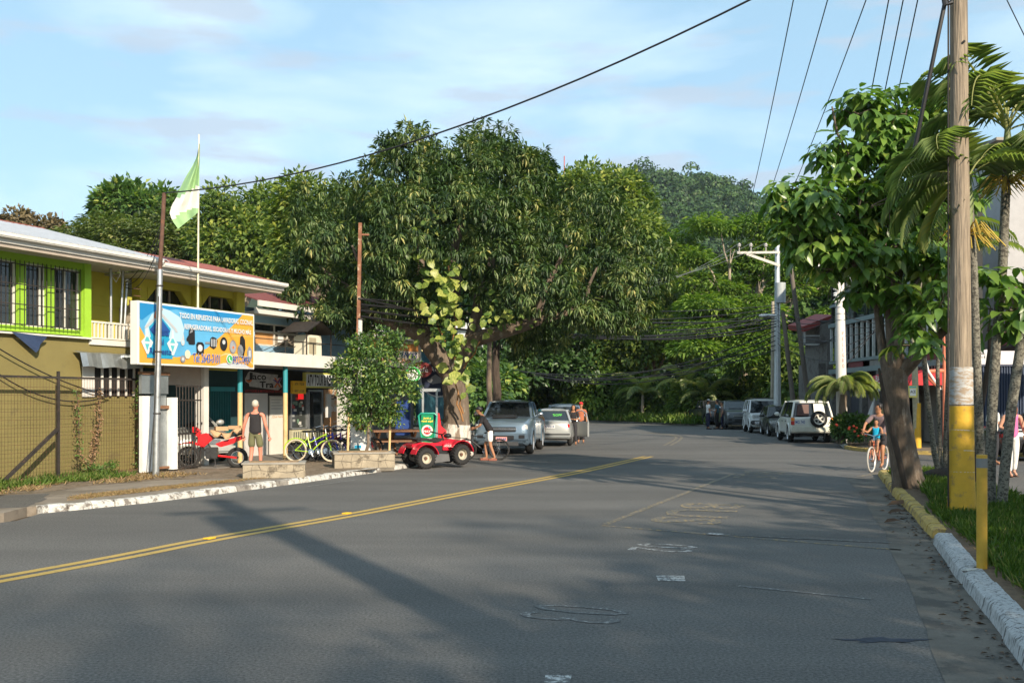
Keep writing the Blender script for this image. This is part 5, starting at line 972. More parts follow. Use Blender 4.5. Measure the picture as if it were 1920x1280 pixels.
g = MB(); bx(g, p0_+.75, p1_-.05, DS+.051, DS+.055, .98, 1.16); g.build('poster', pm_('dark_red', (.45, .03, .03)), pw)
text('Latino', PW, pw, (p1_-.36, -DS-.057, 1.07), .4, .09)
for px in (640, 653): g = MB(); s = SL(px, .9); g.box(s-.11, s+.11, -.98, -.80, .1, zk0); g.build('pillar', WHITE, t, bevel=.01)
mb = MB(); bx(mb, SL(620, .2), SL(628, .2), .0, .06, 1.2, 1.95); mb.build('white_board', CLEANWHITE, t)
mb = MB(); bx(mb, c0-.3, SL(700, DS), DS-3, 2.2, .1, .13); mb.build('shop_floor', mat('tile_floor', (.17, .155, .135), .7, var=.15), t)
# ATV signs
t2 = thing('shop_sign', 'zebra striped sign with yellow edge reading ATV TOUR above the bicycles', 'sign', (SL(576, .3), -.3, 2.2), frame='L')
x0, x1 = SL(575, .35), SL(632, .35); z0, z1 = ZL(600, 727, .35), ZL(600, 700, .35)+.02
mb = MB(); bx(mb, x0, x1, .2, .3, z0, z1); mb.build('panel', mat('sign_yellow_green', (.50, .50, .12), .6), t2); mb = MB(); bx(mb, x0+.05, x1-.03, .301, .306, z0+.05, z1-.05); mb.build('print', mat('sign_pale', (.58, .62, .64), .6), t2)
text('ATV TOUR & RENTAL', PB, t2, ((x0+x1)/2+.1, -.308, (z0+z1)/2), (x1-x0)*1.0, (z1-z0)*.75, grow=.03)
t2 = thing('shop_sign', 'small yellow hanging sign reading ATV TOUR and RENT A CAR', 'sign', (SL(549, .5), -.5, 2.0), frame='L')
x0, x1 = SL(549, .5), SL(574.5, .5)-.02; z0, z1 = ZL(560, 738, .5), ZL(560, 714, .5); mb = MB(); bx(mb, x0, x1, .42, .5, z0, z1); mb.build('panel', mat('sign_yellow', (.68, .38, .02), .6, var=.06), t2)
text('ATV - TOUR', BLACK, t2, ((x0+x1)/2, -.503, z0+.76*(z1-z0)), (x1-x0)*.72, .075, grow=.01); text('RENT - A CAR', BLACK, t2, ((x0+x1)/2, -.503, z0+.22*(z1-z0)), (x1-x0)*.72, .07, grow=.01)
# --- pale blue upper storey
DU = -.45
t = thing('shop_house', 'pale blue upper storey with maroon sheet roof and long window above the white canopy', 'building', (SL(455, DU), -DU, zk1), frame='L')
u0, u1 = SL(455, DU)-.3, SL(668, DU); zu = ZL(560, 588, DU); mb = MB()
wx0, wx1 = SL(478, DU), SL(561, DU); wz0, wz1 = ZL(520, 650, DU), ZL(520, 608, DU)
bx(mb, u0, u1, DU-.2, DU, zk1-.02, wz0); bx(mb, u0, u1, DU-.2, DU, wz1, zu); bx(mb, u0, wx0, DU-.2, DU, wz0, wz1); bx(mb, wx1, u1, DU-.2, DU, wz0, wz1); bx(mb, u1-.2, u1, -6, DU-.2, zk1-.02, zu+.5); mb.build('upper_wall', BLUEW, t)
f = MB(); wm = (wz0+wz1)/2+.08
for (a, b, c, d) in ((wx0, wx1, wz1-.04, wz1), (wx0, wx1, wz0, wz0+.05), (wx0, wx1, wm-.03, wm+.03)): bx(f, a, b, DU-.1, DU-.04, c, d)
for s in (wx0, wx0+(wx1-wx0)*.45, wx1-.55, wx1-.04): bx(f, s, s+.035, DU-.1, DU-.045, wz0 if s < wx1-.5 else wm, wz1)
w_ = f.build('window', mat('old_frame', (.5, .48, .42), .7), t); g = MB(); bx(g, wx0, wx1, DU-.13, DU-.12, wm, wz1); g.build('pane', GLASS, w_); g = MB(); bx(g, wx0, wx0+(wx1-wx0)*.45, DU-.12, DU-.11, wz0, wm-.03); g.build('pane', mat('orange_curtain', (.48, .25, .09), .8, var=.25, vs=2), w_); g = MB(); bx(g, wx0+(wx1-wx0)*.45, wx1, DU-.12, DU-.11, wz0, wm-.03); g.build('pane', mat('taupe_blind', (.20, .17, .13), .8), w_)
g = MB(); s = wx0+1.2; bx(g, s, s+.28, DU-.10, DU-.095, wz0+.15, wz0+.5); g.build('notice', CLEANWHITE, w_)
DR = .35; zr0, zr1 = ZL(560, 575, DR), ZL(560, 548, -1.2)
mb = MB(); roof_sheet(mb, u0, u1+.1, DR, zr0+.03, -2.5, zr0+.9, .12, .02); mb.build('roof', MAR, t)
mb = MB(); bx(mb, u0, u1+.1, -2.62, -2.45, zr0+.88, zr0+.97); mb.build('ridge_cap', mat('cream_cap', (.62, .55, .38), .6), t)
for z in (zr0-.13, zr0-.33): mb = MB(); bx(mb, u0, u1+.12, DR-.03-.12*(z < zr0-.2), DR+.03-.12*(z < zr0-.2), z, z+.16); mb.build('fascia_board', WHITE, t)
mb = MB(); bx(mb, u0, u1, DU, DR-.15, zr0-.30, zr0-.27); mb.build('soffit', SOFF, t)
for px in (478, 535, 588, 657): g = MB(); s = SL(px, 1.0); g.tube([(s, -1.0, zk1-.02), (s, -1.0, zk1+.42)], .012, 5); g.build('rail_post', IRON, t)
g = MB(); g.tube([(SL(478, 1.0), -1.0, zk1+.42), (SL(657, 1.0), -1.0, zk1+.42)], .014, 5); g.build('handrail', IRON, t)
# air conditioner with its little roof on the canopy
t2 = thing('air_conditioner', 'cream outdoor air conditioner unit under a small pitched black roof on the white canopy', 'air conditioner', (SL(582, .7), -.7, zk1), frame='L')
a0, a1 = SL(566, .75), SL(584, .75)+.25; g = MB(); bx(g, a0, a1, .45, .95, zk1+.02, zk1+.66); g.build('housing', mat('cream_casing', (.62, .59, .48), .5, var=.06), t2, bevel=.02)
g = MB(); bx(g, a0+.08, a0+.42, .952, .96, zk1+.1, zk1+.58); g.build('fan_grille', mat('grille_tan', (.35, .31, .22), .6), t2)
g = MB(); m_ = (a0+a1)/2; g.add([(a0-.35, -1.2, zk1+.72), (a1+.35, -1.2, zk1+.72), (m_, -1.2, zk1+1.08), (a0-.35, -.2, zk1+.72), (a1+.35, -.2, zk1+.72), (m_, -.2, zk1+1.08)], [(0, 2, 5, 3), (2, 1, 4, 5)]); g.add([(a0-.35, -1.2, zk1+.70), (a1+.35, -1.2, zk1+.70), (m_, -1.2, zk1+1.05), (a0-.35, -.2, zk1+.70), (a1+.35, -.2, zk1+.70), (m_, -.2, zk1+1.05)], [(0, 3, 5, 2), (2, 5, 4, 1)]); g.build('little_roof', IRON, t2)
for s in (a0-.25, a1+.25): g = MB(); g.beam((s, -1.1, zk1), (s, -1.1, zk1+.76), .03, .03); g.build('strut', IRON, t2)
# --- conference sign house
DK = -.2
t = thing('shop_house', 'narrow shop with black conference sign and orange services panel behind the round tree', 'building', (SL(670, DK), -DK, .1), frame='L')
k0, k1 = SL(664, DK), SL(788, DK)
mb = MB(); bx(mb, k0, k1, DK-4, DK-.3, .1, ZL(730, 612, DK)); mb.build('wall', mat('dim_wall', (.16, .15, .14), .8), t)
mb = MB(); z0, z1 = ZL(730, 628, DK), ZL(730, 609, DK); bx(mb, SL(680, DK), SL(781, DK), DK, DK+.08, z0, z1); s_ = mb.build('sign_board', mat('black_sign', (.012, .012, .012), .5), t); s_['label'] = 'black board reading S - CONFERENCE ALL'
text('S - CONFERE & LO', PW, s_, (SL(733, DK), -DK-.084, (z0+z1)/2), (SL(775, DK)-SL(689, DK)), .22, grow=.02)
mb = MB(); bx(mb, SL(676, DK+.2), SL(787, DK+.2), DK, DK+.3, ZL(730, 636, DK), ZL(730, 630.5, DK)); mb.build('white_shelf', WHITE, t)
zz0, zz1 = ZL(730, 688, DK), ZL(730, 640, DK); mb = MB(); bx(mb, SL(684, DK), SL(784, DK), DK, DK+.06, zz0, zz1); s_ = mb.build('services_panel', mat('panel_cream', (.72, .62, .52), .6), t)
mb = MB(); bx(mb, SL(686, DK), SL(782, DK), DK+.061, DK+.064, zz0+(zz1-zz0)*.68, zz1-.02); mb.build('print', mat('panel_orange', (.72, .30, .08), .6), s_)
mb = MB(); bx(mb, SL(684, DK)-.05, SL(684, DK)-.005, DK, DK+.1, zz0, zz1); bx(mb, SL(784, DK)+.005, SL(784, DK)+.05, DK, DK+.1, zz0, zz1); bx(mb, SL(684, DK)-.05, SL(784, DK)+.05, DK, DK+.1, zz1+.003, zz1+.05); mb.build('panel_frame', CLEANWHITE, s_)
text('REDES Y SCIENCES', NAVY, s_, (SL(738, DK), -DK-.068, zz0+(zz1-zz0)*.52), SL(780, DK)-SL(695, DK), .19, grow=.02); text('NO OFICINA', pm_('red', (.75, .2, .06)), s_, (SL(738, DK), -DK-.068, zz0+(zz1-zz0)*.27), (SL(780, DK)-SL(695, DK))*.75, .15, grow=.02)
mb = MB(); bx(mb, k1+.02, k1+3.0, DK-.2, DK-.1, 1.0, 3.6); mb.build('teal_side_wall', mat('petrol', (.03, .10, .13), .6, var=.2), t)
# round sign and red oval sign under the mango
t2 = thing('shop_sign', 'round dark blue sign with white lettering under the left limb of the mango tree', 'sign', Wp(822, 712, 33.5), frame='W'); c = Wp(822, 710, 33.5)
mb = MB(); mb.disc(c, (0, 1, 0), .62, .05, 28); mb.build('panel', mat('navy_disc', (.012, .02, .05), .5), t2); mb = MB(); mb.ring(c+Vector((0, -.03, 0)), (0, 1, 0), .60, .03, 28, 5); mb.build('rim', PL, t2); text('PACIFIC', PL, t2, (c.x, c.y-.04, c.z+.32), .75, .17); mb = MB(); mb.prism([(c.x-.4, c.z-.05), (c.x-.1, c.z+.15), (c.x+.1, c.z+.02), (c.x+.4, c.z+.1), (c.x+.3, c.z-.1), (c.x-.2, c.z-.18)], c.y-.04, c.y-.03); mb.build('emblem', PG, t2)
t2 = thing('shop_sign', 'dark red oval sign beside the orange and white services panel', 'sign', Wp(793, 694, 34), frame='W'); c = Wp(790, 693, 32.8)
mb = MB(); vs = [(c.x+.36*math.cos(a_), c.z+.26*math.sin(a_)) for a_ in np.linspace(0, 2*math.pi, 24)[:-1]]; mb.prism(vs, c.y-.03, c.y+.03); mb.build('panel', mat('wine_disc', (.16, .02, .02), .5), t2); text('Café', PL, t2, (c.x, c.y-.035, c.z), .45, .18)
t2 = thing('shop_sign', 'round green and white sign half hidden by the round tree', 'sign', Wp(774, 700, 30), frame='W'); c = Wp(774, 702, 29.8); mb = MB(); mb.disc(c, (.2, -1, 0), .24, .05, 24); mb.build('panel', PW, t2); mb = MB(); mb.ring(c+Vector((0, -.03, 0)), (.2, -1, 0), .20, .035, 24, 5); mb.build('rim', pm_('green', (.06, .5, .12)), t2)
for i, px in enumerate((793, 802)): 
    c = Wp(px, 656, 32.5); mb = MB(); mb.sphere(c, .055 if i else .035, .055 if i else .035, .055 if i else .035, 10, 8); solo(mb, 'lamp_bulb', 'glowing round bulb beside the services panel, ' + ('right one, brighter' if i else 'left one, smaller'), 'lamp', emis('bulb_%d' % i, (1, .75, .35), 6 if i else 3), c)
# grey lean-to frame below
t2 = thing('porch', 'thin grey porch frame with two posts left of the mango trunk', 'porch', Wp(815, 845, 29.5), frame='W'); mb = MB()
for px in (793, 819): a_ = Wp(px, 845, 30.2); mb.beam((a_.x, a_.y, .1), (a_.x, a_.y, 2.08), .06, .06)
a_, b_ = Wp(788, 731, 30.2), Wp(826, 731, 30.2); mb.beam(a_, b_, .09, .09); mb.build('frame', STEEL, t2)
# blue drum and dark stuff in the cafe
mb = MB(); c = Wp(752, 768, 31.5); mb.box(c.x-.3, c.x+.15, c.y+1, c.y+1.5, .6, 1.75); solo(mb, 'storage_box', 'bright blue cabinet in the shade behind the round tree', 'cabinet', mat('cabinet_blue', (.012, .045, .20), .6), (c.x, c.y, .3), bevel=.03)
for i, (px, Y) in enumerate(((742, 30.0), (768, 30.6))):
    c = Wp(px, 830, Y); t2 = thing('picnic_table', 'rustic brown wooden picnic table under the porch, ' + ('nearer the round tree' if i == 0 else 'nearer the green stand'), 'table', (c.x, c.y, .1), R(20), group='picnic tables')
    g = MB(); g.box(-.75, .75, -.35, .35, .70, .75); g.build('table_top', WOODR, t2)
    for y in (-.65, .65): g = MB(); g.box(-.75, .75, y-.13, y+.13, .42, .46); g.build('seat', WOODR, t2)
    for x in (-.55, .55): g = MB(); g.beam((x, -.6, 0), (x, .3, .72), .06, .08); g.beam((x, .6, 0), (x, -.3, .72), .06, .08); g.beam((x, -.72, .4), (x, .72, .4), .06, .06); g.build('leg', WOODR, t2)
# white display board and dark bin behind planter
t2 = thing('display_board', 'white standing panel with orange square and blue logo behind the right stone planter', 'board', Wp(700, 850, 25.6), frame='W'); a_, b_ = Wp(658, 778, 26), Wp(695, 850, 26); mb = MB(); mb.box(a_.x, b_.x, 25.95, 26.03, .15, 1.42); mb.build('panel', CLEANWHITE, t2); mb = MB(); mb.box(a_.x+.12, a_.x+.30, 25.942, 25.948, .98, 1.14); mb.build('print', pm_('orange_red', (.8, .2, .04)), t2); mb = MB(); mb.box(a_.x+.1, a_.x+.28, 25.942, 25.948, .5, .58); mb.build('print', CY, t2)
text('Chorotega', mat('green_print', (.1, .4, .08), .6), t2, (a_.x+.25, 25.94, 1.22), .35, .09)
mb = MB(); a_ = Wp(664, 850, 25.3); mb.box(a_.x-.13, a_.x+.13, 25.2, 25.5, .12, .52); solo(mb, 'bin', 'dark green plastic bin behind the right stone planter', 'bin', mat('bin_green', (.01, .04, .03), .5), (a_.x, 25.35, .12), bevel=.02)
# --- stone planters
def stone_face(parent, o, ax, w, h, nx, ny, m, seed):
    """irregular flagstones, each a proud piece with recessed joints"""
    rg = random.Random(seed); g = [[(i/nx+(rg.uniform(-.28, .28)/nx if 0 < i < nx else 0), j/ny+(rg.uniform(-.22, .22)/ny if 0 < j < ny else 0)) for i in range(nx+1)] for j in range(ny+1)]
    ax = Vector(ax); nrm = Vector((ax.y, -ax.x, 0)); o = Vector(o)
    for j in range(ny):
        for i in range(nx):
            q = [g[j][i], g[j][i+1], g[j+1][i+1], g[j+1][i]]; cx = sum(p[0] for p in q)/4; cy = sum(p[1] for p in q)/4; pr_ = rg.uniform(.008, .022)
            if rg.random() < .5: e = rg.randrange(4); q.insert(e+1, ((q[e][0]+q[(e+1) % 4][0])/2+rg.uniform(-.02, .02), (q[e][1]+q[(e+1) % 4][1])/2+rg.uniform(-.05, .05)))
            pts = []
            for p in q:
                x = (p[0]-cx)*(1-.05)+cx; y = (p[1]-cy)*(1-.09)+cy; pts.append(o+ax*(x*w)+Vector((0, 0, y*h)))
            n_ = len(pts); mb = MB(); mb.add([tuple(p) for p in pts]+[tuple(p+nrm*pr_) for p in pts], [tuple(range(n_, 2*n_))]+[(k, (k+1) % n_, (k+1) % n_+n_, k+n_) for k in range(n_)]); mb.build('stone', m, parent, raw=False)
STONE = mat('flagstone', (0.30, 0.255, 0.185), .9, var=.25, vs=2.5, bump=.4, bs=40, c2=(.15, .125, .09), patch=.56, ps=3); MORT = mat('mortar', (0.165, 0.145, 0.115), .95, var=.25, vs=4, bump=.4, bs=50)
for (px0, py0, wN, ln, hh, lb, sd) in ((455, 897, 1.26, .75, .33, 'crazy paved stone planter in front of the man in the black vest', 1), (627, 878, 1.45, .9, .38, 'crazy paved stone planter holding the round bushy tree', 2)):
    p = G(px0, py0, .1); a = Vector((NS.x, NS.y, 0)); ut = Vector((U.x, U.y, 0)); t2 = thing('stone_planter', lb, 'planter', p, frame='W', group='stone planters')
    a = Vector((.985, .17, 0)) if sd == 1 else Vector((.97, .24, 0)); a.normalize(); ut = Vector((-a.y, a.x, 0))
    mb = MB(); mb.slab([p, p+a*wN, p+a*wN+ut*ln, p+ut*ln], .02, .1+hh-.04); mb.build('core', MORT, t2)
    mb = MB(); e = .03; mb.slab([p-a*e-ut*e, p+a*(wN+e)-ut*e, p+a*(wN+e)+ut*(ln+e), p-a*e+ut*(ln+e)], .1+hh-.04, .1+hh); mb.build('coping', CONC, t2, bevel=.008)
    mb = MB(); mb.slab([p+a*.12+ut*.12, p+a*(wN-.12)+ut*.12, p+a*(wN-.12)+ut*(ln-.12), p+a*.12+ut*(ln-.12)], .1+hh, .1+hh+.012); mb.build('earth', DRY, t2)
    stone_face(t2, p, a, wN, hh-.04, 7, 2, STONE, sd*5); stone_face(t2, p+a*wN, ut, ln, hh-.04, 4, 2, STONE, sd*5+1)
# bushy tree growing from the right planter
pl = Vector((-3.55, 24.9, .46)); t2 = thing('small_tree', 'bushy round small tree with glossy leaves growing from the right stone planter', 'tree', pl, frame='W'); mb = MB()
YS = 25.2
for (a_, b_) in (((686, 850), (700, 760)), ((700, 760), (660, 690)), ((700, 760), (735, 700)), ((700, 790), (760, 740)), ((690, 800), (650, 760)), ((695, 780), (700, 660)), ((735, 700), (770, 690)), ((660, 690), (630, 690))): branch(mb, Wp(*a_, YS), Wp(*b_, YS+random.uniform(-.3, .3)), .045 if a_[1] > 840 else .028, .012, .12, 5, 6, a_[0]+b_[0])
mb.build('trunk', BARK, t2, smooth=True)
foliage('crown', [lobe(705, 690, 62, 52, YS, .7), lobe(665, 710, 40, 36, YS, .5), lobe(750, 715, 38, 42, YS, .5), lobe(700, 650, 40, 34, YS, .45), lobe(700, 745, 56, 34, YS, .6), lobe(680, 782, 30, 26, YS, .35), lobe(640, 695, 24, 14, YS, .25), lobe(725, 775, 26, 34, YS, .3), lobe(735, 640, 24, 16, YS, .3)], 1050, 8, .13, .10, .055, DEEP, t2, 'random', 7, inner=.25, tbase=.62, tvar=.25, kind='stuff')
for px in (535,): pass
for (px, py, Y, lb) in ((652, 850, 25.0, 'thin tan stick standing left in the right stone planter'), (730, 848, 25.2, 'thin pale stake standing right in the right stone planter')): a_ = Wp(px, py, Y); mb = MB(); mb.tube([(a_.x, a_.y, .45), (a_.x+.03, a_.y, 1.45)], .03, 7); solo(mb, 'stake', lb, 'stake', TAN, (a_.x, a_.y, .45))
# buildings beyond the trees, glimpsed under the canopy of leaves
for (px, py, w, h, Y, c, lb) in ((880, 632, 22, 14, 60, (.6, .62, .62), 'small white building glimpsed between the mango limbs'), (1270, 755, 50, 26, 96, (.55, .55, .6), 'pale building glimpsed low behind the coconut palms'), (1110, 752, 24, 22, 96, (.6, .6, .58), 'white wall glimpsed behind the bushes left of the bend')):
    a_ = Wp(px-w, py+h, Y); b_ = Wp(px+w, py-h, Y); mb = MB(); mb.box(a_.x, b_.x, Y, Y+4, max(a_.z, .0), b_.z); mb.prism([(a_.x-.3, b_.z+.01), (b_.x+.3, b_.z+.01), ((a_.x+b_.x)/2, b_.z+.9)], Y-.4, Y+4.4); solo(mb, 'house', lb, 'building', mat('far_wall_%d' % px, c, .8), (a_.x, Y, 0))
# yellow rail
t2 = thing('guard_rail', 'bright yellow tube railing behind the parked pickup', 'railing', Wp(1020, 786, 88.6), frame='W'); mb = MB(); Yq = 88.6
mb.tube([Wp(1000, 757, Yq), Wp(1041, 757, Yq)], .09, 7); mb.build('rail', mat('rail_yellow', (.65, .36, .02), .5), t2); mb = MB(); mb.tube([Wp(1000, 766, Yq), Wp(1041, 766, Yq)], .06, 7); mb.build('rail', mat('rail_yellow', (.65, .36, .02), .5), t2)
for px in (1006, 1022, 1040): a_ = Wp(px, 758, Yq); mb = MB(); mb.tube([(a_.x, a_.y, 0), a_], .09, 7); mb.build('post', mat('rail_yellow', (.65, .36, .02), .5), t2)
# ================================================================== right side
GBEAM = mat('grey_green_beam', (0.20, 0.25, 0.25), .6, var=.1); GWALL = mat('grey_block_wall', (.17, .16, .145), .9, var=.25, vs=2, bump=.4, bs=30, c2=(.11, .10, .09), patch=.5, ps=2)
WGLASS = glass('window_glass_green', (.018, .03, .022), .04)  # the green these panes mirror is put into the base colour
XF = 16.0
t = thing('commercial_building', 'two storey glass fronted building with grey green beams behind the leaning tree', 'building', (XF, 36.5, .1), frame='W')
Y0, Y1 = 36.6, 50.0
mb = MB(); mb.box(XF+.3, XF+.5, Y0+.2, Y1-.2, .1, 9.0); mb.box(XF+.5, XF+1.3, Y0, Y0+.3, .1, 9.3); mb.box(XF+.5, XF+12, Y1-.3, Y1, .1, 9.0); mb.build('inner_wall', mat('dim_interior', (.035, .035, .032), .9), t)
for z, h, d in ((3.05, .22, .0), (3.55, .14, .04), (5.35, .20, .0), (6.35, .14, .04), (9.0, .3, .0)):
    g = MB(); g.box(XF-.12+d, XF+.35, Y0, Y1, z, z+h); g.build('beam', GBEAM, t)
for k in range(19):
    y = Y0+.15+k*(Y1-Y0-.3)/18; g = MB(); g.box(XF-.06, XF+.05, y-.05, y+.05, 3.7, 5.34); g.build('mullion', mat('white_mullion', (.50, .52, .50), .5), t)
for k in range(18):
    y = Y0+.15+k*(Y1-Y0-.3)/18; y2 = Y0+.15+(k+1)*(Y1-Y0-.3)/18; g = MB(); g.box(XF+.10, XF+.12, y+.052, y2-.052, 3.7, 5.34); g.build('window_pane', WGLASS, t)
    if k % 3 != 1: g = MB(); g.box(XF+.05, XF+.07, y+.10, y+.10+(y2-y)*.4, 3.7, 5.3); g.build('curtain', mat('pale_curtain', (.30, .33, .29), .9), t)
for k in range(9): y = Y0+.2+k*(Y1-Y0-.4)/8; g = MB(); g.box(XF-.02, XF+.10, y-.04, y+.04, 5.56, 8.99); g.build('mullion', IRON, t)
for k in range(8): 
    y = Y0+.2+k*(Y1-Y0-.4)/8; y2 = Y0+.2+(k+1)*(Y1-Y0-.4)/8
    for z0, z1 in ((5.56, 6.34), (6.5, 7.7), (7.75, 8.98)): g = MB(); g.box(XF+.05, XF+.07, y+.042, y2-.042, z0, z1); g.build('window_pane', WGLASS, t)
for k in range(7): y = Y0+.4+k*(Y1-Y0-.8)/6; g = MB(); g.box(XF-.1, XF+.25, y-.18, y+.18, .1, 3.04); g.build('pillar', GWALL, t)
for k, y in enumerate((38.2, 41.0, 43.6, 46.4)): g = MB(); g.box(XF-.02, XF+.02, y-1.0, y+.9, 3.28, 3.54); g.build('sign_strip', [mat('sign_dull_red', (.20, .05, .05), .7), mat('sign_dull_blue', (.12, .18, .25), .7), mat('sign_dull_grey', (.25, .24, .22), .7)][k % 3], t)
# balustrade behind the pole
for k in range(22): y = 37+k*.25; g = MB(); g.box(XF-.30, XF-.27, y, y+.05, 2.6, 3.04); g.build('baluster', mat('dull_red_bar', (.22, .13, .11), .7), t)
# awning
aw = thing('awning', 'deep red shop awning with white lettering and scalloped edge behind the palm trunks', 'awning', (XF-.3, 36.5, 2.3), frame='W'); RED = mat('awning_red', (.42, .015, .02), .6, var=.08)
n = 8; vs = []; fs = []; ya, yb = 36.8, 41.6
for i in range(n+1): a = math.pi/2*i/n; vs += [(XF-.1-1.2*math.sin(a), ya, 2.3+.62*math.cos(a)), (XF-.1-1.2*math.sin(a), yb, 2.3+.62*math.cos(a))]
for i in range(n): fs.append((2*i, 2*i+1, 2*i+3, 2*i+2))
g = MB(); g.add(vs, fs); g.add([(XF-.1, ya, 2.3)]+[vs[2*i] for i in range(n+1)], [tuple(range(n+2))]); g.add([(XF-.1, yb, 2.3)]+[vs[2*i+1] for i in range(n+1)], [tuple(range(n+2))]); g.build('canvas', RED, aw)
for k in range(12): y = ya+k*.4; g = MB(); g.disc((XF-1.31, y+.2, 2.3), (1, 0, 0), .19, .012, 14); g.build('scallop', CLEANWHITE if k % 2 else RED, aw)
text('BAR · SODA', CLEANWHITE, aw, (XF-1.24, 39.3, 2.62), 2.2, .26, rot=(R(90), 0, R(-90)), grow=.02)
# dim shop fronts and small goods below
for k, (y, c) in enumerate(((38.5, (.20, .18, .16)), (41.5, (.10, .09, .12)), (44, (.16, .13, .12)), (47, (.05, .05, .06)))): g = MB(); g.box(XF+.1, XF+.2, y-1, y+1, .15, 2.3); g.build('shop_shutter', mat('shutter_%d' % k, c, .7, var=.2), t)
for (y, c, lb) in ((40.4, (.40, .28, .10), 'tan pointed board leaning at the shop front left of the leaning tree'), (41.6, (.62, .62, .60), 'white pointed board leaning behind the cyclist')):
    g = MB(); n = 10; pts = [(0.28*math.sin(math.pi*(i/n))*1.0, 1.75*(i/n)) for i in range(n+1)]+[(-.28*math.sin(math.pi*(i/n)), 1.75*(i/n)) for i in range(n-1, 0, -1)]
    g.add([(XF-1.3+.25*z, y+x, .12+z) for x, z in pts]+[(XF-1.25+.25*z, y+x, .12+z) for x, z in pts], [tuple(range(len(pts))), tuple(range(len(pts), 2*len(pts)))[::-1]]+[(i, (i+1) % len(pts), (i+1) % len(pts)+len(pts), i+len(pts)) for i in range(len(pts))]); solo(g, 'surfboard', lb, 'board', mat('board_%d' % int(y), c, .5), (XF-1.3, y, .12))
# small concrete house with red roof
t = thing('house', 'narrow grey block house with red lean to roof left of the white concrete pole', 'building', Wp(1535, 790, 53), frame='W'); Yh = 53
def hb(g, x0, x1, y0, y1, d0, d1): a, b = Wp(x0, y1, Yh), Wp(x1, y0, Yh); return g.box(a.x, b.x, Yh+d0, Yh+d1, a.z, b.z)
g = MB(); hb(g, 1538, 1562, 600, 640, 0, 4); hb(g, 1551, 1562, 640, 770, 0, 4); hb(g, 1538, 1551, 680, 760, .3, 4); g.build('wall', GWALL, t); g = MB(); a, b, c, d = Wp(1506, 612, Yh), Wp(1562, 590, Yh), Wp(1562, 600, Yh), Wp(1508, 622, Yh); vs = [a, b, c, d]; g.add([tuple(v) for v in vs]+[tuple(v+Vector((0, 3, .3))) for v in vs], [(0, 1, 2, 3), (4, 7, 6, 5), (0, 4, 5, 1), (1, 5, 6, 2), (2, 6, 7, 3), (3, 7, 4, 0)]); g.build('roof', mat('brick_red_roof', (.22, .03, .025), .6), t)
g = MB(); hb(g, 1509, 1511.5, 620, 647, .1, .2); hb(g, 1509, 1538, 644, 647, .1, .25); hb(g, 1511.5, 1538, 628, 630, .1, .2); g.build('balcony_frame', mat('pale_frame', (.45, .45, .42), .7), t); g = MB(); hb(g, 1512, 1538, 630.3, 643.5, .14, .18); g.build('balcony_panel', GWALL, t)
# container like blue shed, hoarding and dark red rental sign
t = thing('container', 'dark blue corrugated metal container behind the palm trunks at the right edge', 'container', (15.2, 33.4, .1), frame='W'); z1 = Wp(1900, 686, 33.4).z
g = MB(); n = 60; x0, x1 = Wp(1834, 0, 33.4).x, 21.0; vs = []; fs = []
for i in range(n*4+1): x = x0+(x1-x0)*i/(n*4); y = 33.4+(0, 0, -.045, -.045)[i % 4]; vs += [(x, y, .75), (x, y, z1)]
for i in range(n*4): fs.append((2*i, 2*i+2, 2*i+3, 2*i+1))
g.add(vs, fs); g.build('corrugated_side', mat('navy_sheet', (.018, .035, .075), .5, var=.1), t); g = MB(); g.box(x0, x1, 33.42, 35.5, .75, z1-.01); g.build('body', mat('navy_sheet', (.018, .035, .075), .5), t); g = MB(); g.box(x0-.02, x1, 33.3, 33.45, .70, .78); g.build('bottom_rail', CLEANWHITE, t); g = MB(); g.box(x0-.02, x1, 33.32, 33.45, z1, z1+.06); g.build('top_rail', mat('dull_navy', (.06, .07, .11), .6), t)
for x in (16, 19): g = MB(); g.box(x-.25, x+.25, 33.6, 35, .1, .74); g.build('support', CONC, t)
t = thing('hoarding', 'white and pink advertising panel above the blue container', 'sign', Wp(1860, 680, 34), frame='W'); a, b = Wp(1786, 683, 34), Wp(1925, 655, 34); g = MB(); g.box(a.x, b.x, 34, 34.1, a.z, b.z); g.build('panel', mat('hoarding_white', (.56, .53, .53), .6, c2=(.45, .20, .18), patch=.64, ps=1.6), t); text('EXIL', BLACK, t, (Wp(1840, 665, 34).x, 33.99, Wp(0, 662, 34).z), .28, .09, grow=.02); text('D-1', BLACK, t, (Wp(1840, 665, 34).x, 33.99, Wp(0, 669, 34).z), .25, .09, grow=.02)
t = thing('rental_sign', 'dark red fascia sign with grey lettering reading UND RENT A C at the right edge', 'sign', (16.4, 33, 3.4), frame='W'); A_, B_ = Wp(1868, 652, 32.2), Wp(1945, 628, 29.0); A2, B2 = Vector(A_), Vector(B_); A2.z = Wp(0, 578, 32.2).z; B2.z = Wp(0, 530, 29).z
dd = (B_-A_); dd.z = 0; dd.normalize(); nn = Vector((dd.y, -dd.x, 0)); g = MB(); g.add([tuple(v) for v in (A_, B_, B2, A2)]+[tuple(v-nn*.4) for v in (A_, B_, B2, A2)], [(0, 1, 2, 3), (4, 7, 6, 5), (0, 4, 5, 1), (1, 5, 6, 2), (2, 6, 7, 3), (3, 7, 4, 0)]); g.build('panel', mat('wine_sign', (.13, .018, .022), .6, var=.1), t)
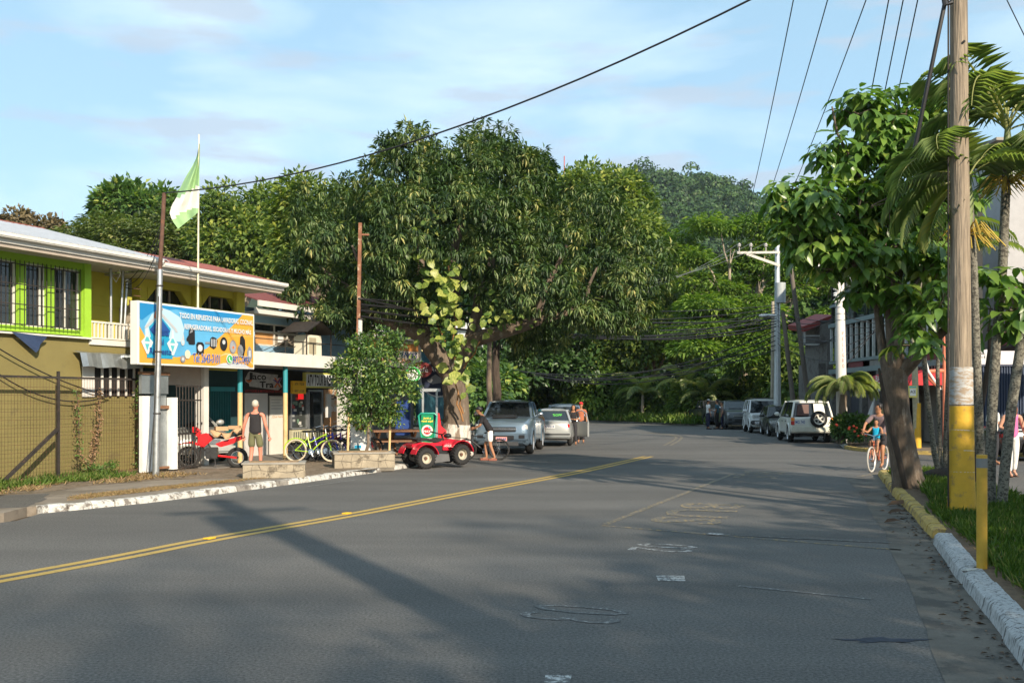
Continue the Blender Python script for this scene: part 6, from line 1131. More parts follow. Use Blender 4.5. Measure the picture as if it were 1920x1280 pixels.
az = math.atan2(dd.y, dd.x); c = A_.lerp(B_, .28); text('UND', mat('sign_grey_letter', (.28, .26, .24), .6), t, (c.x+nn.x*.02, c.y+nn.y*.02, c.z+.85), 1.15, .95, rot=(R(90), 0, az), grow=.0); c = A_.lerp(B_, .75); text('RENT A C', mat('sign_pale_letter', (.52, .52, .55), .6), t, (c.x+nn.x*.02, c.y+nn.y*.02, c.z+.62), 1.5, .55, rot=(R(90), 0, az), grow=.01)
g = MB(); g.add([tuple(v-Vector((0, 0, .02))) for v in (A_, B_)]+[tuple(v-nn*3-Vector((0, 0, .02))) for v in (B_, A_)]+[tuple(v-Vector((0, 0, .1))) for v in (A_, B_)]+[tuple(v-nn*3-Vector((0, 0, .1))) for v in (B_, A_)], [(0, 1, 2, 3), (4, 7, 6, 5), (0, 4, 5, 1), (1, 5, 6, 2), (2, 6, 7, 3), (3, 7, 4, 0)]); g.build('canopy', mat('dark_soffit', (.03, .02, .02), .8), t)
t = thing('shop_house', 'white upper storey building rising behind the palm at the right edge', 'building', (21, 42, .1), frame='W'); a = Wp(1878, 555, 40); g = MB(); g.box(a.x, a.x+12, 40, 48, 3.6, Wp(0, 268, 40).z); g.build('wall', mat('white_render', (.36, .355, .355), .8, var=.08), t)
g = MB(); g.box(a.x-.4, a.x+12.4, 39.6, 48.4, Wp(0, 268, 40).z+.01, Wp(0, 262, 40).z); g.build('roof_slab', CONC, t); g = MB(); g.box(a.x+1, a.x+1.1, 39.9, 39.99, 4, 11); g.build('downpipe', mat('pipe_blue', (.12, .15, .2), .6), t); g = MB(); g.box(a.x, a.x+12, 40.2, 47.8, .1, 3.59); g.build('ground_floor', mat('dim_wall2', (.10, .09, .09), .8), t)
# orange scaffolding frame
t = thing('pipe_frame', 'orange painted pipe frame standing behind the palm trunks', 'frame', Wp(1772, 830, 30), frame='W'); Yo = 29.5; m_ = mat('orange_pipe', (.55, .17, .09), .6)
for a_, b_ in (((1771, 834), (1771, 620)), ((1734, 696), (1771, 695)), ((1734, 700), (1762, 728))): g = MB(); p, q = Wp(*a_, Yo), Wp(*b_, Yo); p.z = max(p.z, .1); g.tube([p, q], .055, 7); g.build('pipe', m_, t)
g = MB(); g.tube([Wp(1733, 666, Yo), Wp(1740, 695, Yo-.1), Wp(1763, 730, Yo)], .035, 6); g.build('cable', CLEANWHITE, t)
# ---------------- poles
CONCW = mat('white_concrete', (.62, .59, .55), .8, var=.1, vs=3, c2=(.50, .46, .42), patch=.62, ps=4, stretch=(1, 1, .3))
b = Vector((12.8, 38.6, .1)); q = Wp(1571, 372, 38.6); q.x = 12.65
t = thing('lamp_pole', 'thick white concrete pole with a street light rising out of the date palm', 'pole', b, frame='W'); mb = MB(); mb.tube([b+(q-b)*i/8 for i in range(9)], [.215-.075*i/8 for i in range(9)], 16); mb.build('shaft', CONCW, t, smooth=True)
text('\n'.join('PELIGRO'), mat('red_stencil', (.35, .10, .06), .8), t, (b.x-.02, b.y-.215, 3.7), .08, 1.4, ext=0)
l0 = Wp(1572, 497, 38.5); l1 = Wp(1543, 500, 37.8); l2 = Wp(1498, 499, 37.2); mb = MB(); mb.tube([l0, l0.lerp(l1, .5)+Vector((0, 0, .12)), l1], .03, 7); mb.build('lamp_arm', STEEL, t, smooth=True); mb = MB(); M_ = (l1+l2)/2; mb.sphere(M_, .44, .14, .085, 14, 8); mb.build('lamp_head', CLEANWHITE, t, smooth=True); mb = MB(); mb.tube([M_+Vector((.1, 0, .07)), M_+Vector((.1, 0, .16))], .05, 8); mb.build('photocell', mat('cell_blue', (.05, .3, .5), .5), t)
for z in (4.9, 5.15, 5.4, 6.4): mb = MB(); mb.disc(b+(q-b)*((z-.1)/q.z), (0, 0, 1), .19, .03, 16); mb.build('band', STEEL, t)
for z in (5.5, 5.75, 6.0): mb = MB(); mb.lathe((b.x-.3, b.y-.1, z), (0, 0, 1), [(0, .04), (.04, .09), (.08, .05), (.12, .09), (.16, .04)], 10); mb.build('insulator', CLEANWHITE, t)
b = Vector((14.12, 53, .1)); q = Wp(1457.5, 459, 53)
t = thing('power_pole', 'tall galvanised steel power pole with one long cross arm and three insulators', 'pole', b, frame='W'); mb = MB(); mb.tube([b, b.lerp(q, .35), q], [.21, .17, .125], 14); mb.build('shaft', mat('bright_galvanised', (.50, .53, .54), .4, .5, var=.1), t, smooth=True)
c0_, c1_ = Wp(1382, 474, 52.7), Wp(1462, 473, 52.7); mb = MB(); mb.beam(c0_, c1_, .10, .12); mb.build('cross_arm', mat('pale_arm', (.50, .47, .42), .6), t); mb = MB(); mb.beam(Wp(1400, 476, 52.7), Wp(1462, 498, 52.7), .07, .14); mb.build('brace', mat('pale_arm', (.5, .47, .42), .6), t)
INS = []
for px in (1386, 1408, 1436): p = Wp(px, 473, 52.7); mb = MB(); mb.lathe(p, (0, 0, 1), [(0, .03), (.28, .03), (.30, .11), (.36, .05), (.38, .11), (.45, .06), (.5, .02)], 10); mb.build('insulator', mat('porcelain', (.4, .38, .36), .3), t, smooth=True); INS.append(p+Vector((0, 0, .5)))
mb = MB(); p = Wp(1458, 548, 52.6); mb.tube([p-Vector((-.15, 0, .55)), p+Vector((.15, 0, .5))], .27, 14); mb.build('transformer', mat('grey_tank', (.35, .38, .39), .5), t, smooth=True); mb = MB(); a_ = Wp(1452, 592, 52.6); mb.tube([a_, a_+Vector((-.9, -.3, .05))], .03, 6); mb.sphere(Wp(1440, 592, 52.2), .5, .2, .1, 12, 6); mb.build('lamp', CLEANWHITE, t, smooth=True)
b = Vector((15.1, 50, .1)); q = Wp(1478, 466, 50); pole('wooden_pole', 'thin dark wooden pole standing right of the steel power pole', 'pole', b, q, .14, .10, mat('old_wood', (.13, .11, .09), .9, var=.3, bump=.5, bs=20, stretch=(1, 1, .2)))
b = Vector(Wp(1494, 790, 49)); b.z = .1; pole('wooden_pole', 'short dark wooden pole leaning left beside the thin dark pole', 'pole', b, Wp(1468, 585, 49), .13, .10, MATS['old_wood'])
b = Vector(Wp(1448, 790, 58)); b.z = .1; pole('wooden_pole', 'pale slim pole half hidden behind the steel power pole', 'pole', b, Wp(1449, 565, 58), .12, .09, mat('pale_wood', (.33, .29, .22), .9, var=.3))
# sign pole with yellow foot
b = Vector((14.0, 34.4, .1)); q = Wp(1709, 500, 34.4); t = pole('sign_pole', 'slim pale pole with yellow painted foot and a small yellow notice', 'pole', b, q, .115, .085, mat('lichen_wood', (.36, .33, .22), .9, var=.25, vs=8)); mb = MB(); mb.tube([b, b+Vector((0, 0, 1.55))], [.135, .118], 12); mb.build('yellow_base', mat('pole_yellow', (.58, .34, .03), .7, var=.12, vs=6, c2=(.30, .20, .06), patch=.66, ps=5), t, smooth=True)
a_, b_ = Wp(1702, 745, 34.2), Wp(1719, 723, 34.2); mb = MB(); mb.box(a_.x, b_.x, 34.15, 34.18, a_.z, b_.z); n_ = mb.build('notice', mat('notice_yellow', (.62, .55, .12), .6), t); mb = MB(); mb.box(a_.x+.03, b_.x-.03, 34.143, 34.149, b_.z-.07, b_.z-.02); mb.build('print', pm_('aqua', (.12, .55, .62)), n_); mb = MB(); mb.box(a_.x+.05, b_.x-.05, 34.143, 34.149, a_.z+.06, b_.z-.10); mb.build('print', CLEANWHITE, n_); text('ACE', BLACK, n_, ((a_.x+b_.x)/2, 34.14, (a_.z+b_.z)/2), .18, .10, grow=.02)
# big wooden power pole near the camera
WOOD = mat('weathered_pole', (.25, .20, .145), .88, var=.45, vs=30, bump=1.0, bs=50, stretch=(1, 1, .05), c2=(.14, .115, .09), patch=.54, ps=16)  # dark streaks are wood grain and also stand for the palm's shadow
PY_ = mat('pole_yellow_near', (.52, .31, .025), .7, var=.10, vs=5, bump=.2, bs=30, c2=(.33, .21, .05), patch=.555, ps=6)
b = Vector((6.3, 13.95, .12)); q = Vector((6.24, 13.95, 10.4)); t = thing('power_pole', 'big wooden power pole with a broad yellow painted foot in the grass at the right', 'pole', b, frame='W')
mb = MB(); mb.tube([b+(q-b)*(1.55/10.28), b+(q-b)*.5, q], [.148, .122, .105], 20); mb.build('shaft', WOOD, t, smooth=True)
mb = MB(); mb.lathe(b-Vector((0, 0, .05)), (0, 0, 1), [(0, .205), (.1, .195), (.6, .170), (1.60, .156)], 22); mb.build('yellow_base', PY_, t, smooth=True)
mb = MB(); mb.lathe(b+Vector((-.008, 0, 1.57)), (0, 0, 1), [(0, .158), (.28, .156), (.52, .1535)], 22); mb.build('white_band', mat('peeling_white', (.40, .40, .39), .8, var=.2, vs=5, c2=(.30, .23, .16), patch=.47, ps=7, stretch=(1, 1, 3.5)), t, smooth=True)
for z, sd in ((.62, 1), (.92, 2), (1.2, 3)): 
    mb = MB(); mb.lathe(b+Vector((0, 0, z)), (.02*sd, .05, 1), [(0, .176-.012*z), (.012, .178-.012*z)], 22); mb.build('tape', mat('torn_tape', (.55, .50, .40), .6, c2=(.5, .3, .04), patch=.48, ps=10), t)
mb = MB(); mb.tube([(b.x-.20, b.y-.03, z) for z in (.1, 4, 7.2, 10)], .012, 6); mb.build('earth_wire', IRON, t)
mb = MB(); mb.beam((4.3, 13.9, 9.75), (6.7, 13.9, 9.75), .10, .12); mb.build('cross_arm', WOOD, t)
mb = MB(); cb = [(6.12, 13.85, 8.9), (6.02, 13.8, 8.0), (5.93, 13.75, 7.5), (5.98, 13.75, 7.2), (6.08, 13.78, 7.25)]; mb.tube(cb, .035, 7); mb.tube([(6.1, 13.8, 8.3), (6.05, 13.8, 7.5), (5.85, 14.0, 6.2), (5.75, 14.3, 5.2)], .03, 7); mb.build('cable_loop', BLACK, t, smooth=True)
for (hx, hz_) in ((6.27, 6.72),): mb = MB(); mb.disc((hx, b.y-.137, hz_), (0, 1, 0), .018, .02, 10); mb.build('bolt_hole', DARK, t)
# yellow bollard
b = Vector(G(1841, 1066, .12)); t = thing('bollard', 'chipped yellow steel pipe bollard standing in the grass by the white kerb', 'bollard', b, frame='W'); mb = MB(); zt3 = Wp(0, 853, b.y).z; mb.tube([b-Vector((0, 0, .05)), (b.x, b.y, zt3)], .049, 16); mb.build('pipe', mat('chipped_yellow', (.52, .31, .035), .6, var=.12, vs=8, c2=(.22, .20, .18), patch=.62, ps=12), t, smooth=True)
mb = MB(); mb.lathe((b.x, b.y, zt3-.12), (0, 0, 1), [(0, .0502), (.09, .0502)], 16); mb.build('grey_label', mat('label_grey', (.2, .2, .19), .7), t); mb = MB(); mb.disc((b.x, b.y, zt3+.002), (0, 0, 1), .049, .004, 16); mb.build('cap', mat('chipped_yellow', (.5, .3, .03)), t)
mb = MB(); p = G(1800, 1070, .125); mb.slab(ragged([(p.x+.02, p.y-.05), (p.x+.2, p.y+.05), (p.x+.22, p.y+.12), (p.x+.03, p.y+.02)], .012, 3), .12, .135); solo(mb, 'painted_slab', 'thin white painted concrete strip beside the foot of the yellow bollard', 'slab', KW, p)
# ---------------- broad leaved tree
BIGL = leafmat('big_glossy_leaf', [(0, (0.045, 0.10, 0.022)), (0.45, (0.11, 0.205, 0.040)), (0.8, (0.21, 0.30, 0.055)), (1, (0.32, 0.34, 0.07))], 0.3, 0.34, .5)
YB = 18.6; t = thing('broad_leaved_tree', 'tree with leaning trunk, forked limbs and big drooping glossy leaves on the planting strip', 'tree', (7.42, YB, .12), frame='W'); mb = MB()
def tb(pts, rs, n=10): mb.tube([Wp(px, py, Y) for px, py, Y in pts], rs, n)
g0 = Vector((7.45, YB, 0)); mb.tube([g0, g0+Vector((-.06, 0, .3)), Wp(1694, 850, YB), Wp(1681, 770, YB), Wp(1676, 715, YB), Wp(1680, 692, YB)], [.36, .285, .25, .235, .245, .22], 14)
tb([(1668, 705, YB), (1655, 660, YB+.1), (1648, 600, YB+.2), (1640, 540, YB+.3), (1630, 470, YB+.3)], [.13, .085, .075, .065, .04])
tb([(1678, 700, YB), (1674, 630, YB), (1668, 560, YB+.2), (1672, 480, YB+.3), (1668, 380, YB+.3), (1650, 260, YB+.2)], [.15, .12, .10, .08, .06, .03])
tb([(1682, 700, YB), (1688, 620, YB-.2), (1690, 580, YB-.2), (1675, 540, YB-.3), (1640, 500, YB-.3), (1590, 460, YB-.4)], [.13, .085, .07, .06, .045, .025])
tb([(1688, 580, YB-.2), (1700, 555, YB-.2), (1740, 500, YB-.3), (1790, 470, YB-.3)], [.055, .04, .03, .02]); tb([(1688, 700, YB), (1720, 668, YB-.3), (1745, 640, YB-.5), (1790, 605, YB-.8), (1840, 590, YB-1.4)], [.15, .115, .095, .07, .04])
tb([(1672, 560, YB+.2), (1700, 470, YB+.4), (1730, 400, YB+.5), (1745, 300, YB+.5)], [.08, .06, .045, .03]); tb([(1650, 560, YB), (1590, 480, YB), (1500, 430, YB-.2), (1450, 380, YB-.2)], [.06, .045, .03, .015]); tb([(1668, 420, YB+.3), (1610, 330, YB+.1), (1570, 250, YB), (1560, 200, YB)], [.05, .035, .025, .015])
mb.build('trunk', mat('warm_bark', (.135, .10, .072), .9, var=.4, vs=14, bump=1.0, bs=34, stretch=(1, 1, .3), c2=(.24, .20, .16), patch=.56, ps=9), t, smooth=True)
mb = MB(); mb.tube([Wp(1700, 925, YB-.3), Wp(1682, 845, YB-.45), Wp(1662, 770, YB-.5), Wp(1648, 690, YB-.5)], [.05, .055, .05, .022], 8); mb.build('dead_branch', BARKD, t, smooth=True)
LB = [lobe(1640, 250, 62, 60, YB+.2), lobe(1600, 205, 40, 34, YB), lobe(1700, 215, 60, 50, YB+.4), lobe(1575, 290, 42, 50, YB), lobe(1680, 330, 90, 80, YB+.3), lobe(1500, 372, 66, 36, YB-.3), lobe(1465, 352, 36, 22, YB-.3), lobe(1560, 390, 84, 50, YB-.3), lobe(1530, 440, 62, 50, YB-.4), lobe(1620, 440, 80, 56, YB-.3), lobe(1700, 430, 80, 60, YB), lobe(1745, 380, 50, 60, YB+.3), lobe(1590, 490, 60, 34, YB-.5), lobe(1740, 500, 50, 30, YB), lobe(1755, 250, 42, 55, YB+.6), lobe(1795, 360, 40, 60, YB+.6), lobe(1640, 540, 60, 26, YB-.2)]
rngb = np.random.default_rng(17); Cb, Ob = crown_points(LB, 1150, rngb, .15, -.9, .25, .45)
near = [lobe(1875, 560, 50, 50, 15.2, .6), lobe(1900, 520, 40, 30, 15.4, .6), lobe(1850, 600, 30, 26, 15.4, .5), lobe(1735, 590, 40, 36, YB-1), lobe(1770, 560, 36, 50, YB-1), lobe(1715, 640, 36, 26, YB-1), lobe(1900, 600, 30, 20, 15.0, .5)]
Cn, On = crown_points(near, 110, rngb, .2, -.9, .25, .5); Cb = np.concatenate([Cb, Cn]); Ob = np.concatenate([Ob, On])
PP, DD, NN, TT_, LL_ = [], [], [], [], []
for i in range(len(Cb)):
    k = rngb.integers(3, 6); hub_ = Cb[i]; ct = np.clip(rngb.normal(.46, .17), .05, .98)
    for j in range(k):
        az_ = 2*math.pi*j/k+rngb.uniform(-.4, .4); d = np.array((math.cos(az_), math.sin(az_), 0))+Ob[i]*.6; d[2] -= rngb.uniform(.25, 1.2); d /= np.linalg.norm(d)
        PP.append(hub_+d*.05); DD.append(d); NN.append(np.array((0, 0, 1.0))+Ob[i]*.7+rngb.normal(size=3)*.25); LL_.append(rngb.uniform(.24, .38)); TT_.append(np.clip(ct+rngb.normal()*.08, 0, 1))
PP, DD, NN, TT_, LL_ = map(np.array, (PP, DD, NN, TT_, LL_))
facing = -PP[:, 1]+np.array(LL_)*3; order = np.argsort(-(LL_*F/PP[:, 1]+rngb.random(len(LL_))*1.5+(YB-PP[:, 1])*1.2)); big_i = order[:300]; rest = order[300:]
bv = []
for i in range(6): q_ = leaves('leaf', np.array([[0, 0, 0.]]), np.array([[1., 0, 0]]), np.array([[0, 0, 1.]]), 1.0, 0.46, BIGL, [.12+.15*i], None, big=True); bv.append(q_.data); bpy.data.objects.remove(q_)
for i in big_i:
    d = Vector(DD[i]).normalized(); y = Vector(NN[i]).cross(d).normalized(); z = d.cross(y); M = Matrix((d*LL_[i], y*LL_[i], z*LL_[i])).transposed().to_4x4(); M.translation = Vector(PP[i])-Vector(OFF[t.name]); o = bpy.data.objects.new('leaf', bv[int(min(5, TT_[i]*6))]); COL.objects.link(o); o.parent = t; o.matrix_local = M
o = leaves('crown', PP[rest], DD[rest], NN[rest], LL_[rest], LL_[rest]*.46, BIGL, TT_[rest], t, big=True); o['kind'] = 'stuff'
mb = MB()
for i in range(0, len(Cb), 3): c = Vector(Cb[i]); branch(mb, c, c-Vector(Ob[i])*.35-Vector((0, 0, .12)), .008, .016, .1, 2, 4, i)
o = mb.build('twigs', BARK, t); o['kind'] = 'stuff'
# ---------------- slender palms in the strip
PT = mat('lichen_palm_trunk', (.185, .175, .14), .9, var=.4, vs=40, bump=.8, bs=40, c2=(.06, .055, .045), patch=.485, ps=22, stretch=(1, 1, 1.3))
def palm_trunk(pts, Y, r0, r1, parent): mb = MB(); q = [Wp(a, b, Y) for a, b in pts]; n = len(q); mb.tube(q, [r0+(r1-r0)*i/(n-1) for i in range(n)], 12); return mb.build('trunk', PT, parent, smooth=True)
YC = 19.7
t = thing('palm_clump', 'clump of slender grey palm stems rising from one dark root mound behind the yellow pole', 'palm', Wp(1775, 917, YC), frame='W')
for k, (pts, r) in enumerate(((((1768, 918), (1752, 850), (1736, 720), (1726, 560), (1724, 430)), .058), (((1772, 918), (1774, 820), (1779, 700), (1776, 560), (1768, 440)), .062), (((1780, 918), (1786, 850), (1796, 760), (1806, 640), (1812, 480)), .058), (((1788, 918), (1800, 870), (1822, 800), (1830, 740)), .045), (((1764, 918), (1758, 700), (1762, 520)), .045))): palm_trunk([(a, b) for a, b in pts], YC+.12*k, r, r*.75, t)
mb = MB(); c = Wp(1775, 917, YC); mb.sphere((c.x, c.y, .1), .62, .45, .32, 18, 10); mb.build('root_mound', mat('root_mass', (.035, .026, .02), .95, var=.4, bump=1.0, bs=20), t, smooth=True)
fmc = [frond_mesh('frond', 1.9, (R(40+8*i), R(-62)), .50, 24, 70+i, .012, .6, .3, tint=.42+.05*i, curl=.2*(i-1)) for i in range(4)]
for hub_, sd in ((Wp(1724, 425, YC), 1), (Wp(1768, 435, YC), 3), (Wp(1812, 480, YC), 5)):
    for i in range(6): put(fmc[i % 4], t, hub_, R(60*i+sd*17), R(rg.uniform(-20, 20)), R(rg.uniform(-30, 25)), rg.uniform(.6, .9))
def palm(label, pts, Y, r0, r1, hubp, fr, sd, scale=1.0, infl=True, yy=None):
    b = Wp(*pts[0], Y); t = thing('palm_tree', label, 'palm', b, frame='W'); palm_trunk(pts, Y, r0, r1, t); hub_ = Wp(*hubp, Y)
    mb = MB(); mb.tube([hub_-Vector((0, 0, .75)), hub_-Vector((0, 0, .35)), hub_+Vector((0, 0, .05))], [r1*1.1, r1*1.25, r1*.6], 12); mb.build('crownshaft', mat('crownshaft_green', (.16, .20, .07), .5, var=.25, vs=5), t, smooth=True)
    for i, (az, el, L_, dr, roll, tn) in enumerate(fr):
        me = frond_mesh('frond', L_, (R(el), R(dr)), .60*scale, 22, sd*20+i, .013, .5, .2, tint=tn, curl=rg.uniform(-.3, .3)); put(me, t, hub_, R(az), R(roll), 0, 1.0)
    if infl:
        for k in range(3):
            mb = MB(); az = R(200+60*k); o_ = hub_-Vector((0, 0, .78))
            for j in range(14): a2 = az+rg.uniform(-.7, .7); l = rg.uniform(.25, .5); e1 = o_+Vector((math.cos(a2)*l*.6, math.sin(a2)*l*.6, rg.uniform(-.1, .15))); mb.tube([o_, e1, e1+Vector((math.cos(a2)*l*.4, math.sin(a2)*l*.4, -l*.5))], .009, 4)
            mb.build('flower_stalk', mat('inflorescence', (.42, .30, .05), .7), t)
    return t
# az measured from +x towards +y; 180 is left
palm('palm tree rising just right of the big wooden pole, its fronds bending left', ((1850, 1000), (1840, 900), (1832, 700), (1825, 500), (1818, 390)), 14.3, .066, .055, (1816, 335), [(226, 68, 1.7, -66, 15, .45), (195, 50, 1.6, -80, 0, .45), (160, 30, 1.5, -85, -15, .35), (140, 75, 1.5, -65, 10, .35), (172, -5, 1.35, -86, 10, .62), (188, -30, 1.2, -88, 0, .85), (20, 65, 1.5, -60, 0, .35), (320, 45, 1.4, -75, 0, .4), (100, 70, 1.4, -50, 0, .3), (150, 10, 1.4, -85, 0, .4)], 1)
palm('tallest palm tree with wide arching fronds at the right edge', ((1856, 975), (1857, 860), (1862, 740), (1868, 640), (1880, 500), (1885, 380), (1888, 310)), 15.2, .082, .062, (1889, 245), [(226, 80, 2.6, -58, 20, .45), (234, 60, 2.4, -72, 10, .5), (205, 84, 2.2, -50, 30, .5), (150, 50, 1.9, -80, 0, .35), (210, 70, 2.2, -70, 0, .45), (90, 85, 2.0, -30, 0, .35), (60, 78, 2.2, -45, 0, .35), (20, 75, 2.2, -45, 0, .4), (340, 55, 2.0, -60, 0, .4), (300, 65, 2.0, -60, 0, .45), (0, 25, 1.8, -80, 0, .35), (120, 60, 1.8, -70, 0, .35)], 2)
palm('thin lichen covered palm stem leaning right out of the picture', ((1876, 968), (1884, 880), (1897, 760), (1912, 660), (1930, 520), (1945, 380)), 15.0, .078, .066, (1950, 330), [(30*k, 45+10*(k % 3), 1.6, -55, 0, .45) for k in range(11)], 3, infl=False)
mb = MB(); mb.tube([Wp(1838, 770, 17.5), Wp(1846, 730, 17.5), Wp(1856, 660, 17.5), Wp(1858, 610, 17.4)], [.05, .05, .045, .04], 8); mb.tube([Wp(1838, 770, 17.5), Wp(1832, 850, 17.5), (8.16, 17.5, .1)], [.05, .05, .055], 8); solo(mb, 'small_tree', 'thin dark bare stem between the palm trunks', 'tree', BARKD, (8.16, 17.5, .1), smooth=True)
# dead fronds and litter in the gutter
rgl = random.Random(9); lit = leafmat('dead_leaf', [(0, (.03, .018, .012)), (.5, (.10, .055, .03)), (1, (.20, .12, .07))], .05)
for k, (px, py, s, lb) in enumerate(((1690, 948, .5, 'dead brown leaf sheath lying in the gutter, farthest one'), (1685, 962, .35, 'dead curled leaf in the gutter between the other two'), (1678, 980, .32, 'dead dark curled leaf in the gutter, nearest to the camera'))):
    p = G(px, py, .01); o = leaves('dead_leaf', np.array([(p.x-s/2, p.y, .015)]), np.array([(1, .1*k, .22)]), np.array([(0, -.4, 1.)]), s, s*.32, lit, [.3+.3*(k == 0)], None, big=True); tag(o, lb, 'leaf')
P = []; 
for i in range(260):
    t_ = rgl.random(); y = 5.5+13*t_; x = np.interp(y, [4, 6.4, 8.8, 10.9, 12.6, 15.6, 18], [2.5, 3.3, 4.05, 4.72, 5.3, 6.2, 6.9])-abs(rgl.gauss(0, .14)); P.append((x, y, .012))
D = np.column_stack([rngb.normal(size=(260, 2)), np.full(260, .1)]); o = leaves('leaf_litter', np.array(P), D, np.tile((0, 0, 1.), (260, 1))+rngb.normal(size=(260, 3))*.2, rngb.uniform(.02, .09, 260), .02, lit, rngb.random(260)); o['kind'] = 'stuff'
# ---------------- overhead lines
WIRE = mat('cable_black', (.012, .012, .014), .6)
def wire(label, p, q, sag, r, m=None, n=18, group=None, cat='cable'):
    p, q = Vector(p), Vector(q); mb = MB(); mb.tube([p.lerp(q, i/n)-Vector((0, 0, sag*4*(i/n)*(1-i/n))) for i in range(n+1)], r, 5); return solo(mb, 'overhead_cable', label, cat, m or WIRE, p, group=group)
wire('thick twisted black cable crossing the sky from the rusty pole to the upper right', pt1, (3.6, 14.0, 7.5), .57, .016)
wire('short upper length of black cable reaching the wooden pole top', (3.6, 14.0, 7.5), (6.25, 13.9, 8.6), .1, .016)
for k, (p, x) in enumerate(zip(INS, (4.42, 5.1, 5.85))): wire('thin steep power line in the sky, ' + ('leftmost', 'second from the left', 'third from the left')[k], p, (x, 13.9, 9.85), .55, .012, mat('cable_grey', (.03, .045, .06), .5))
for k in range(3): wire('one of three close parallel lines left of the wooden pole top, ' + ('left', 'middle', 'right')[k], (12.2+.45*k, 38.7, 5.4+.15*k), (5.55+.22*k, 13.9, 8.9), .35, .011)
wire('thin stay wire crossing the top right corner', (6.3, 13.9, 8.6), (9.6, 16.5, 5.6), .05, .008)
A1 = Wp(676, 560, 27.4); A2_ = Wp(1457, 560, 52.8)
for k in range(9): 
    za = (600-k*6)
    p = Wp(677, 560+(k % 4)*11, 27.4); q = Wp(1455, 572+k*5, 52.8); wire(['top', 'second', 'third', 'fourth', 'middle', 'sixth', 'seventh', 'eighth', 'lowest'][k] + ' black cable of the bundle running from the rusty pole to the steel power pole', p, q, .35+.18*(k % 5), .02 if k < 4 else .03, group='cable bundle past the mango tree')
for k in range(7):
    p = Wp(1458, 578+k*11, 52.8); q = Wp(1575, 600+k*13-(k % 3)*20, 38.7); wire(['top', 'second', 'third', 'middle', 'fifth', 'sixth', 'lowest'][k] + ' of the cables slung between the steel pole and the white concrete pole', p, q, .25+.15*(k % 3), .016, group='cables between the two street poles')
for k in range(6):
    p = Wp(1578, 590+k*20, 38.6); q = Vector((15.95, 37.5+k*.6, 4.8+.35*k)); wire(['top', 'second', 'third', 'fourth', 'fifth', 'lowest'][k] + ' of the cables from the white concrete pole to the glass building', p, q, .3, .014, group='cables to the glass building')
for k in range(5):
    p = Wp(1454, 620+k*9, 52.8); q = Wp(1040-k*20, 712-k*5, 60); wire(['top', 'second', 'middle', 'fourth', 'lowest'][k] + ' of the low slack cables crossing the leaves above the bend', p, q, .7+.3*(k % 3), .028, group='slack cables over the bend')
for k in range(3): wire(['leftmost', 'middle', 'rightmost'][k] + ' thin line from the cross arm insulators towards the mango tree', INS[k], Wp(1120, 560-12*k, 44), .5, .012, mat('cable_grey2', (.10, .11, .11), .5), group='lines from the cross arm to the mango')
for k in range(3): wire(['tightest', 'middle', 'slackest'][k] + ' service cable from the rusty pole top down to the balcony pipes', pt1-Vector((0, 0, .5+.1*k)), LW(SL(235, .9), .9, ZL(235, 530+4*k, .9)), .25+.12*k, .009, group='service cables to the balcony')
for k in range(2): wire('sagging cable hanging across the olive wall behind the wire fence, ' + ('upper' if k == 0 else 'lower'), LW(SL(-40, 1.1), 1.1, 3.0-.45*k), LW(SL(205, 1.1), 1.1, ZL(205, 742, 1.1)), .15+.25*k, .014)
for k in range(3): wire(['lowest', 'middle', 'highest'][k] + ' thin cable crossing the pale blue wall under the maroon roof', LW(SL(470, .6), .6, ZL(470, 680, .6)+.1*k), LW(SL(668, .4), .4, ZL(668, 590-14*k, .4)), .12, .010, group='cables across the blue wall')
# steel mast on the hill ridge
mb = MB(); p = Wp(1058, 330, 500); mb.tube([p-Vector((0, 0, 12)), p+Vector((0, 0, 10))], .25, 4); solo(mb, 'radio_mast', 'tiny red and white radio mast on the skyline right of the mango crown', 'mast', mat('mast_red', (.5, .1, .08), .6), p)
mb = MB(); p = Wp(117, 430, 500); mb.tube([p-Vector((0, 0, 5)), p+Vector((0, 0, 9))], .15, 4); solo(mb, 'radio_mast', 'hair thin radio mast on the skyline above the grey roof', 'mast', STEEL, p)
# pole beside the camera: only its shadow falls into view
b = Vector((3.35, .6, .12)); t = thing('power_pole', 'pole beside the camera, seen only by the broad shadow it throws across the road', 'pole', b, frame='W')
mb = MB(); mb.tube([b, (b.x, b.y, 9.6)], [.30, .22], 14); mb.build('shaft', CONC, t, smooth=True); mb = MB(); mb.beam((2.3, .2, 8.6), (4.3, 1.1, 8.6), .12, .12); mb.build('cross_arm', WOOD, t); mb = MB(); mb.tube([(3.0, .4, 7.3), (3.0, .4, 8.3)], .3, 14); mb.build('transformer', STEEL, t)
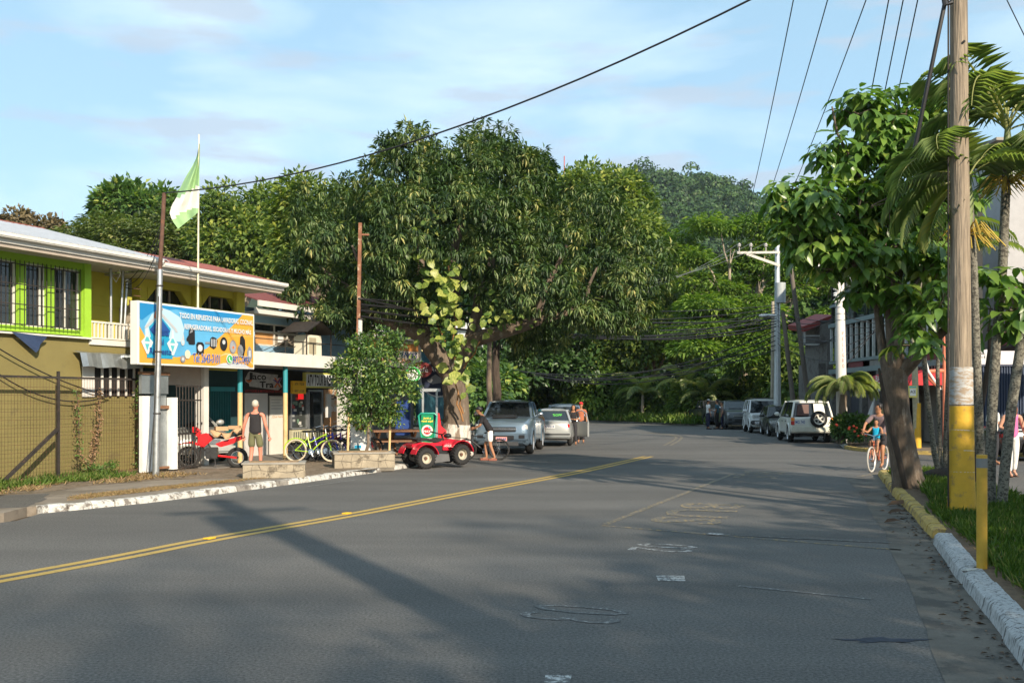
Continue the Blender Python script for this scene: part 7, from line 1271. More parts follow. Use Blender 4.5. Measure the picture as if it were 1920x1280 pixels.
# ================================================================== vehicles
def paint(nm, c, rough=.3, metal=.0): return mat('car_paint_'+nm, c, rough, metal, var=.05, vs=1.5, coat=.6, spec=.5)
CLEAR = mat('lamp_glass', (.55, .56, .55), .12, .2, var=.3, vs=25); REDL = mat('tail_lamp_red', (.45, .015, .015), .2, var=.2, vs=20); ORL = mat('indicator_orange', (.75, .22, .02), .25, var=.15, vs=20); TRIM = mat('grey_trim', (.06, .062, .065), .6); RIMM = mat('alloy_rim', (.50, .50, .50), .3, .6, var=.1)
WHEELS = {}
def wheel_meshes(r, w, rim_frac, spokes, white=False):
    key = (r, w, rim_frac, spokes, white)
    if key in WHEELS: return WHEELS[key]
    a = MB(); ri = r*rim_frac; a.lathe((0, 0, 0), (0, 1, 0), [(-w/2+.01, ri), (-w/2, ri+.02), (-w/2+.01, r-.05), (-w/2+.05, r-.008), (-w*.15, r), (w*.15, r), (w/2-.05, r-.008), (w/2-.01, r-.05), (w/2, ri+.02), (w/2-.01, ri)], 28)
    o = a.build('tyre', RUBBER, smooth=True); ty = o.data; bpy.data.objects.remove(o)
    b = MB(); b.lathe((0, 0, 0), (0, 1, 0), [(-w/2+.005, ri+.005), (-w/2+.03, ri-.03), (-w/2+.08, ri-.05), (w/2-.08, ri-.05), (w/2-.03, ri-.03), (w/2-.005, ri+.005)], 24)
    for s in (-1, 1):
        y = s*(w/2-.045)
        for k in range(spokes): t_ = 2*math.pi*k/spokes; d = Vector((math.cos(t_), 0, math.sin(t_))); b.beam(Vector((0, y, 0))+d*.04, Vector((0, y, 0))+d*(ri-.02), .055 if spokes < 8 else .03, .03, up=(0, 1, 0))
        b.disc((0, y+s*.008, 0), (0, 1, 0), .065, .03, 14)
    o = b.build('rim', RIMM if not white else mat('white_steel_rim', (.62, .60, .54), .5, var=.1), smooth=True); rm = o.data; bpy.data.objects.remove(o)
    c = MB(); c.disc((0, 0, 0), (0, 1, 0), ri-.045, .03, 20); o = c.build('brake_disc', BLACK); bk = o.data; bpy.data.objects.remove(o)
    WHEELS[key] = (ty, rm, bk); return WHEELS[key]
def add_wheel(t, x, y, r, w, rf=.62, sp_=5, z=None, steer=0, white=False):
    ty, rm, bk = wheel_meshes(r, w, rf, sp_, white)
    h = bpy.data.objects.new('wheel', bk); COL.objects.link(h); h.parent = t; h.location = (x, y, r if z is None else z); h.rotation_euler = (0, 0, steer)
    for nm, me in (('tyre', ty), ('rim', rm)): o = bpy.data.objects.new(nm, me); COL.objects.link(o); o.parent = h
    return h
def ev(o):
    dg = bpy.context.evaluated_depsgraph_get(); dg.update(); me = bpy.data.meshes.new_from_object(o.evaluated_get(dg)); old = o.data; o.modifiers.clear(); o.data = me; return o
def car(name, label, cat, loc, head, S, group=None):
    t = thing(name, label, cat, loc, head, group=group); L_, W_ = S['L'], S['W']; pnt = S['paint']; hw = W_/2
    st = S['st']          # (x, width factor, bottom, top)
    V = []; ring = 11
    for x, wf, zb, zt in st:
        w = hw*wf; zm = min(max(.62, zb+.2), zt-.12)
        half = [(w-.09, zb), (w-.01, zb+.09), (w, zm), (w-.035, zt-.10), (w-.12, zt)]
        V += [(x, y, z) for y, z in half]+[(x, 0, zt+.025)]+[(x, -y, z) for y, z in half[::-1]]
    n = len(st); fs = []
    for i in range(n-1):
        for j in range(ring-1): a = i*ring+j; fs.append((a, a+1, a+ring+1, a+ring))
        fs.append((i*ring+ring-1, i*ring, (i+1)*ring, (i+1)*ring+ring-1))
    fs.append(tuple(range(ring))); fs.append(tuple((n-1)*ring+j for j in range(ring))[::-1])
    mb = MB(); mb.add(V, fs); body = mb.build('body', pnt, t)
    wr, ax = S['wr'], S['ax']; cut = MB()
    for x in ax: cut.tube([(x, -hw-.3, wr), (x, -hw+.27, wr)], wr+.07, 20); cut.tube([(x, hw+.3, wr), (x, hw-.27, wr)], wr+.07, 20)
    co = cut.build('cutter', BLACK); bpy.context.view_layer.update(); co.matrix_world = t.matrix_world.copy() if False else Matrix.Identity(4)
    co.parent = t; m = body.modifiers.new('b', 'BOOLEAN'); m.operation = 'DIFFERENCE'; m.solver = 'EXACT'; m.object = co
    bv_ = body.modifiers.new('v', 'BEVEL'); bv_.width = .025; bv_.segments = 2; bv_.limit_method = 'ANGLE'; bv_.angle_limit = R(38)
    ev(body); bpy.data.objects.remove(co); body.data.polygons.foreach_set('use_smooth', [True]*len(body.data.polygons)); body.data.set_sharp_from_angle(angle=R(50)); body.data.materials.clear(); body.data.materials.append(pnt)
    for x in ax:
        for s in (-1, 1): add_wheel(t, x, s*(hw-.11), wr, S.get('tw', .21), S.get('rf', .62), S.get('sp', 5), white=S.get('whiterim', False))
    if S.get('flare'):
        for x in ax:
            for s in (-1, 1): g = MB(); g.tube([(x+(wr+.075)*math.cos(a), s*(hw-.01), wr+(wr+.075)*math.sin(a)) for a in np.linspace(-.1, math.pi+.1, 14)], .035, 6); g.build('wheel_arch', pnt, t, smooth=True)
    # glasshouse
    xa, xb, xc, xd, zb, zr, wb, wr_ = S['gh']          # windscreen foot, roof front, roof rear, rear glass foot, belt, roof, half widths
    P = lambda x, y, z: Vector((x, y, z)); k = 1
    wa = wb*S.get('wsf', 1.0)
    fbl, fbr, ftl, ftr = P(xa, wa, zb), P(xa, -wa, zb), P(xb, wr_, zr), P(xb, -wr_, zr); rbl, rbr, rtl, rtr = P(xd, wb, zb), P(xd, -wb, zb), P(xc, wr_, zr), P(xc, -wr_, zr)
    g = MB(); zz = zr; N_ = 5
    vs = []; 
    for i in range(N_+1):
        x = xb+.05+(xc-xb-.10)*i/N_; cr = .03*math.sin(math.pi*(i/N_))+.0
        for (y, dz) in ((wr_+.03, -.03), (wr_-.03, .02), (wr_*.5, .045+cr), (-wr_*.5, .045+cr), (-wr_+.03, .02), (-wr_-.03, -.03)): vs.append((x, y, zr+dz-(.03 if i in (0, N_) else 0)))
    fs = []
    for i in range(N_):
        for j in range(5): a = i*6+j; fs.append((a, a+1, a+7, a+6))
        fs.append((i*6+5, i*6, i*6+6, i*6+11))
    fs += [(0, 1, 2, 3, 4, 5), tuple(N_*6+j for j in range(6))[::-1]]; g.add(vs, fs); g.build('roof', S.get('roofpaint', pnt), t, smooth=True)
    def pane(nm, q, ins=.06, th=.012, m=TINT):
        c = sum(q, Vector())/4; q2 = [p+(c-p).normalized()*ins for p in q]; nrm = (q[1]-q[0]).cross(q[2]-q[0]).normalized()
        if nrm.dot(c-P((xa+xd)/2, 0, zb+.2)) < 0: nrm = -nrm
        g = MB(); g.add([tuple(p) for p in q2]+[tuple(p+nrm*th) for p in q2], [(0, 1, 2, 3), (4, 7, 6, 5), (0, 4, 5, 1), (1, 5, 6, 2), (2, 6, 7, 3), (3, 7, 4, 0)]); return g.build(nm, m, t)
    pane('windscreen', [fbr, fbl, ftl, ftr], .05)
    pane('rear_window', [rbl, rbr, rtr, rtl], .07)
    pil = S.get('pillars', [.5])
    for s, (fb_, ft_, rt_, rb_) in ((1, (fbl, ftl, rtl, rbl)), (-1, (fbr, ftr, rtr, rbr))):
        cuts = [0]+pil+[1]
        for i in range(len(cuts)-1): a, b = cuts[i], cuts[i+1]; pane('side_window', [fb_.lerp(rb_, a), fb_.lerp(rb_, b), ft_.lerp(rt_, b), ft_.lerp(rt_, a)], .045, .008)
        for a in cuts[1:-1]: g = MB(); g.beam(fb_.lerp(rb_, a), ft_.lerp(rt_, a), .06, .03); g.build('pillar', S.get('pillarpaint', pnt), t)
        for p, q in ((fb_, ft_), (rb_, rt_)): g = MB(); g.beam(p-(q-p)*.03, q, .085, .06); g.build('pillar', pnt, t, bevel=.012)
    g = MB(); g.add([tuple(v) for v in (fbl, fbr, ftr, ftl, rbl, rbr, rtr, rtl)], [(0, 1, 2, 3), (4, 7, 6, 5), (0, 3, 7, 4), (1, 5, 6, 2), (3, 2, 6, 7)]); g.add([(xa-.02, 0, zb)], []); o = g.build('cabin_lining', mat('cabin_dark', (.012, .012, .013), .8), t)
    for v in o.data.vertices: v.co.x = (v.co.x-(xa+xd)/2)*.965+(xa+xd)/2; v.co.y *= .955; v.co.z -= .015
    # doors, mirrors
    for (x0, x1) in S.get('doors', []):
        for s in (-1, 1):
            g = MB(); g.box(x0+.012, x1-.012, s*(hw-.03), s*(hw+.004), .42, zb-.07); d_ = g.build('door', pnt, t, bevel=.012); g = MB(); xh = x1-.16 if x1 > x0 else x1+.16; g.box(x0+.05, x0+.21, s*(hw+.004), s*(hw+.03), zb-.20, zb-.165); g.build('handle', S.get('handle', pnt), d_)
    for s in (-1, 1): g = MB(); g.sphere((xa-.25, s*(hw+.13), zb+.10), .09, .12, .085, 10, 6); g.beam((xa-.25, s*(hw-.03), zb+.03), (xa-.25, s*(hw+.08), zb+.08), .04, .03); g.build('mirror', S.get('mirror', pnt), t, smooth=True)
    return t
def kbox(t, nm, m, x0, x1, y0, y1, z0, z1, bev=.012): g = MB(); g.box(x0, x1, y0, y1, z0, z1); return g.build(nm, m, t, bevel=bev)
def pair(t, nm, m, x0, x1, y0, y1, z0, z1, bev=.02): kbox(t, nm, m, x0, x1, y0, y1, z0, z1, bev); kbox(t, nm, m, x0, x1, -y1, -y0, z0, z1, bev)
def hd(dx, dy): return math.atan2(dy, dx)
def plate(t, x, y, z, txt, face=1, w=.42, h=.14, m=None, tm=None):
    p_ = kbox(t, 'number_plate', m or CLEANWHITE, x-.01, x+.01, y-w/2, y+w/2, z-h/2, z+h/2, .004)
    text(txt, tm or NAVY, p_, (x+.013*face, y, z), w*.85, h*.6, rot=(R(90), 0, R(90)*face), grow=.01, raw=True)
PICK = dict(L=5.1, W=1.86, wr=.385, ax=(1.62, -1.45), tw=.25, flare=True, st=[(2.52, .80, .42, .88), (2.44, .90, .34, 1.03), (2.25, .97, .30, 1.09), (1.5, 1, .34, 1.17), (.95, 1, .34, 1.21), (.5, 1, .34, 1.18), (-.95, 1, .34, 1.17), (-1.0, 1, .36, 1.10), (-2.4, 1, .42, 1.10), (-2.5, .96, .46, 1.06)],
            gh=(1.02, .30, -.75, -.95, 1.19, 1.69, .80, .66), pillars=[.5], doors=[(-.02, .95), (-.92, -.04)], handle=TRIM)
def pick(name, label, loc, head, pnt, **k):
    S = dict(PICK); S['paint'] = pnt; S.update(k); t = car(name, label, 'pickup', loc, head, S)
    pair(t, 'headlight', CLEAR, 2.34, 2.475, .52, .84, .80, .98, .03); kbox(t, 'grille', BLACK, 2.46, 2.535, -.47, .47, .74, .90); kbox(t, 'grille_bar', CHROME, 2.50, 2.56, -.49, .49, .80, .865, .01)
    kbox(t, 'bumper', pnt, 2.38, 2.60, -.86, .86, .46, .70, .05); kbox(t, 'air_intake', BLACK, 2.55, 2.615, -.42, .42, .50, .63); pair(t, 'fog_lamp_housing', BLACK, 2.50, 2.61, .55, .78, .52, .66); kbox(t, 'skid_plate', TRIM, 2.30, 2.52, -.55, .55, .30, .44)
    pair(t, 'tail_lamp', REDL, -2.53, -2.44, .72, .89, .72, 1.04); kbox(t, 'bed_floor', BLACK, -2.38, -1.08, -.78, .78, 1.13, 1.14, 0); kbox(t, 'wiper', BLACK, .93, .98, -.5, .3, 1.24, 1.26, 0)
    return t
pk = pick('pickup_truck', 'blue grey double cab pickup parked nose to the camera behind the man in white shorts', (-.02, 34.2, 0), hd(-.13, -1), paint('blue_grey', (.15, .21, .27), .28, .45), roofpaint=paint('dark_slate', (.03, .045, .06), .2), mirror=CHROME)
text('ISUZU', CHROME, pk, (2.57, 0, .835), .42, .07, rot=(R(90), 0, R(90)), grow=.02, raw=True); plate(pk, 2.62, .02, .52, '87248', w=.36, h=.13, m=mat('plate_pink', (.62, .30, .27), .5))
kbox(pk, 'bonnet_scoop', BLACK, 1.2, 1.9, -.40, .40, 1.17, 1.215, .02)
# silver sedan seen from behind with open passenger door
SED = dict(L=4.3, W=1.68, wr=.30, ax=(1.30, -1.22), tw=.19, st=[(2.12, .80, .32, .62), (2.02, .92, .24, .74), (1.2, 1, .24, .86), (.75, 1, .24, .90), (.2, 1, .24, .93), (-1.2, 1, .24, .95), (-1.7, .99, .26, .98), (-2.05, .93, .30, .97), (-2.14, .86, .36, .86)],
           gh=(.85, .22, -.75, -1.42, .92, 1.36, .76, .58), pillars=[.48], doors=[(-.15, .78)])
sd = car('sedan', 'silver sedan seen from behind with its front passenger door open', 'car', (1.62, 39.6, 0), hd(.10, 1), dict(SED, paint=paint('silver', (.42, .43, .42), .3, .4)))
pair(sd, 'tail_lamp', REDL, -2.13, -1.98, .34, .76, .70, .86, .03); kbox(sd, 'bumper', MATS['car_paint_silver'], -2.22, -1.98, -.80, .80, .34, .58, .05); kbox(sd, 'bumper_strip', TRIM, -2.24, -2.2, -.78, .78, .44, .50); plate(sd, -2.16, 0, .76, '473218', -1)
text('%OFF', mat('lime_text', (.15, .75, .08), .5), sd, (-1.23, -.25, 1.18), .35, .10, rot=(R(58), 0, R(-90)), raw=True)
g = MB(); g.M = Matrix.Translation((.74, -.84, 0)) @ Matrix.Rotation(R(34), 4, 'Z'); g.box(-1.02, 0, -.05, .02, .30, .90); d_ = g.build('open_door', MATS['car_paint_silver'], sd, bevel=.02); d_['label'] = 'open silver passenger door'
g = MB(); g.M = Matrix.Translation((.74, -.84, 0)) @ Matrix.Rotation(R(34), 4, 'Z'); g.tube([(-.98, -.02, .90), (-.88, 0, 1.22), (-.55, .0, 1.34), (-.25, 0, 1.30), (-.05, -.02, .92)], .022, 6); g.build('door_frame', MATS['car_paint_silver'], d_)
wg = car('station_wagon', 'blue grey wagon whose roof shows beyond the silver sedan', 'car', (2.35, 45.5, 0), hd(.02, 1), dict(SED, gh=(.85, .25, -1.6, -1.95, .95, 1.52, .76, .62), pillars=[.35, .68], paint=paint('steel_blue', (.14, .20, .27), .3, .3)))
pair(wg, 'tail_lamp', REDL, -2.14, -2.05, .55, .76, .70, .95); pair(wg, 'roof_rail', BLACK, -1.4, .1, .55, .58, 1.58, 1.61, 0)
# white off road car with spare wheel
SUV = dict(L=4.15, W=1.72, wr=.36, ax=(1.24, -1.22), tw=.23, flare=True, st=[(2.02, .82, .40, .82), (1.95, .93, .34, .96), (1.1, 1, .36, 1.06), (.7, 1, .36, 1.08), (-1.7, 1, .38, 1.06), (-1.95, .97, .42, 1.06), (-2.02, .93, .46, 1.0)],
           gh=(.86, .34, -1.72, -1.93, 1.06, 1.70, .80, .66), pillars=[.38, .72], doors=[(-.15, .80), (-1.0, -.18)], handle=TRIM)
sw = car('off_road_car', 'white off road car with spare wheel on its tailgate, parked facing away at the right', 'car', (12.45, 42.6, 0), hd(.10, 1), dict(SUV, paint=paint('white', (.70, .70, .64), .35), pillarpaint=BLACK))
PWH = MATS['car_paint_white']
sx = -2.03; kbox(sw, 'bumper', mat('dirty_white_bumper', (.60, .59, .50), .5, var=.12, vs=4), sx-.16, sx+.08, -.84, .84, .44, .68, .04)
for s in (-1, 1): kbox(sw, 'tail_lamp', REDL, sx-.05, sx+.03, s*.80-.08, s*.80+.06, .74, .90, .01); kbox(sw, 'indicator', ORL, sx-.048, sx+.03, s*.80-.08, s*.80+.06, .905, 1.04, .01)
hw_ = add_wheel(sw, sx-.14, -.22, .34, .19, .62, 5, z=.98, steer=R(90), white=True); hw_.name = 'spare_wheel'
plate(sw, sx-.03, .50, .86, 'MG 740', -1, w=.44, h=.22)
g = MB(); g.M = Matrix.Translation((-1.985, 0, 0)); g.add([(.01, .62, 1.12), (.01, .14, 1.12), (.13, .12, 1.58), (.13, .56, 1.58)], [(0, 1, 2, 3)]); g.add([(-.004, .62, 1.12), (-.004, .14, 1.12), (.116, .12, 1.58), (.116, .56, 1.58)], [(0, 1, 2, 3)]); g.build('window_film', mat('brown_film', (.10, .05, .04), .6), sw)
g = MB(); g.add([(-1.975, -.08, 1.14), (-1.975, -.52, 1.14), (-1.855, -.46, 1.60), (-1.855, -.06, 1.60)], [(0, 1, 2, 3)]); g.add([(-1.99, -.08, 1.14), (-1.99, -.52, 1.14), (-1.87, -.46, 1.60), (-1.87, -.06, 1.60)], [(0, 1, 2, 3)]); g.build('white_panel', PWH, sw)
kbox(sw, 'exhaust', IRON, sx-.1, sx+.2, -.65, -.59, .34, .40, 0); kbox(sw, 'fuel_tank', BLACK, -1.9, -.6, -.5, .5, .28, .42)
for (y, z) in ((.35, 1.79), (.2, 1.9)): g = MB(); g.tube([(.2, y, 1.70), (.1, y, 1.70+.22)], .012, 5); g.build('aerial', BLACK, sw)
# dark small car nose out beside it
dk = car('hatchback', 'dark small car half hidden between the two white off road cars', 'car', (13.35, 49.6, 0), hd(-.12, -1), dict(SED, W=1.62, gh=(.95, .3, -1.2, -1.9, .92, 1.45, .74, .58), paint=paint('dark_olive', (.035, .04, .035), .3)))
pair(dk, 'headlight', CLEAR, 1.95, 2.10, .45, .74, .60, .76, .03); kbox(dk, 'grille', BLACK, 2.05, 2.13, -.35, .35, .5, .62)
# white station wagon with bull bar
w2 = car('off_road_car', 'white off road wagon with bull bar and roof rack, nose to the camera', 'car', (13.75, 54.6, 0), hd(-.12, -1), dict(SUV, L=4.7, W=1.80, paint=paint('white2', (.68, .69, .68), .35), gh=(.95, .42, -1.85, -2.0, 1.08, 1.76, .83, .70)))
pair(w2, 'headlight', CLEAR, 1.93, 2.04, .42, .80, .80, .98, .02); kbox(w2, 'grille', TRIM, 1.96, 2.05, -.40, .40, .78, .98)
for z in (.82, .88, .94): kbox(w2, 'grille_bar', CHROME, 2.05, 2.065, -.38, .38, z-.012, z+.012, 0)
kbox(w2, 'bumper', TRIM, 1.92, 2.14, -.88, .88, .46, .68, .04)
g = MB(); g.tube([(2.2, -.42, .40), (2.26, -.42, .80), (2.2, -.36, 1.06), (2.2, .36, 1.06), (2.26, .42, .80), (2.2, .42, .40)], .035, 8); g.tube([(2.24, -.42, .72), (2.24, .42, .72)], .03, 8); g.build('bull_bar', CHROME, w2, smooth=True)
for y in (-.3, .3): g = MB(); g.disc((2.22, y, .50), (1, 0, 0), .08, .06, 14); g.build('spot_lamp', CLEAR, w2)
plate(w2, 2.16, -.5, .56, 'CL 21', w=.36); 
for x in (.2, -.5, -1.2): g = MB(); g.beam((x, -.7, 1.86), (x, .7, 1.86), .05, .03); g.build('rack_bar', TRIM, w2)
for s in (-1, 1): g = MB(); g.beam((.35, s*.68, 1.87), (-1.4, s*.68, 1.87), .03, .05); g.build('rack_rail', CHROME, w2)
# dark grey pickups farther away
p2 = pick('pickup_truck', 'dark grey double cab pickup parked nose to the camera beside the three standing men', (13.75, 61.5, 0), hd(-.06, -1), paint('graphite', (.075, .085, .09), .3, .3), mirror=CHROME)
p3 = pick('pickup_truck', 'farthest dark pickup whose cab shows behind the grey pickup', (13.7, 68.5, 0), hd(.1, -1), paint('charcoal', (.03, .035, .04), .3))
# grey car nose under the canopy
cg = car('sedan', 'silver grey car parked under the canopy behind the red motorcycle', 'car', (-9.15, 27.2, .13), hd(.62, -.78), dict(SED, paint=paint('dull_silver', (.40, .41, .39), .35, .3)))
pair(cg, 'headlight', CLEAR, 1.9, 2.08, .42, .78, .54, .70, .03); kbox(cg, 'grille', CHROME, 2.06, 2.15, -.36, .36, .48, .62); kbox(cg, 'bumper', MATS['car_paint_dull_silver'], 1.98, 2.22, -.80, .80, .26, .44, .05)
# black car at the right edge behind the palms
bc = car('sedan', 'black car with white spoked wheels on the side street behind the woman in pink', 'car', (16.1, 29.2, 0), hd(1, .03), dict(SED, L=4.3, wr=.33, paint=paint('black', (.010, .010, .012), .2), sp=10, rf=.72, gh=(.85, .22, -.75, -1.42, .92, 1.36, .76, .58)))
pair(bc, 'tail_lamp', REDL, -2.14, -2.0, .4, .78, .66, .80, .02); kbox(bc, 'side_tail_lamp', REDL, -2.10, -1.72, -.855, -.82, .62, .78, .01); kbox(bc, 'side_indicator', ORL, -2.10, -1.72, -.855, -.82, .785, .88, .01); kbox(bc, 'sill_strip', CLEANWHITE, -2.0, -1.4, -.86, -.83, .90, .925, 0)
# ------------------------------------------------------------------ quad bike
QR = mat('quad_red', (.52, .012, .03), .28, var=.06, coat=.5); SEATB = mat('seat_black', (.02, .019, .018), .45, var=.2)
qh = math.atan2(.70, 1.03); q = thing('quad_bike', 'red quad bike with rusty rims parked at the kerb in front of the mango tree', 'quad bike', (-2.0, 25.95, .02), qh); q.scale = (.84,)*3
TY = []
def knobby(r, w, n=22):
    a = MB(); a.lathe((0, 0, 0), (0, 1, 0), [(-w/2+.02, r*.52), (-w/2, r*.62), (-w/2+.01, r*.88), (-w*.3, r*.965), (w*.3, r*.965), (w/2-.01, r*.88), (w/2, r*.62), (w/2-.02, r*.52)], 28)
    for i in range(n):
        t_ = 2*math.pi*i/n; d = Vector((math.cos(t_), 0, math.sin(t_))); tg = Vector((-math.sin(t_), 0, math.cos(t_)))
        for s in (-1, 1): a.beam(d*r*.98+Vector((0, s*.01, 0))+tg*(.01*s), d*r*.93+Vector((0, s*w*.47, 0))+tg*.04, .028, .03, up=d)
    o = a.build('tyre', RUBBER, smooth=True); me = o.data; bpy.data.objects.remove(o); return me
kt = knobby(.325, .27); b = MB(); b.lathe((0, 0, 0), (0, 1, 0), [(-.12, .165), (-.10, .15), (-.03, .145), (-.025, .04), (.0, .035), (.025, .04), (.03, .145), (.10, .15), (.12, .165)], 22); o = b.build('rim', mat('old_rim', (.46, .42, .33), .55, .3, var=.25, vs=12, c2=(.22, .12, .06), patch=.58, ps=9), smooth=True); krm = o.data; bpy.data.objects.remove(o)
def qwheel(x, y, z, st=0):
    h = MB(); h.disc((0, 0, 0), (0, 1, 0), .05, .15, 12); h = h.build('wheel', RUST, q); h.location = (x, y, z); h.rotation_euler = (0, 0, st)
    for nm, me in (('tyre', kt), ('rim', krm)): o = bpy.data.objects.new(nm, me); COL.objects.link(o); o.parent = h
for (x, y, z, s) in ((-.60, -.42, .30, 0), (-.60, .42, .34, 0), (.66, -.42, .38, R(4)), (.66, .42, .40, R(4))): qwheel(x, y, z, s)
def arcplate(t, nm, m, cx, cz, r, a0, a1, y0, y1, th=.025, n=10):
    g = MB(); pts = [(cx+r*math.cos(R(a0+(a1-a0)*i/n)), cz+r*math.sin(R(a0+(a1-a0)*i/n))) for i in range(n+1)]; vs = []
    for x, z in pts: d = Vector((x-cx, 0, z-cz)).normalized(); vs += [(x, y0, z), (x, y1, z), (x+d.x*th, y1, z+d.z*th), (x+d.x*th, y0, z+d.z*th)]
    fs = []
    for i in range(n):
        for j in range(4): fs.append((i*4+j, i*4+(j+1) % 4, (i+1)*4+(j+1) % 4, (i+1)*4+j))
    fs += [(0, 1, 2, 3), tuple(n*4+j for j in (3, 2, 1, 0))]; g.add(vs, fs); return g.build(nm, m, t, smooth=True, bevel=.006)
for s in (-1, 1):
    y0, y1 = (-.57, -.22) if s < 0 else (.22, .57)
    arcplate(q, 'rear_fender', QR, -.60, .32, .40, 12, 165, y0, y1); arcplate(q, 'front_fender', QR, .64, .40, .40, 8, 150, y0, y1)
    g = MB(); g.prism([(-.22, .42), (.26, .40), (.30, .18), (-.26, .14)], s*.30-.10*(s < 0)-.0, s*.30+.10*(s > 0)+.0); g.build('footwell', mat('grey_plastic', (.10, .10, .10), .6), q, bevel=.01)
    g = MB(); g.box(.98, 1.05, s*.32-.09, s*.32+.09, .70, .80); g.build('headlight', CLEAR, q, bevel=.02)
g = MB(); g.prism([(-.95, .70), (-.55, .78), (-.1, .74), (.15, .78), (.45, .86), (.95, .78), (1.02, .66), (.80, .62), (.2, .55), (-.2, .5), (-.9, .6)], -.22, .22); g.build('body', QR, q, bevel=.03)
g = MB(); g.prism([(-.72, .79), (-.35, .82), (-.05, .76), (.12, .80), (.20, .88), (.05, .90), (-.15, .84), (-.40, .90), (-.75, .87)], -.17, .17); g.build('seat', SEATB, q, bevel=.035)
g = MB(); g.box(-.45, .55, -.16, .16, .28, .58); g.cbox((.15, 0, .45), .3, .42, .25); g.build('engine', IRON, q, bevel=.02)
g = MB(); g.tube([(.30, 0, .8), (.22, 0, 1.0)], .03, 8); g.tube([(.22, -.08, 1.0), (.12, -.36, 1.06)], .018, 8); g.tube([(.22, .08, 1.0), (.12, .36, 1.06)], .018, 8); g.tube([(.22, -.1, 1.0), (.22, .1, 1.0)], .02, 8); g.build('handlebar', BLACK, q, smooth=True)
for s in (-1, 1): g = MB(); g.tube([(.12, s*.36, 1.06), (.09, s*.46, 1.07)], .026, 8); g.build('grip', RUBBER, q)
g = MB(); 
for y in (-.3, -.15, 0, .15, .3): g.tube([(.50, y, .90), (1.0, y*.9, .87)], .011, 5)
g.tube([(.50, -.32, .90), (.50, .32, .90)], .012, 5); g.tube([(.98, -.30, .87), (.98, .30, .87)], .012, 5); g.build('front_rack', BLACK, q)
g = MB(); g.tube([(1.02, -.25, .80), (1.14, -.25, .60), (1.08, -.22, .34)], .018, 6); g.tube([(1.02, .25, .80), (1.14, .25, .60), (1.08, .22, .34)], .018, 6); g.tube([(1.14, -.26, .62), (1.14, .26, .62)], .018, 6); g.tube([(1.12, -.26, .46), (1.12, .26, .46)], .018, 6); g.build('front_guard', mat('grey_tube', (.16, .15, .14), .5), q, smooth=True)
for s in (-1, 1): g = MB(); g.tube([(.25, s*.08, .35), (.66, s*.34, .36)], .02, 6); g.tube([(.45, s*.12, .75), (.62, s*.32, .40)], .03, 8); g.build('suspension', RUST, q)
g = MB(); 
for y in (-.3, -.15, 0, .15, .3): g.tube([(-.95, y, .90), (-.62, y, .91)], .011, 5)
g.tube([(-.93, -.32, .90), (-.93, .32, .90)], .012, 5); g.tube([(-.64, -.30, .91), (-.64, .30, .91)], .012, 5); g.build('rear_rack', BLACK, q)
g = MB(); g.box(-.30, .30, -.24, -.225, .40, .66); g.build('side_panel', BLACK, q, bevel=.004); g = MB(); g.prism([(.10, .52), (.42, .50), (.40, .78), (.12, .72)], -.30, -.235); g.build('tank_panel', QR, q, bevel=.01)
g = MB(); g.sphere((.44, 0, .95), .12, .14, .08, 12, 8); g.build('instrument_pod', BLACK, q, smooth=True)
# green lottery stand behind it
st_ = thing('lottery_stand', 'green advertising stand with yellow lettering and round emblem behind the quad bike', 'sign', Wp(800, 840, 26.9), frame='W'); a, b = Wp(786, 828, 26.9), Wp(816, 775, 26.9); GRN = mat('stand_green', (.0, .22, .09), .45, var=.05)
g = MB(); g.box(a.x+.05, b.x-.05, 26.9, 27.05, .3, b.z-.03); g.build('panel', GRN, st_, bevel=.01); g = MB(); g.tube([(a.x+.08, 26.92, .6), (a.x-.02, 26.92, b.z-.06), (a.x+.04, 26.92, b.z), (b.x-.02, 26.92, b.z), (b.x+.04, 26.92, b.z-.06), (b.x-.04, 26.92, .6)], .028, 8); g.build('frame', mat('stand_teal', (.02, .28, .20), .4), st_, smooth=True)
xm = (a.x+b.x)/2; yy = 26.895; YT = mat('yellow_print', (.85, .60, .06), .5); text('Jugá y', YT, st_, (xm, yy, b.z-.13), .21, .07, grow=.03); text('ganá aquí', YT, st_, (xm, yy, b.z-.21), .32, .07, grow=.03)
for r_, m, d in ((.155, pm_('orange', (.85, .42, .055)), .0), (.148, CLEANWHITE, .004), (.105, pm_('logo_red', (.65, .015, .03)), .008)): g = MB(); g.disc((xm, yy-d, b.z-.46), (0, 1, 0), r_, .003, 26); g.build('emblem', m, st_)
g = MB(); g.disc((xm+.065, yy-.012, b.z-.375), (0, 1, 0), .03, .003, 14); g.build('emblem', pm_('aqua', (.12, .55, .62)), st_); text('MAX', CLEANWHITE, st_, (xm, yy-.013, b.z-.48), .21, .07, grow=.03, shear=.2); text('MULTIPLICADOR', CLEANWHITE, st_, (xm, yy, b.z-.68), .34, .045, grow=.01)
g = MB(); g.prism([(xm+.28, .3), (xm+.56, .3), (xm+.50, .92), (xm+.36, 1.05), (xm+.31, 1.40), (xm+.27, 1.40)], 27.1, 27.16); solo(g, 'flag', 'small folded red banner beside the green lottery stand', 'banner', mat('banner_red', (.65, .02, .03), .6), (xm+.3, 27.1, .3), bevel=.01)
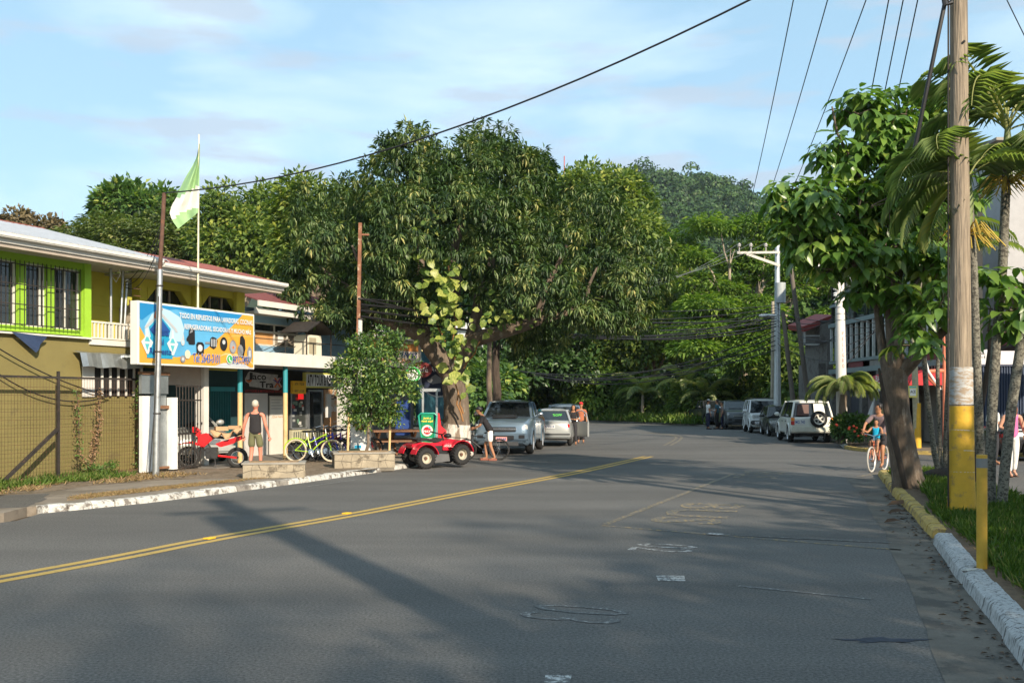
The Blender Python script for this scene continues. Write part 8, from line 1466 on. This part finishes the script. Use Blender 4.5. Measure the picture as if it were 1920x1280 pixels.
# ------------------------------------------------------------------ motorcycle
mh = math.atan2(-.50, -.86); m_ = thing('motorcycle', 'red off road motorcycle with cardboard on its seat behind the barred gate', 'motorcycle', (-7.25, 24.2, .1), R(188)); m_.scale = (.82,)*3; MR = mat('moto_red', (.60, .012, .015), .3, coat=.4)
def mwheel(x, r, w):
    h = MB(); h.tube([(x, -.05, r), (x, .05, r)], .035, 10); h = h.build('wheel', BLACK, m_); g = MB(); g.ring((x, 0, r), (0, 1, 0), r-w*.5, w*.5, 30, 8); o = g.build('tyre', RUBBER, h, smooth=True)
    g = MB(); g.ring((x, 0, r), (0, 1, 0), r-w*1.05, .012, 30, 5); g.build('rim', CHROME, h, smooth=True); g = MB()
    for k in range(14): t_ = 2*math.pi*k/14; g.tube([(x, .02*(-1)**k, r), (x+(r-w)*math.cos(t_), 0, r+(r-w)*math.sin(t_))], .003, 3, False)
    g.build('spokes', CHROME, h)
mwheel(.72, .33, .085); mwheel(-.68, .31, .12)
for s in (-1, 1): g = MB(); g.tube([(.72, s*.08, .33), (.50, s*.08, .92)], .025, 8); g.build('fork', CHROME, m_, smooth=True)
g = MB(); g.prism([(.35, .72), (.62, .80), (.98, .74), (1.02, .70), (.7, .74), (.4, .66)], -.07, .07); g.build('front_fender', MR, m_, bevel=.015)
g = MB(); g.prism([(.42, .90), (.60, 1.06), (.62, 1.22), (.50, 1.24), (.36, 1.10)], -.10, .10); g.build('headlamp_cowl', MR, m_, bevel=.02)
g = MB(); g.prism([(.45, .72), (.42, 1.0), (.18, 1.05), (-.05, .90), (.10, .78), (.30, .60)], -.14, .14); g.build('fuel_tank', MR, m_, bevel=.04)
g = MB(); g.prism([(-.05, .72), (-.25, .80), (-.85, .98), (-.92, .90), (-.55, .72), (-.20, .62)], -.12, .12); g.build('side_cover', MR, m_, bevel=.02)
g = MB(); g.prism([(.05, .90), (-.3, .86), (-.85, .99), (-.85, 1.05), (-.3, .94), (.02, .96)], -.11, .11); g.build('seat', SEATB, m_, bevel=.02)
g = MB(); g.cbox((.05, 0, .45), .34, .26, .34); g.disc((-.02, 0, .40), (0, 1, 0), .12, .34, 16); g.disc((.15, 0, .52), (0, 1, 0), .07, .30, 14); g.build('engine', mat('engine_black', (.05, .05, .05), .4, .5), m_, bevel=.02)
g = MB(); g.tube([(.25, -.10, .4), (.05, -.14, .25), (-.3, -.15, .35), (-.75, -.16, .55)], .035, 8); g.build('exhaust', IRON, m_, smooth=True); g = MB(); g.beam((-.05, 0, .38), (-.68, .10, .31), .05, .05); g.beam((-.05, 0, .38), (-.68, -.10, .31), .05, .05); g.build('swing_arm', MR, m_); g = MB(); g.tube([(.50, -.36, 1.12), (.42, -.15, 1.10), (.42, .15, 1.10), (.50, .36, 1.12)], .015, 7); g.build('handlebar', BLACK, m_, smooth=True)
for s in (-1, 1): g = MB(); g.tube([(.45, s*.28, 1.12), (.40, s*.34, 1.28)], .006, 5); g.sphere((.40, s*.36, 1.32), .02, .07, .045, 10, 6); g.build('mirror', BLACK, m_, smooth=True)
g = MB(); g.tube([(-.05, .15, .35), (-.10, .28, .0)], .012, 6); g.build('side_stand', BLACK, m_)
g = MB(); g.tube([(.30, 0, .95), (-.1, 0, .3), (.0, 0, .28), (.4, 0, .7)], .025, 6); g.build('frame', IRON, m_)
g = MB(); p = Vector((-6.95, 24.22, .90)); g.M = Matrix.Translation(p) @ Matrix.Rotation(R(10), 4, 'Z')
vs = []; nx, ny = 8, 4; rgc = random.Random(3)
for lay in (0, .03):
    for i in range(nx+1):
        for j in range(ny+1): vs.append((-.36+.72*i/nx, -.2+.4*j/ny, .10*abs(i-4)/4+.05*(i > 5)+rgc.uniform(-.012, .012)-.10*((j in (0, ny)) and i % 3 != 0)+lay))
k_ = (nx+1)*(ny+1); fs = []
for i in range(nx):
    for j in range(ny): a_ = i*(ny+1)+j; fs += [(a_, a_+1, a_+ny+2, a_+ny+1), (a_+k_, a_+ny+1+k_, a_+ny+2+k_, a_+1+k_)]
g.add(vs, fs); g.cbox((-.12, .02, .16), .30, .24, .10, .3); g.cbox((.2, .0, .19), .26, .2, .08, -.2); cb_ = g.build('cardboard', mat('cardboard', (.42, .27, .15), .9, var=.1)); tag(cb_, 'flattened brown cardboard boxes lying on the seat of the red motorcycle', 'cardboard')
# ------------------------------------------------------------------ bicycles
def bicycle(label, loc, head, frame_m, tyre_m=None, group=None, cruiser=True, wr=.33, basket=False, lean=0.0, guard=None):
    t = thing('bicycle', label, 'bicycle', loc, head, group=group); t.rotation_euler = (lean, 0, head); t.scale = (.9,)*3; tm = tyre_m or RUBBER; wb = .54
    for x in (wb, -wb):
        h = MB(); h.tube([(x, -.04, wr), (x, .04, wr)], .022, 8); h = h.build('wheel', CHROME, t); g = MB(); g.ring((x, 0, wr), (0, 1, 0), wr-.022, .024 if cruiser else .019, 32, 7); g.build('tyre', tm, h, smooth=True); g = MB(); g.ring((x, 0, wr), (0, 1, 0), wr-.052, .010, 32, 4); g.build('rim', CHROME, h, smooth=True); g = MB()
        for k in range(16): a = 2*math.pi*k/16; g.tube([(x, .018*(-1)**k, wr), (x+(wr-.05)*math.cos(a), 0, wr+(wr-.05)*math.sin(a))], .0022, 3, False)
        g.build('spokes', CHROME, h)
    bbk = Vector((-.06, 0, .29)); hdp = Vector((.36, 0, .80)); hd2 = Vector((.40, 0, .66)); sp_ = Vector((-.20, 0, .74)); g = MB(); r = .018
    if cruiser: g.tube([hdp, (.2, 0, .74), (.0, 0, .62), (-.14, 0, .56)], r, 8); g.tube([hd2, (.22, 0, .58), (.05, 0, .42), bbk], r, 8)
    else: g.tube([hdp, sp_+Vector((.01, 0, -.04))], r, 8); g.tube([hd2, bbk], r*1.2, 8)
    g.tube([bbk, sp_], r, 8); g.tube([hd2-Vector((.02, 0, .03)), hdp+Vector((-.01, 0, .04))], .024, 8)
    for s in (-1, 1): g.tube([bbk, (-wb, s*.055, wr)], .011, 6); g.tube([sp_-Vector((0, 0, .06)), (-wb, s*.055, wr)], .010, 6); 
    g.build('frame', frame_m, t, smooth=True); g = MB()
    for s in (-1, 1): g.tube([hd2-Vector((.02, 0, .03)), (.44, s*.05, .60), (wb, s*.055, wr)], .012, 6)
    g.build('fork', frame_m, t, smooth=True); g = MB(); g.tube([hdp, hdp+Vector((-.03, 0, .17))], .013, 6); top = hdp+Vector((-.03, 0, .17))
    if cruiser: g.tube([(.14, -.32, .98), (.28, -.28, 1.03), (.38, -.08, 1.0), top+Vector((.04, 0, 0)), (.38, .08, 1.0), (.28, .28, 1.03), (.14, .32, .98)], .012, 7)
    else: g.tube([(.33, -.31, .98), (.37, -.1, .97), (.37, .1, .97), (.33, .31, .98)], .012, 7)
    g.build('handlebar', CHROME if cruiser else BLACK, t, smooth=True)
    for s in (-1, 1): g = MB(); g.tube([(.14, s*.32, .98), (.05, s*.335, .96)] if cruiser else [(.34, s*.24, .98), (.32, s*.33, .98)], .018, 7); g.build('grip', RUBBER, t)
    g = MB(); g.tube([sp_, sp_+Vector((-.03, 0, .12))], .012, 6); g.build('seat_post', CHROME, t); g = MB(); g.sphere((-.25, 0, .89), .14, .09, .035, 12, 6); g.sphere((-.13, 0, .885), .10, .035, .028, 10, 5); g.build('saddle', SEATB, t, smooth=True)
    g = MB(); g.disc(bbk+Vector((0, -.05, 0)), (0, 1, 0), .085, .006, 20); g.tube([bbk+Vector((0, -.08, 0)), bbk+Vector((.08, -.09, -.15))], .011, 6); g.tube([bbk+Vector((0, .08, 0)), bbk+Vector((-.08, .09, .15))], .011, 6); g.tube([bbk+Vector((0, -.08, 0)), bbk+Vector((0, .08, 0))], .016, 8); g.build('crank', CHROME, t)
    for s, d in ((-1, (.08, -.14, -.15)), (1, (-.08, .14, .15))): g = MB(); g.cbox(bbk+Vector(d), .09, .08, .022); g.build('pedal', BLACK, t)
    g = MB(); g.tube([bbk+Vector((0, -.05, .085)), (-wb, -.05, wr+.03), (-wb, -.05, wr-.03), bbk+Vector((0, -.05, -.085))], .005, 4, False, True); g.build('chain', BLACK, t)
    if guard: g = MB(); g.tube([(-wb+(wr+.03)*math.cos(a), 0, wr+(wr+.03)*math.sin(a)) for a in np.linspace(R(20), R(175), 12)], .016, 6); g.build('mudguard', guard, t, smooth=True)
    if basket:
        g = MB(); 
        for z in (.72, .80, .88, .94): g.tube([(.46, -.15, z), (.72, -.15, z), (.72, .15, z), (.46, .15, z)], .004, 4, False, True)
        for k in range(9): x = .46+.26*k/8; g.tube([(x, -.15, .94), (x, -.14, .72), (x, .14, .72), (x, .15, .94)], .003, 3, False)
        for k in range(7): y = -.15+.3*k/6; g.tube([(.72, y, .94), (.71, y, .72)], .003, 3, False)
        g.build('basket', BLACK, t)
    return t
CT = mat('cream_tyre', (.55, .47, .34), .8, var=.1)
def bm_(nm, c): return mat('bike_'+nm, c, .3, var=.05, coat=.3)
cols = [('lime green cruiser bicycle with cream tyres, nearest in the row under the canopy', bm_('lime', (.36, .58, .03)), CT), ('blue cruiser bicycle in the row, second from the street', bm_('blue', (.03, .05, .42)), None), ('purple bicycle in the row behind the blue one', bm_('purple', (.12, .04, .30)), None), ('dark red bicycle in the middle of the row', bm_('wine', (.25, .02, .03)), None), ('black bicycle with bright rims in the row, next to the dark red one', bm_('black', (.02, .02, .02)), None), ('silver bicycle in the row near the posters', bm_('silver', (.4, .4, .4)), None), ('red bicycle standing last in the row nearest the poster wall', bm_('red', (.5, .02, .02)), None)]
bb0 = Wp(583, 851, 25.9)
for i, (lb, m, ty) in enumerate(cols): bicycle(lb, (bb0.x+.15*i-.02*(i % 2), 26.2+.24*i, .13), R(-6+5*(i % 3)-(1 if i else 0)*3), m, ty, group='bicycles parked under the canopy', guard=m if i == 0 else None, lean=R(-6))
mtb = bicycle('dark mountain bicycle held by the man in white shorts', (-.86, 29.15, 0), math.atan2(.12, -1), bm_('dark', (.03, .028, .03)), cruiser=False, wr=.35, lean=R(4))
crz = bicycle('copper red cruiser bicycle with front basket ridden by the man and child', (9.02, 24.55, 0), math.atan2(-.80, -.62), bm_('copper', (.42, .11, .05)), mat('white_wall_tyre', (.42, .40, .36), .8, var=.2), wr=.35, basket=True)
# ================================================================== people
SKIN = mat('skin_light', (.50, .26, .17), .6, var=.06); SKIN2 = mat('skin_tan', (.36, .17, .09), .6, var=.06); SKINR = mat('skin_sunburnt', (.52, .20, .13), .6, var=.08)
def skin_mesh(name, pts, edges, mat_, parent, root=0, sub=2):
    """pts: name -> (position, radius or (rx, ry)); grown into one surface"""
    keys = list(pts); me = bpy.data.meshes.new(name); me.from_pydata([pts[k][0] for k in keys], [(keys.index(a), keys.index(b)) for a, b in edges], [])
    o = bpy.data.objects.new(name, me); link(o, parent); m = o.modifiers.new('skin', 'SKIN'); m.use_smooth_shade = True; m.branch_smoothing = .6
    for i, k in enumerate(keys): r = pts[k][1]; me.skin_vertices[0].data[i].radius = r if isinstance(r, (tuple, list)) else (r, r); me.skin_vertices[0].data[i].use_root = (k == keys[root])
    s = o.modifiers.new('sub', 'SUBSURF'); s.levels = sub; s.render_levels = sub; ev(o); o.data.materials.clear(); o.data.materials.append(mat_); o.data.polygons.foreach_set('use_smooth', [True]*len(o.data.polygons)); return o
BASE = dict(pelvis=(0, 0, .94), waist=(0, 0, 1.08), chest=(0, 0, 1.28), neck0=(0, 0, 1.42), neck=(0, .01, 1.50), chin=(0, .045, 1.56), head=(0, .01, 1.635), crown=(0, .0, 1.70),
            ls=(.185, 0, 1.40), le=(.23, -.02, 1.13), lw=(.25, .05, .89), lh=(.25, .07, .81), rs=(-.185, 0, 1.40), re=(-.23, -.02, 1.13), rw=(-.25, .05, .89), rh=(-.25, .07, .81),
            lhip=(.095, 0, .90), lk=(.10, .02, .50), la=(.10, -.02, .09), lt=(.11, .13, .035), rhip=(-.095, 0, .90), rk=(-.10, .02, .50), ra=(-.10, -.02, .09), rt=(-.11, .13, .035))
RAD = dict(pelvis=(.135, .10), waist=(.125, .09), chest=(.15, .105), neck0=(.10, .075), neck=.052, chin=.062, head=(.078, .092), crown=(.055, .07), ls=.058, le=.042, lw=.027, lh=.036, rs=.058, re=.042, rw=.027, rh=.036, lhip=.085, lk=.057, la=.037, lt=.032, rhip=.085, rk=.057, ra=.037, rt=.032)
BE = [('pelvis', 'waist'), ('waist', 'chest'), ('chest', 'neck0'), ('neck0', 'neck'), ('neck', 'chin'), ('chin', 'head'), ('head', 'crown'), ('neck0', 'ls'), ('ls', 'le'), ('le', 'lw'), ('lw', 'lh'), ('neck0', 'rs'), ('rs', 're'), ('re', 'rw'), ('rw', 'rh'), ('pelvis', 'lhip'), ('lhip', 'lk'), ('lk', 'la'), ('la', 'lt'), ('pelvis', 'rhip'), ('rhip', 'rk'), ('rk', 'ra'), ('ra', 'rt')]
def person(label, loc, head, pose, top, bottom, hair, skin=None, scale=1.0, sleeve=.45, short=True, hat=None, shoes=None, longhair=False, tank=False, bag=None, parent=None, fat=1.0, cat='person'):
    t = thing('person', label, cat, loc, head); t.scale = (scale,)*3; skin = skin or SKIN; J = {k: Vector(v) for k, v in BASE.items()}
    for k, v in pose.items(): J[k] = Vector(v)
    pts = {k: (tuple(J[k]), RAD[k]) for k in BASE}; body = skin_mesh('body', pts, BE, skin, t)
    bm = bmesh.new(); bm.from_mesh(body.data)      # fingers and face features joined to the body
    mb = MB(); f = (J['head']-J['crown']); fwd = Vector((J['chin'].x-J['neck'].x, J['chin'].y-J['neck'].y, 0)); fwd = fwd.normalized() if fwd.length > .01 else Vector((0, 1, 0)); sd_ = Vector((fwd.y, -fwd.x, 0)); hc = J['head']
    mb.sphere(hc, .074, .090, .112, 14, 10); mb.sphere(hc+fwd*.092+Vector((0, 0, -.012)), .013, .016, .02, 6, 5); mb.sphere(hc+fwd*.082+Vector((0, 0, -.055)), .024, .012, .008, 6, 4)
    for s in (-1, 1): mb.sphere(hc+sd_*.078*s+Vector((0, 0, -.01)), .012, .018, .028, 6, 5); mb.sphere(hc+fwd*.083+sd_*.032*s+Vector((0, 0, .012)), .010, .008, .007, 6, 4)
    for h, w, e in (('lh', 'lw', 'le'), ('rh', 'rw', 're')):
        d = (J[h]-J[w]).normalized(); b, c = perp(d)
        for k in range(4): o_ = b*(.027-.018*k); l = (.055, .064, .06, .048)[k]; p = J[h]+d*.018+o_; mb.tube([p, p+d*l*.55+c*.006, p+d*l*.9+c*.026], [.010, .009, .007], 6)
        p = J[h]-d*.01+b*.03; mb.tube([p, p+b*.022+d*.02, p+b*.022+d*.045+c*.012], [.011, .010, .008], 6)
    r = bpy.data.meshes.new('r'); r.from_pydata(mb.v, [], mb.f); bm.from_mesh(r); bpy.data.meshes.remove(r); bm.to_mesh(body.data); bm.free(); body.data.polygons.foreach_set('use_smooth', [True]*len(body.data.polygons))
    # shirt
    g = 1.17*fat; sp_ = {k: (tuple(J[k]), tuple(x*g for x in RAD[k])) for k in ('pelvis', 'waist', 'chest', 'neck0')}; sp_['pelvis'] = (tuple(J['pelvis']-(J['waist']-J['pelvis'])*.55), (.175*fat, .15*fat)); sp_['neck0'] = (tuple(J['neck0']-Vector((0, 0, .015))), (.105, .085)); E = [('pelvis', 'waist'), ('waist', 'chest'), ('chest', 'neck0')]
    for s, e_ in (('ls', 'le'), ('rs', 're')):
        sp_[s] = (tuple(J[s]*.88+J['neck0']*.12 if tank else J[s]), .060 if tank else .070); E.append(('neck0', s))
        if not tank: sp_[s+'2'] = (tuple(J[s].lerp(J[e_], sleeve*2 if sleeve < .5 else .95)), .060); E.append((s, s+'2'))
        if sleeve >= 1: sp_[s+'3'] = (tuple(J[e_].lerp(J['lw' if s == 'ls' else 'rw'], .9)), .042); E.append((s+'2', s+'3'))
    skin_mesh('shirt', sp_, E, top, t)
    pn = {'pelvis': (tuple(J['pelvis']+Vector((0, 0, .02))), (.150*fat, .122*fat)), 'up': (tuple(J['pelvis'].lerp(J['waist'], .75)), (.148*fat, .120*fat))}; E = [('up', 'pelvis')]
    for s in 'lr':
        pn[s+'hip'] = (tuple(J[s+'hip']), .098); E.append(('pelvis', s+'hip')); kk = J[s+'hip'].lerp(J[s+'k'], .86 if short else 1.0); pn[s+'k'] = (tuple(kk), .092 if short else .076); E.append((s+'hip', s+'k'))
        if not short: pn[s+'a'] = (tuple(J[s+'k'].lerp(J[s+'a'], .93)), .062); E.append((s+'k', s+'a'))
    skin_mesh('trousers' if not short else 'shorts', pn, E, bottom, t)
    hb_ = MB(); hb_.sphere(hc+Vector((0, 0, .030))-fwd*.016, .087, .099, .104, 14, 8)
    if longhair: hb_.tube([hc-fwd*.05+Vector((0, 0, .05)), hc-fwd*.075+Vector((0, 0, -.08)), hc-fwd*.07+Vector((0, 0, -.22))], [.07, .085, .045], 10)
    if longhair:
        for s in (-1, 1): hb_.tube([hc+sd_*s*.07+Vector((0, 0, .05)), hc+sd_*s*.092+fwd*.01+Vector((0, 0, -.08)), hc+sd_*s*.09+Vector((0, 0, -.20))], [.03, .034, .02], 8)
    hr = hb_.build('hair', hair, t, smooth=True)
    for v in hr.data.vertices:          # hairline: pull the front below the brow back into the skull
        p = Vector(v.co)-hc; a = p.dot(fwd)
        if a > .0 and p.z < .04 and abs(p.dot(sd_)) < .075 and not (longhair and abs(p.dot(sd_)) > .055): v.co = hc+p-fwd*(a*.8+.01)-Vector((0, 0, 0))
        elif not longhair and p.z < -.045: v.co.z += .02
    if hat: 
        c_, m = hat; q = MB(); q.sphere(hc+Vector((0, 0, .062)), .092, .102, .075, 14, 8); bd = fwd if c_ == 'cap' else fwd; q.slab([tuple((hc+fwd*a_+sd_*b_)[:2]) for a_, b_ in ((.05, -.07), (.14, -.055), (.165, 0), (.14, .055), (.05, .07))], hc.z+.055, hc.z+.066); q.build('cap', m, t, smooth=True)
    for s in 'lr':
        a_, b_ = J[s+'a'], J[s+'t']; q = MB(); d = (b_-a_); d.z = 0; d.normalize(); n = Vector((-d.y, d.x, 0)); z0 = min(J[s+'t'].z, J[s+'a'].z-.05)-.035; vs = []
        for (u_, w_) in ((-.06, .033), (.02, .040), (.12, .047), (.18, .042), (.21, .02)):
            for s2 in (1, -1): vs.append(a_+d*u_+n*w_*s2)
        pl_ = [vs[0], vs[2], vs[4], vs[6], vs[8], vs[9], vs[7], vs[5], vs[3], vs[1]]; q.slab([(p.x, p.y) for p in pl_], z0, z0+(.07 if shoes else .018)); q.build('shoe' if shoes else 'sandal', shoes or mat('sandal_brown', (.10, .05, .03), .7), t, bevel=.008)
    return t, J
HB = mat('hair_black', (.012, .010, .009), .5); HG = mat('hair_grey', (.42, .38, .31), .6); HBr = mat('hair_auburn', (.20, .07, .03), .55)
def cl(nm, c, **k): return mat('cloth_'+nm, c, .9, var=.08, vs=8, bump=.2, bs=12, **k)
# man from behind in a black vest, walking
person('grey haired man in a black vest and olive shorts walking away by the stone planter', Vector((-6.02, 23.35, .1)), R(-6), dict(ls=(.20, 0, 1.40), rs=(-.20, 0, 1.40), le=(.275, -.03, 1.13), lw=(.33, .04, .89), lh=(.335, .07, .81), re=(-.27, -.04, 1.13), rw=(-.325, .02, .89), rh=(-.33, .05, .81), lk=(.11, .06, .50), la=(.11, .08, .10), lt=(.11, .22, .05), ra=(-.10, -.10, .12), rt=(-.10, .03, .04)), cl('black', (.022, .020, .022)), cl('olive', (.13, .13, .065)), HG, SKINR, .94, tank=True, fat=1.08)
# man in white shorts leaning over the handlebar (faces left)
person('man in black shirt, cap and white shorts leaning on the dark bicycle', Vector((-.72, 28.85, 0)), R(88), dict(pelvis=(0, -.10, .93), waist=(0, -.02, 1.06), chest=(0, .08, 1.24), neck0=(0, .14, 1.37), neck=(0, .19, 1.44), chin=(0, .27, 1.48), head=(0, .25, 1.56), crown=(0, .23, 1.63), ls=(.17, .15, 1.35), le=(.20, .22, 1.10), lw=(.16, .43, 1.02), lh=(.14, .51, 1.01), rs=(-.17, .15, 1.35), re=(-.21, .20, 1.10), rw=(-.12, .42, .99), rh=(-.10, .50, .97), lhip=(.09, -.10, .90), rhip=(-.09, -.10, .90), lk=(.10, .06, .50), la=(.10, .02, .09), lt=(.10, .17, .04), rk=(-.09, -.10, .50), ra=(-.10, -.25, .09), rt=(-.10, -.10, .04)), cl('black', (.022, .02, .022)), cl('white', (.72, .70, .66)), HB, SKIN2, .93, hat=('cap', BLACK), shoes=mat('shoe_brown', (.25, .09, .06), .6))
# pair by the open car door
person('dark haired woman in black looking down beside the silver sedan', Vector((2.42, 39.2, 0)), R(170), dict(chin=(0, .07, 1.54), le=(.22, .06, 1.12), lw=(.10, .26, 1.12), lh=(.06, .32, 1.13), re=(-.22, .06, 1.12), rw=(-.10, .26, 1.10), rh=(-.05, .31, 1.12)), cl('black', (.022, .02, .022)), cl('dark', (.03, .03, .035)), HB, SKIN2, .90, short=False, longhair=True)
person('man in red cap standing behind the open car door', Vector((2.84, 41.0, 0)), R(175), dict(), cl('terracotta', (.36, .12, .06)), cl('dark', (.03, .03, .035)), HB, SKIN2, .95, short=False, hat=('cap', mat('cap_red', (.60, .02, .03), .7)))
person('short person in teal cap showing between the pickup and the silver sedan', Vector((1.02, 37.0, 0)), R(200), dict(), cl('tan', (.35, .22, .12)), cl('dark', (.03, .03, .035)), HB, SKIN2, .80, short=False, hat=('cap', mat('cap_teal', (.10, .42, .42), .7)))
# three men by the far pickup
person('man in white shirt and dark trousers, leftmost of the three at the far kerb', Vector((11.82, 60.0, 0)), R(-80), dict(re=(-.24, .02, 1.13), rw=(-.15, .22, 1.12), rh=(-.1, .29, 1.13)), cl('white', (.72, .70, .66)), cl('navy', (.02, .022, .05)), HB, SKIN2, 1.03, short=False, sleeve=.35, hat=('cap', mat('cap_grey', (.42, .40, .38), .7)), shoes=BLACK)
person('man in dark teal shirt in the middle of the three at the far kerb', Vector((12.42, 60.3, 0)), R(60), dict(lw=(.20, .22, 1.05), lh=(.18, .28, 1.08)), cl('teal', (.03, .10, .13)), cl('black', (.022, .02, .022)), HB, SKIN2, 1.03, short=False, shoes=BLACK)
person('man in striped brown shirt leaning against the dark grey pickup', Vector((12.66, 60.0, 0)), R(80), dict(neck=(0, .04, 1.49)), cl('brown', (.20, .14, .12)), cl('navy', (.02, .022, .05)), HB, SKIN2, .95, short=False, shoes=BLACK)
# woman in pink on the side street
pw_, J = person('woman in pink top and white trousers carrying an orange patterned bag', Vector((11.42, 22.75, .004)), R(178), dict(re=(-.26, .0, 1.13), rw=(-.33, .06, .90), rh=(-.345, .10, .82), le=(.27, -.02, 1.14), lw=(.20, .16, 1.10), lh=(.15, .21, 1.13), lk=(.10, .10, .50), la=(.10, .10, .09), lt=(.11, .25, .04), rk=(-.09, -.02, .50), ra=(-.10, -.12, .11), rt=(-.10, .02, .04)), cl('pink', (.58, .13, .30)), cl('white', (.72, .70, .66)), HBr, SKIN, .98, short=False, tank=True, longhair=True)
mb = MB(); hp = Vector((11.22-.20, 22.55, 0)); c = Vector((11.74, 22.62, .98)); mb.sphere(c, .13, .08, .21, 14, 10); bg_ = mb.build('handbag', mat('bag_orange', (.62, .30, .10), .8, var=.1, c2=(.70, .58, .30), patch=.5, ps=18)); tag(bg_, 'orange and cream patterned shoulder bag carried by the woman in pink', 'bag')
mb = MB(); mb.tube([c+Vector((-.08, 0, .2)), c+Vector((-.05, .03, .42)), c+Vector((.06, .03, .42)), c+Vector((.08, 0, .2))], .010, 6); o = mb.build('strap', mat('strap_tan', (.30, .15, .06), .7), bg_)
person('person in white top half hidden behind the yellow pole on the side street', Vector((13.05, 27.0, .004)), R(210), dict(rw=(-.15, .22, 1.0), rh=(-.1, .28, 1.0)), cl('offwhite', (.58, .58, .55), c2=(.2, .2, .22), patch=.6, ps=5), cl('dark', (.03, .03, .035)), HB, SKIN2, .98, short=False, longhair=True)
# cyclist and child. local +y is the riding direction
CH = math.atan2(-.80, -.62)-R(90)
person('man in grey printed shirt riding the copper bicycle and looking left', Vector((9.02, 24.55, 0)), CH, dict(pelvis=(0, -.26, 1.0), waist=(0, -.25, 1.14), chest=(0, -.20, 1.33), neck0=(0, -.16, 1.47), neck=(0, -.14, 1.55), chin=(.04, -.11, 1.60), head=(.015, -.13, 1.68), crown=(.0, -.14, 1.745), ls=(.19, -.17, 1.45), le=(.33, .00, 1.25), lw=(.33, .17, 1.06), lh=(.31, .22, 1.02), rs=(-.19, -.17, 1.45), re=(-.33, .0, 1.25), rw=(-.33, .14, 1.05), rh=(-.32, .20, 1.01), lhip=(.10, -.24, .95), lk=(.16, .14, .74), la=(.13, -.02, .33), lt=(.13, .12, .28), rhip=(-.10, -.24, .95), rk=(-.15, .10, .60), ra=(-.13, .04, .20), rt=(-.13, .18, .16)), cl('grey_mauve', (.17, .12, .125), c2=(.38, .34, .24), patch=.63, ps=5), cl('black', (.022, .02, .022)), HB, SKIN2, .93, sleeve=.45)
fw = Vector((-.62, -.80, 0)).normalized()
person('small child in a bright blue vest sitting on the bar of the copper bicycle', Vector((9.02, 24.55, 0))+fw*.12+Vector((0, 0, .20)), CH, dict(lhip=(.095, 0, .92), lk=(.13, .26, .86), la=(.14, .30, .50), lt=(.14, .42, .44), rhip=(-.095, 0, .92), rk=(-.13, .26, .86), ra=(-.14, .30, .50), rt=(-.14, .42, .44), le=(.30, .14, 1.22), lw=(.40, .30, 1.30), lh=(.42, .36, 1.33), re=(-.28, .14, 1.20), rw=(-.32, .34, 1.22), rh=(-.33, .40, 1.24)), cl('sky', (.01, .36, .58)), cl('camo', (.22, .18, .14), c2=(.08, .07, .05), patch=.5, ps=12), HB, SKIN2, .62, tank=True, cat='child')
# ================================================================== trees beside the camera that shade the strip and the near road
tree('tree', 'broad tree beside the camera, known only by its shade on kerb and grass', (10.5, 1.0, .1), [(np.array((7.9, -2.4, 5.2)), np.array((2.0, 2.0, 1.5))), (np.array((9.3, 1.6, 5.1)), np.array((1.9, 2.1, 1.5))), (np.array((10.6, 4.9, 4.7)), np.array((1.8, 2.0, 1.4))), (np.array((11.5, 8.0, 4.5)), np.array((1.6, 1.8, 1.3))), (np.array((11.6, 11.2, 5.6)), np.array((1.3, 1.5, 2.0))), (np.array((6.6, -5.0, 5.6)), np.array((2.0, 2.0, 1.4)))], 900, 9, .5, .34, .2, BROAD, tr=.2, seed=301, inner=.3)
tree('tree', 'thin crowned tree behind the camera, known only by faint shade on the near road', (14.0, -26, .1), [(np.array((13.5, -23.5, 16.5)), np.array((3.6, 3.2, 1.8))), (np.array((8.6, -23.5, 15.5)), np.array((3.2, 3.0, 1.6))), (np.array((17.6, -19.0, 16.5)), np.array((2.6, 3.0, 1.6)))], 300, 8, 1.2, .42, .24, BROAD, tr=.16, seed=302, inner=.4)
# ---------------- the air: faint haze that pales the far hill
mb = MB(); mb.box(-700, 700, -70, 990, -1.2, 175); hm = bpy.data.materials.new('haze'); hm.use_nodes = True; nt_ = hm.node_tree; nt_.nodes.clear()
pv_ = nt_.nodes.new('ShaderNodeVolumePrincipled'); pv_.inputs['Color'].default_value = (.80, .90, 1.0, 1); pv_.inputs['Density'].default_value = .00012; pv_.inputs['Anisotropy'].default_value = .3
ho = nt_.nodes.new('ShaderNodeOutputMaterial'); nt_.links.new(pv_.outputs[0], ho.inputs['Volume']); o = mb.build('haze', hm); o['kind'] = 'stuff'
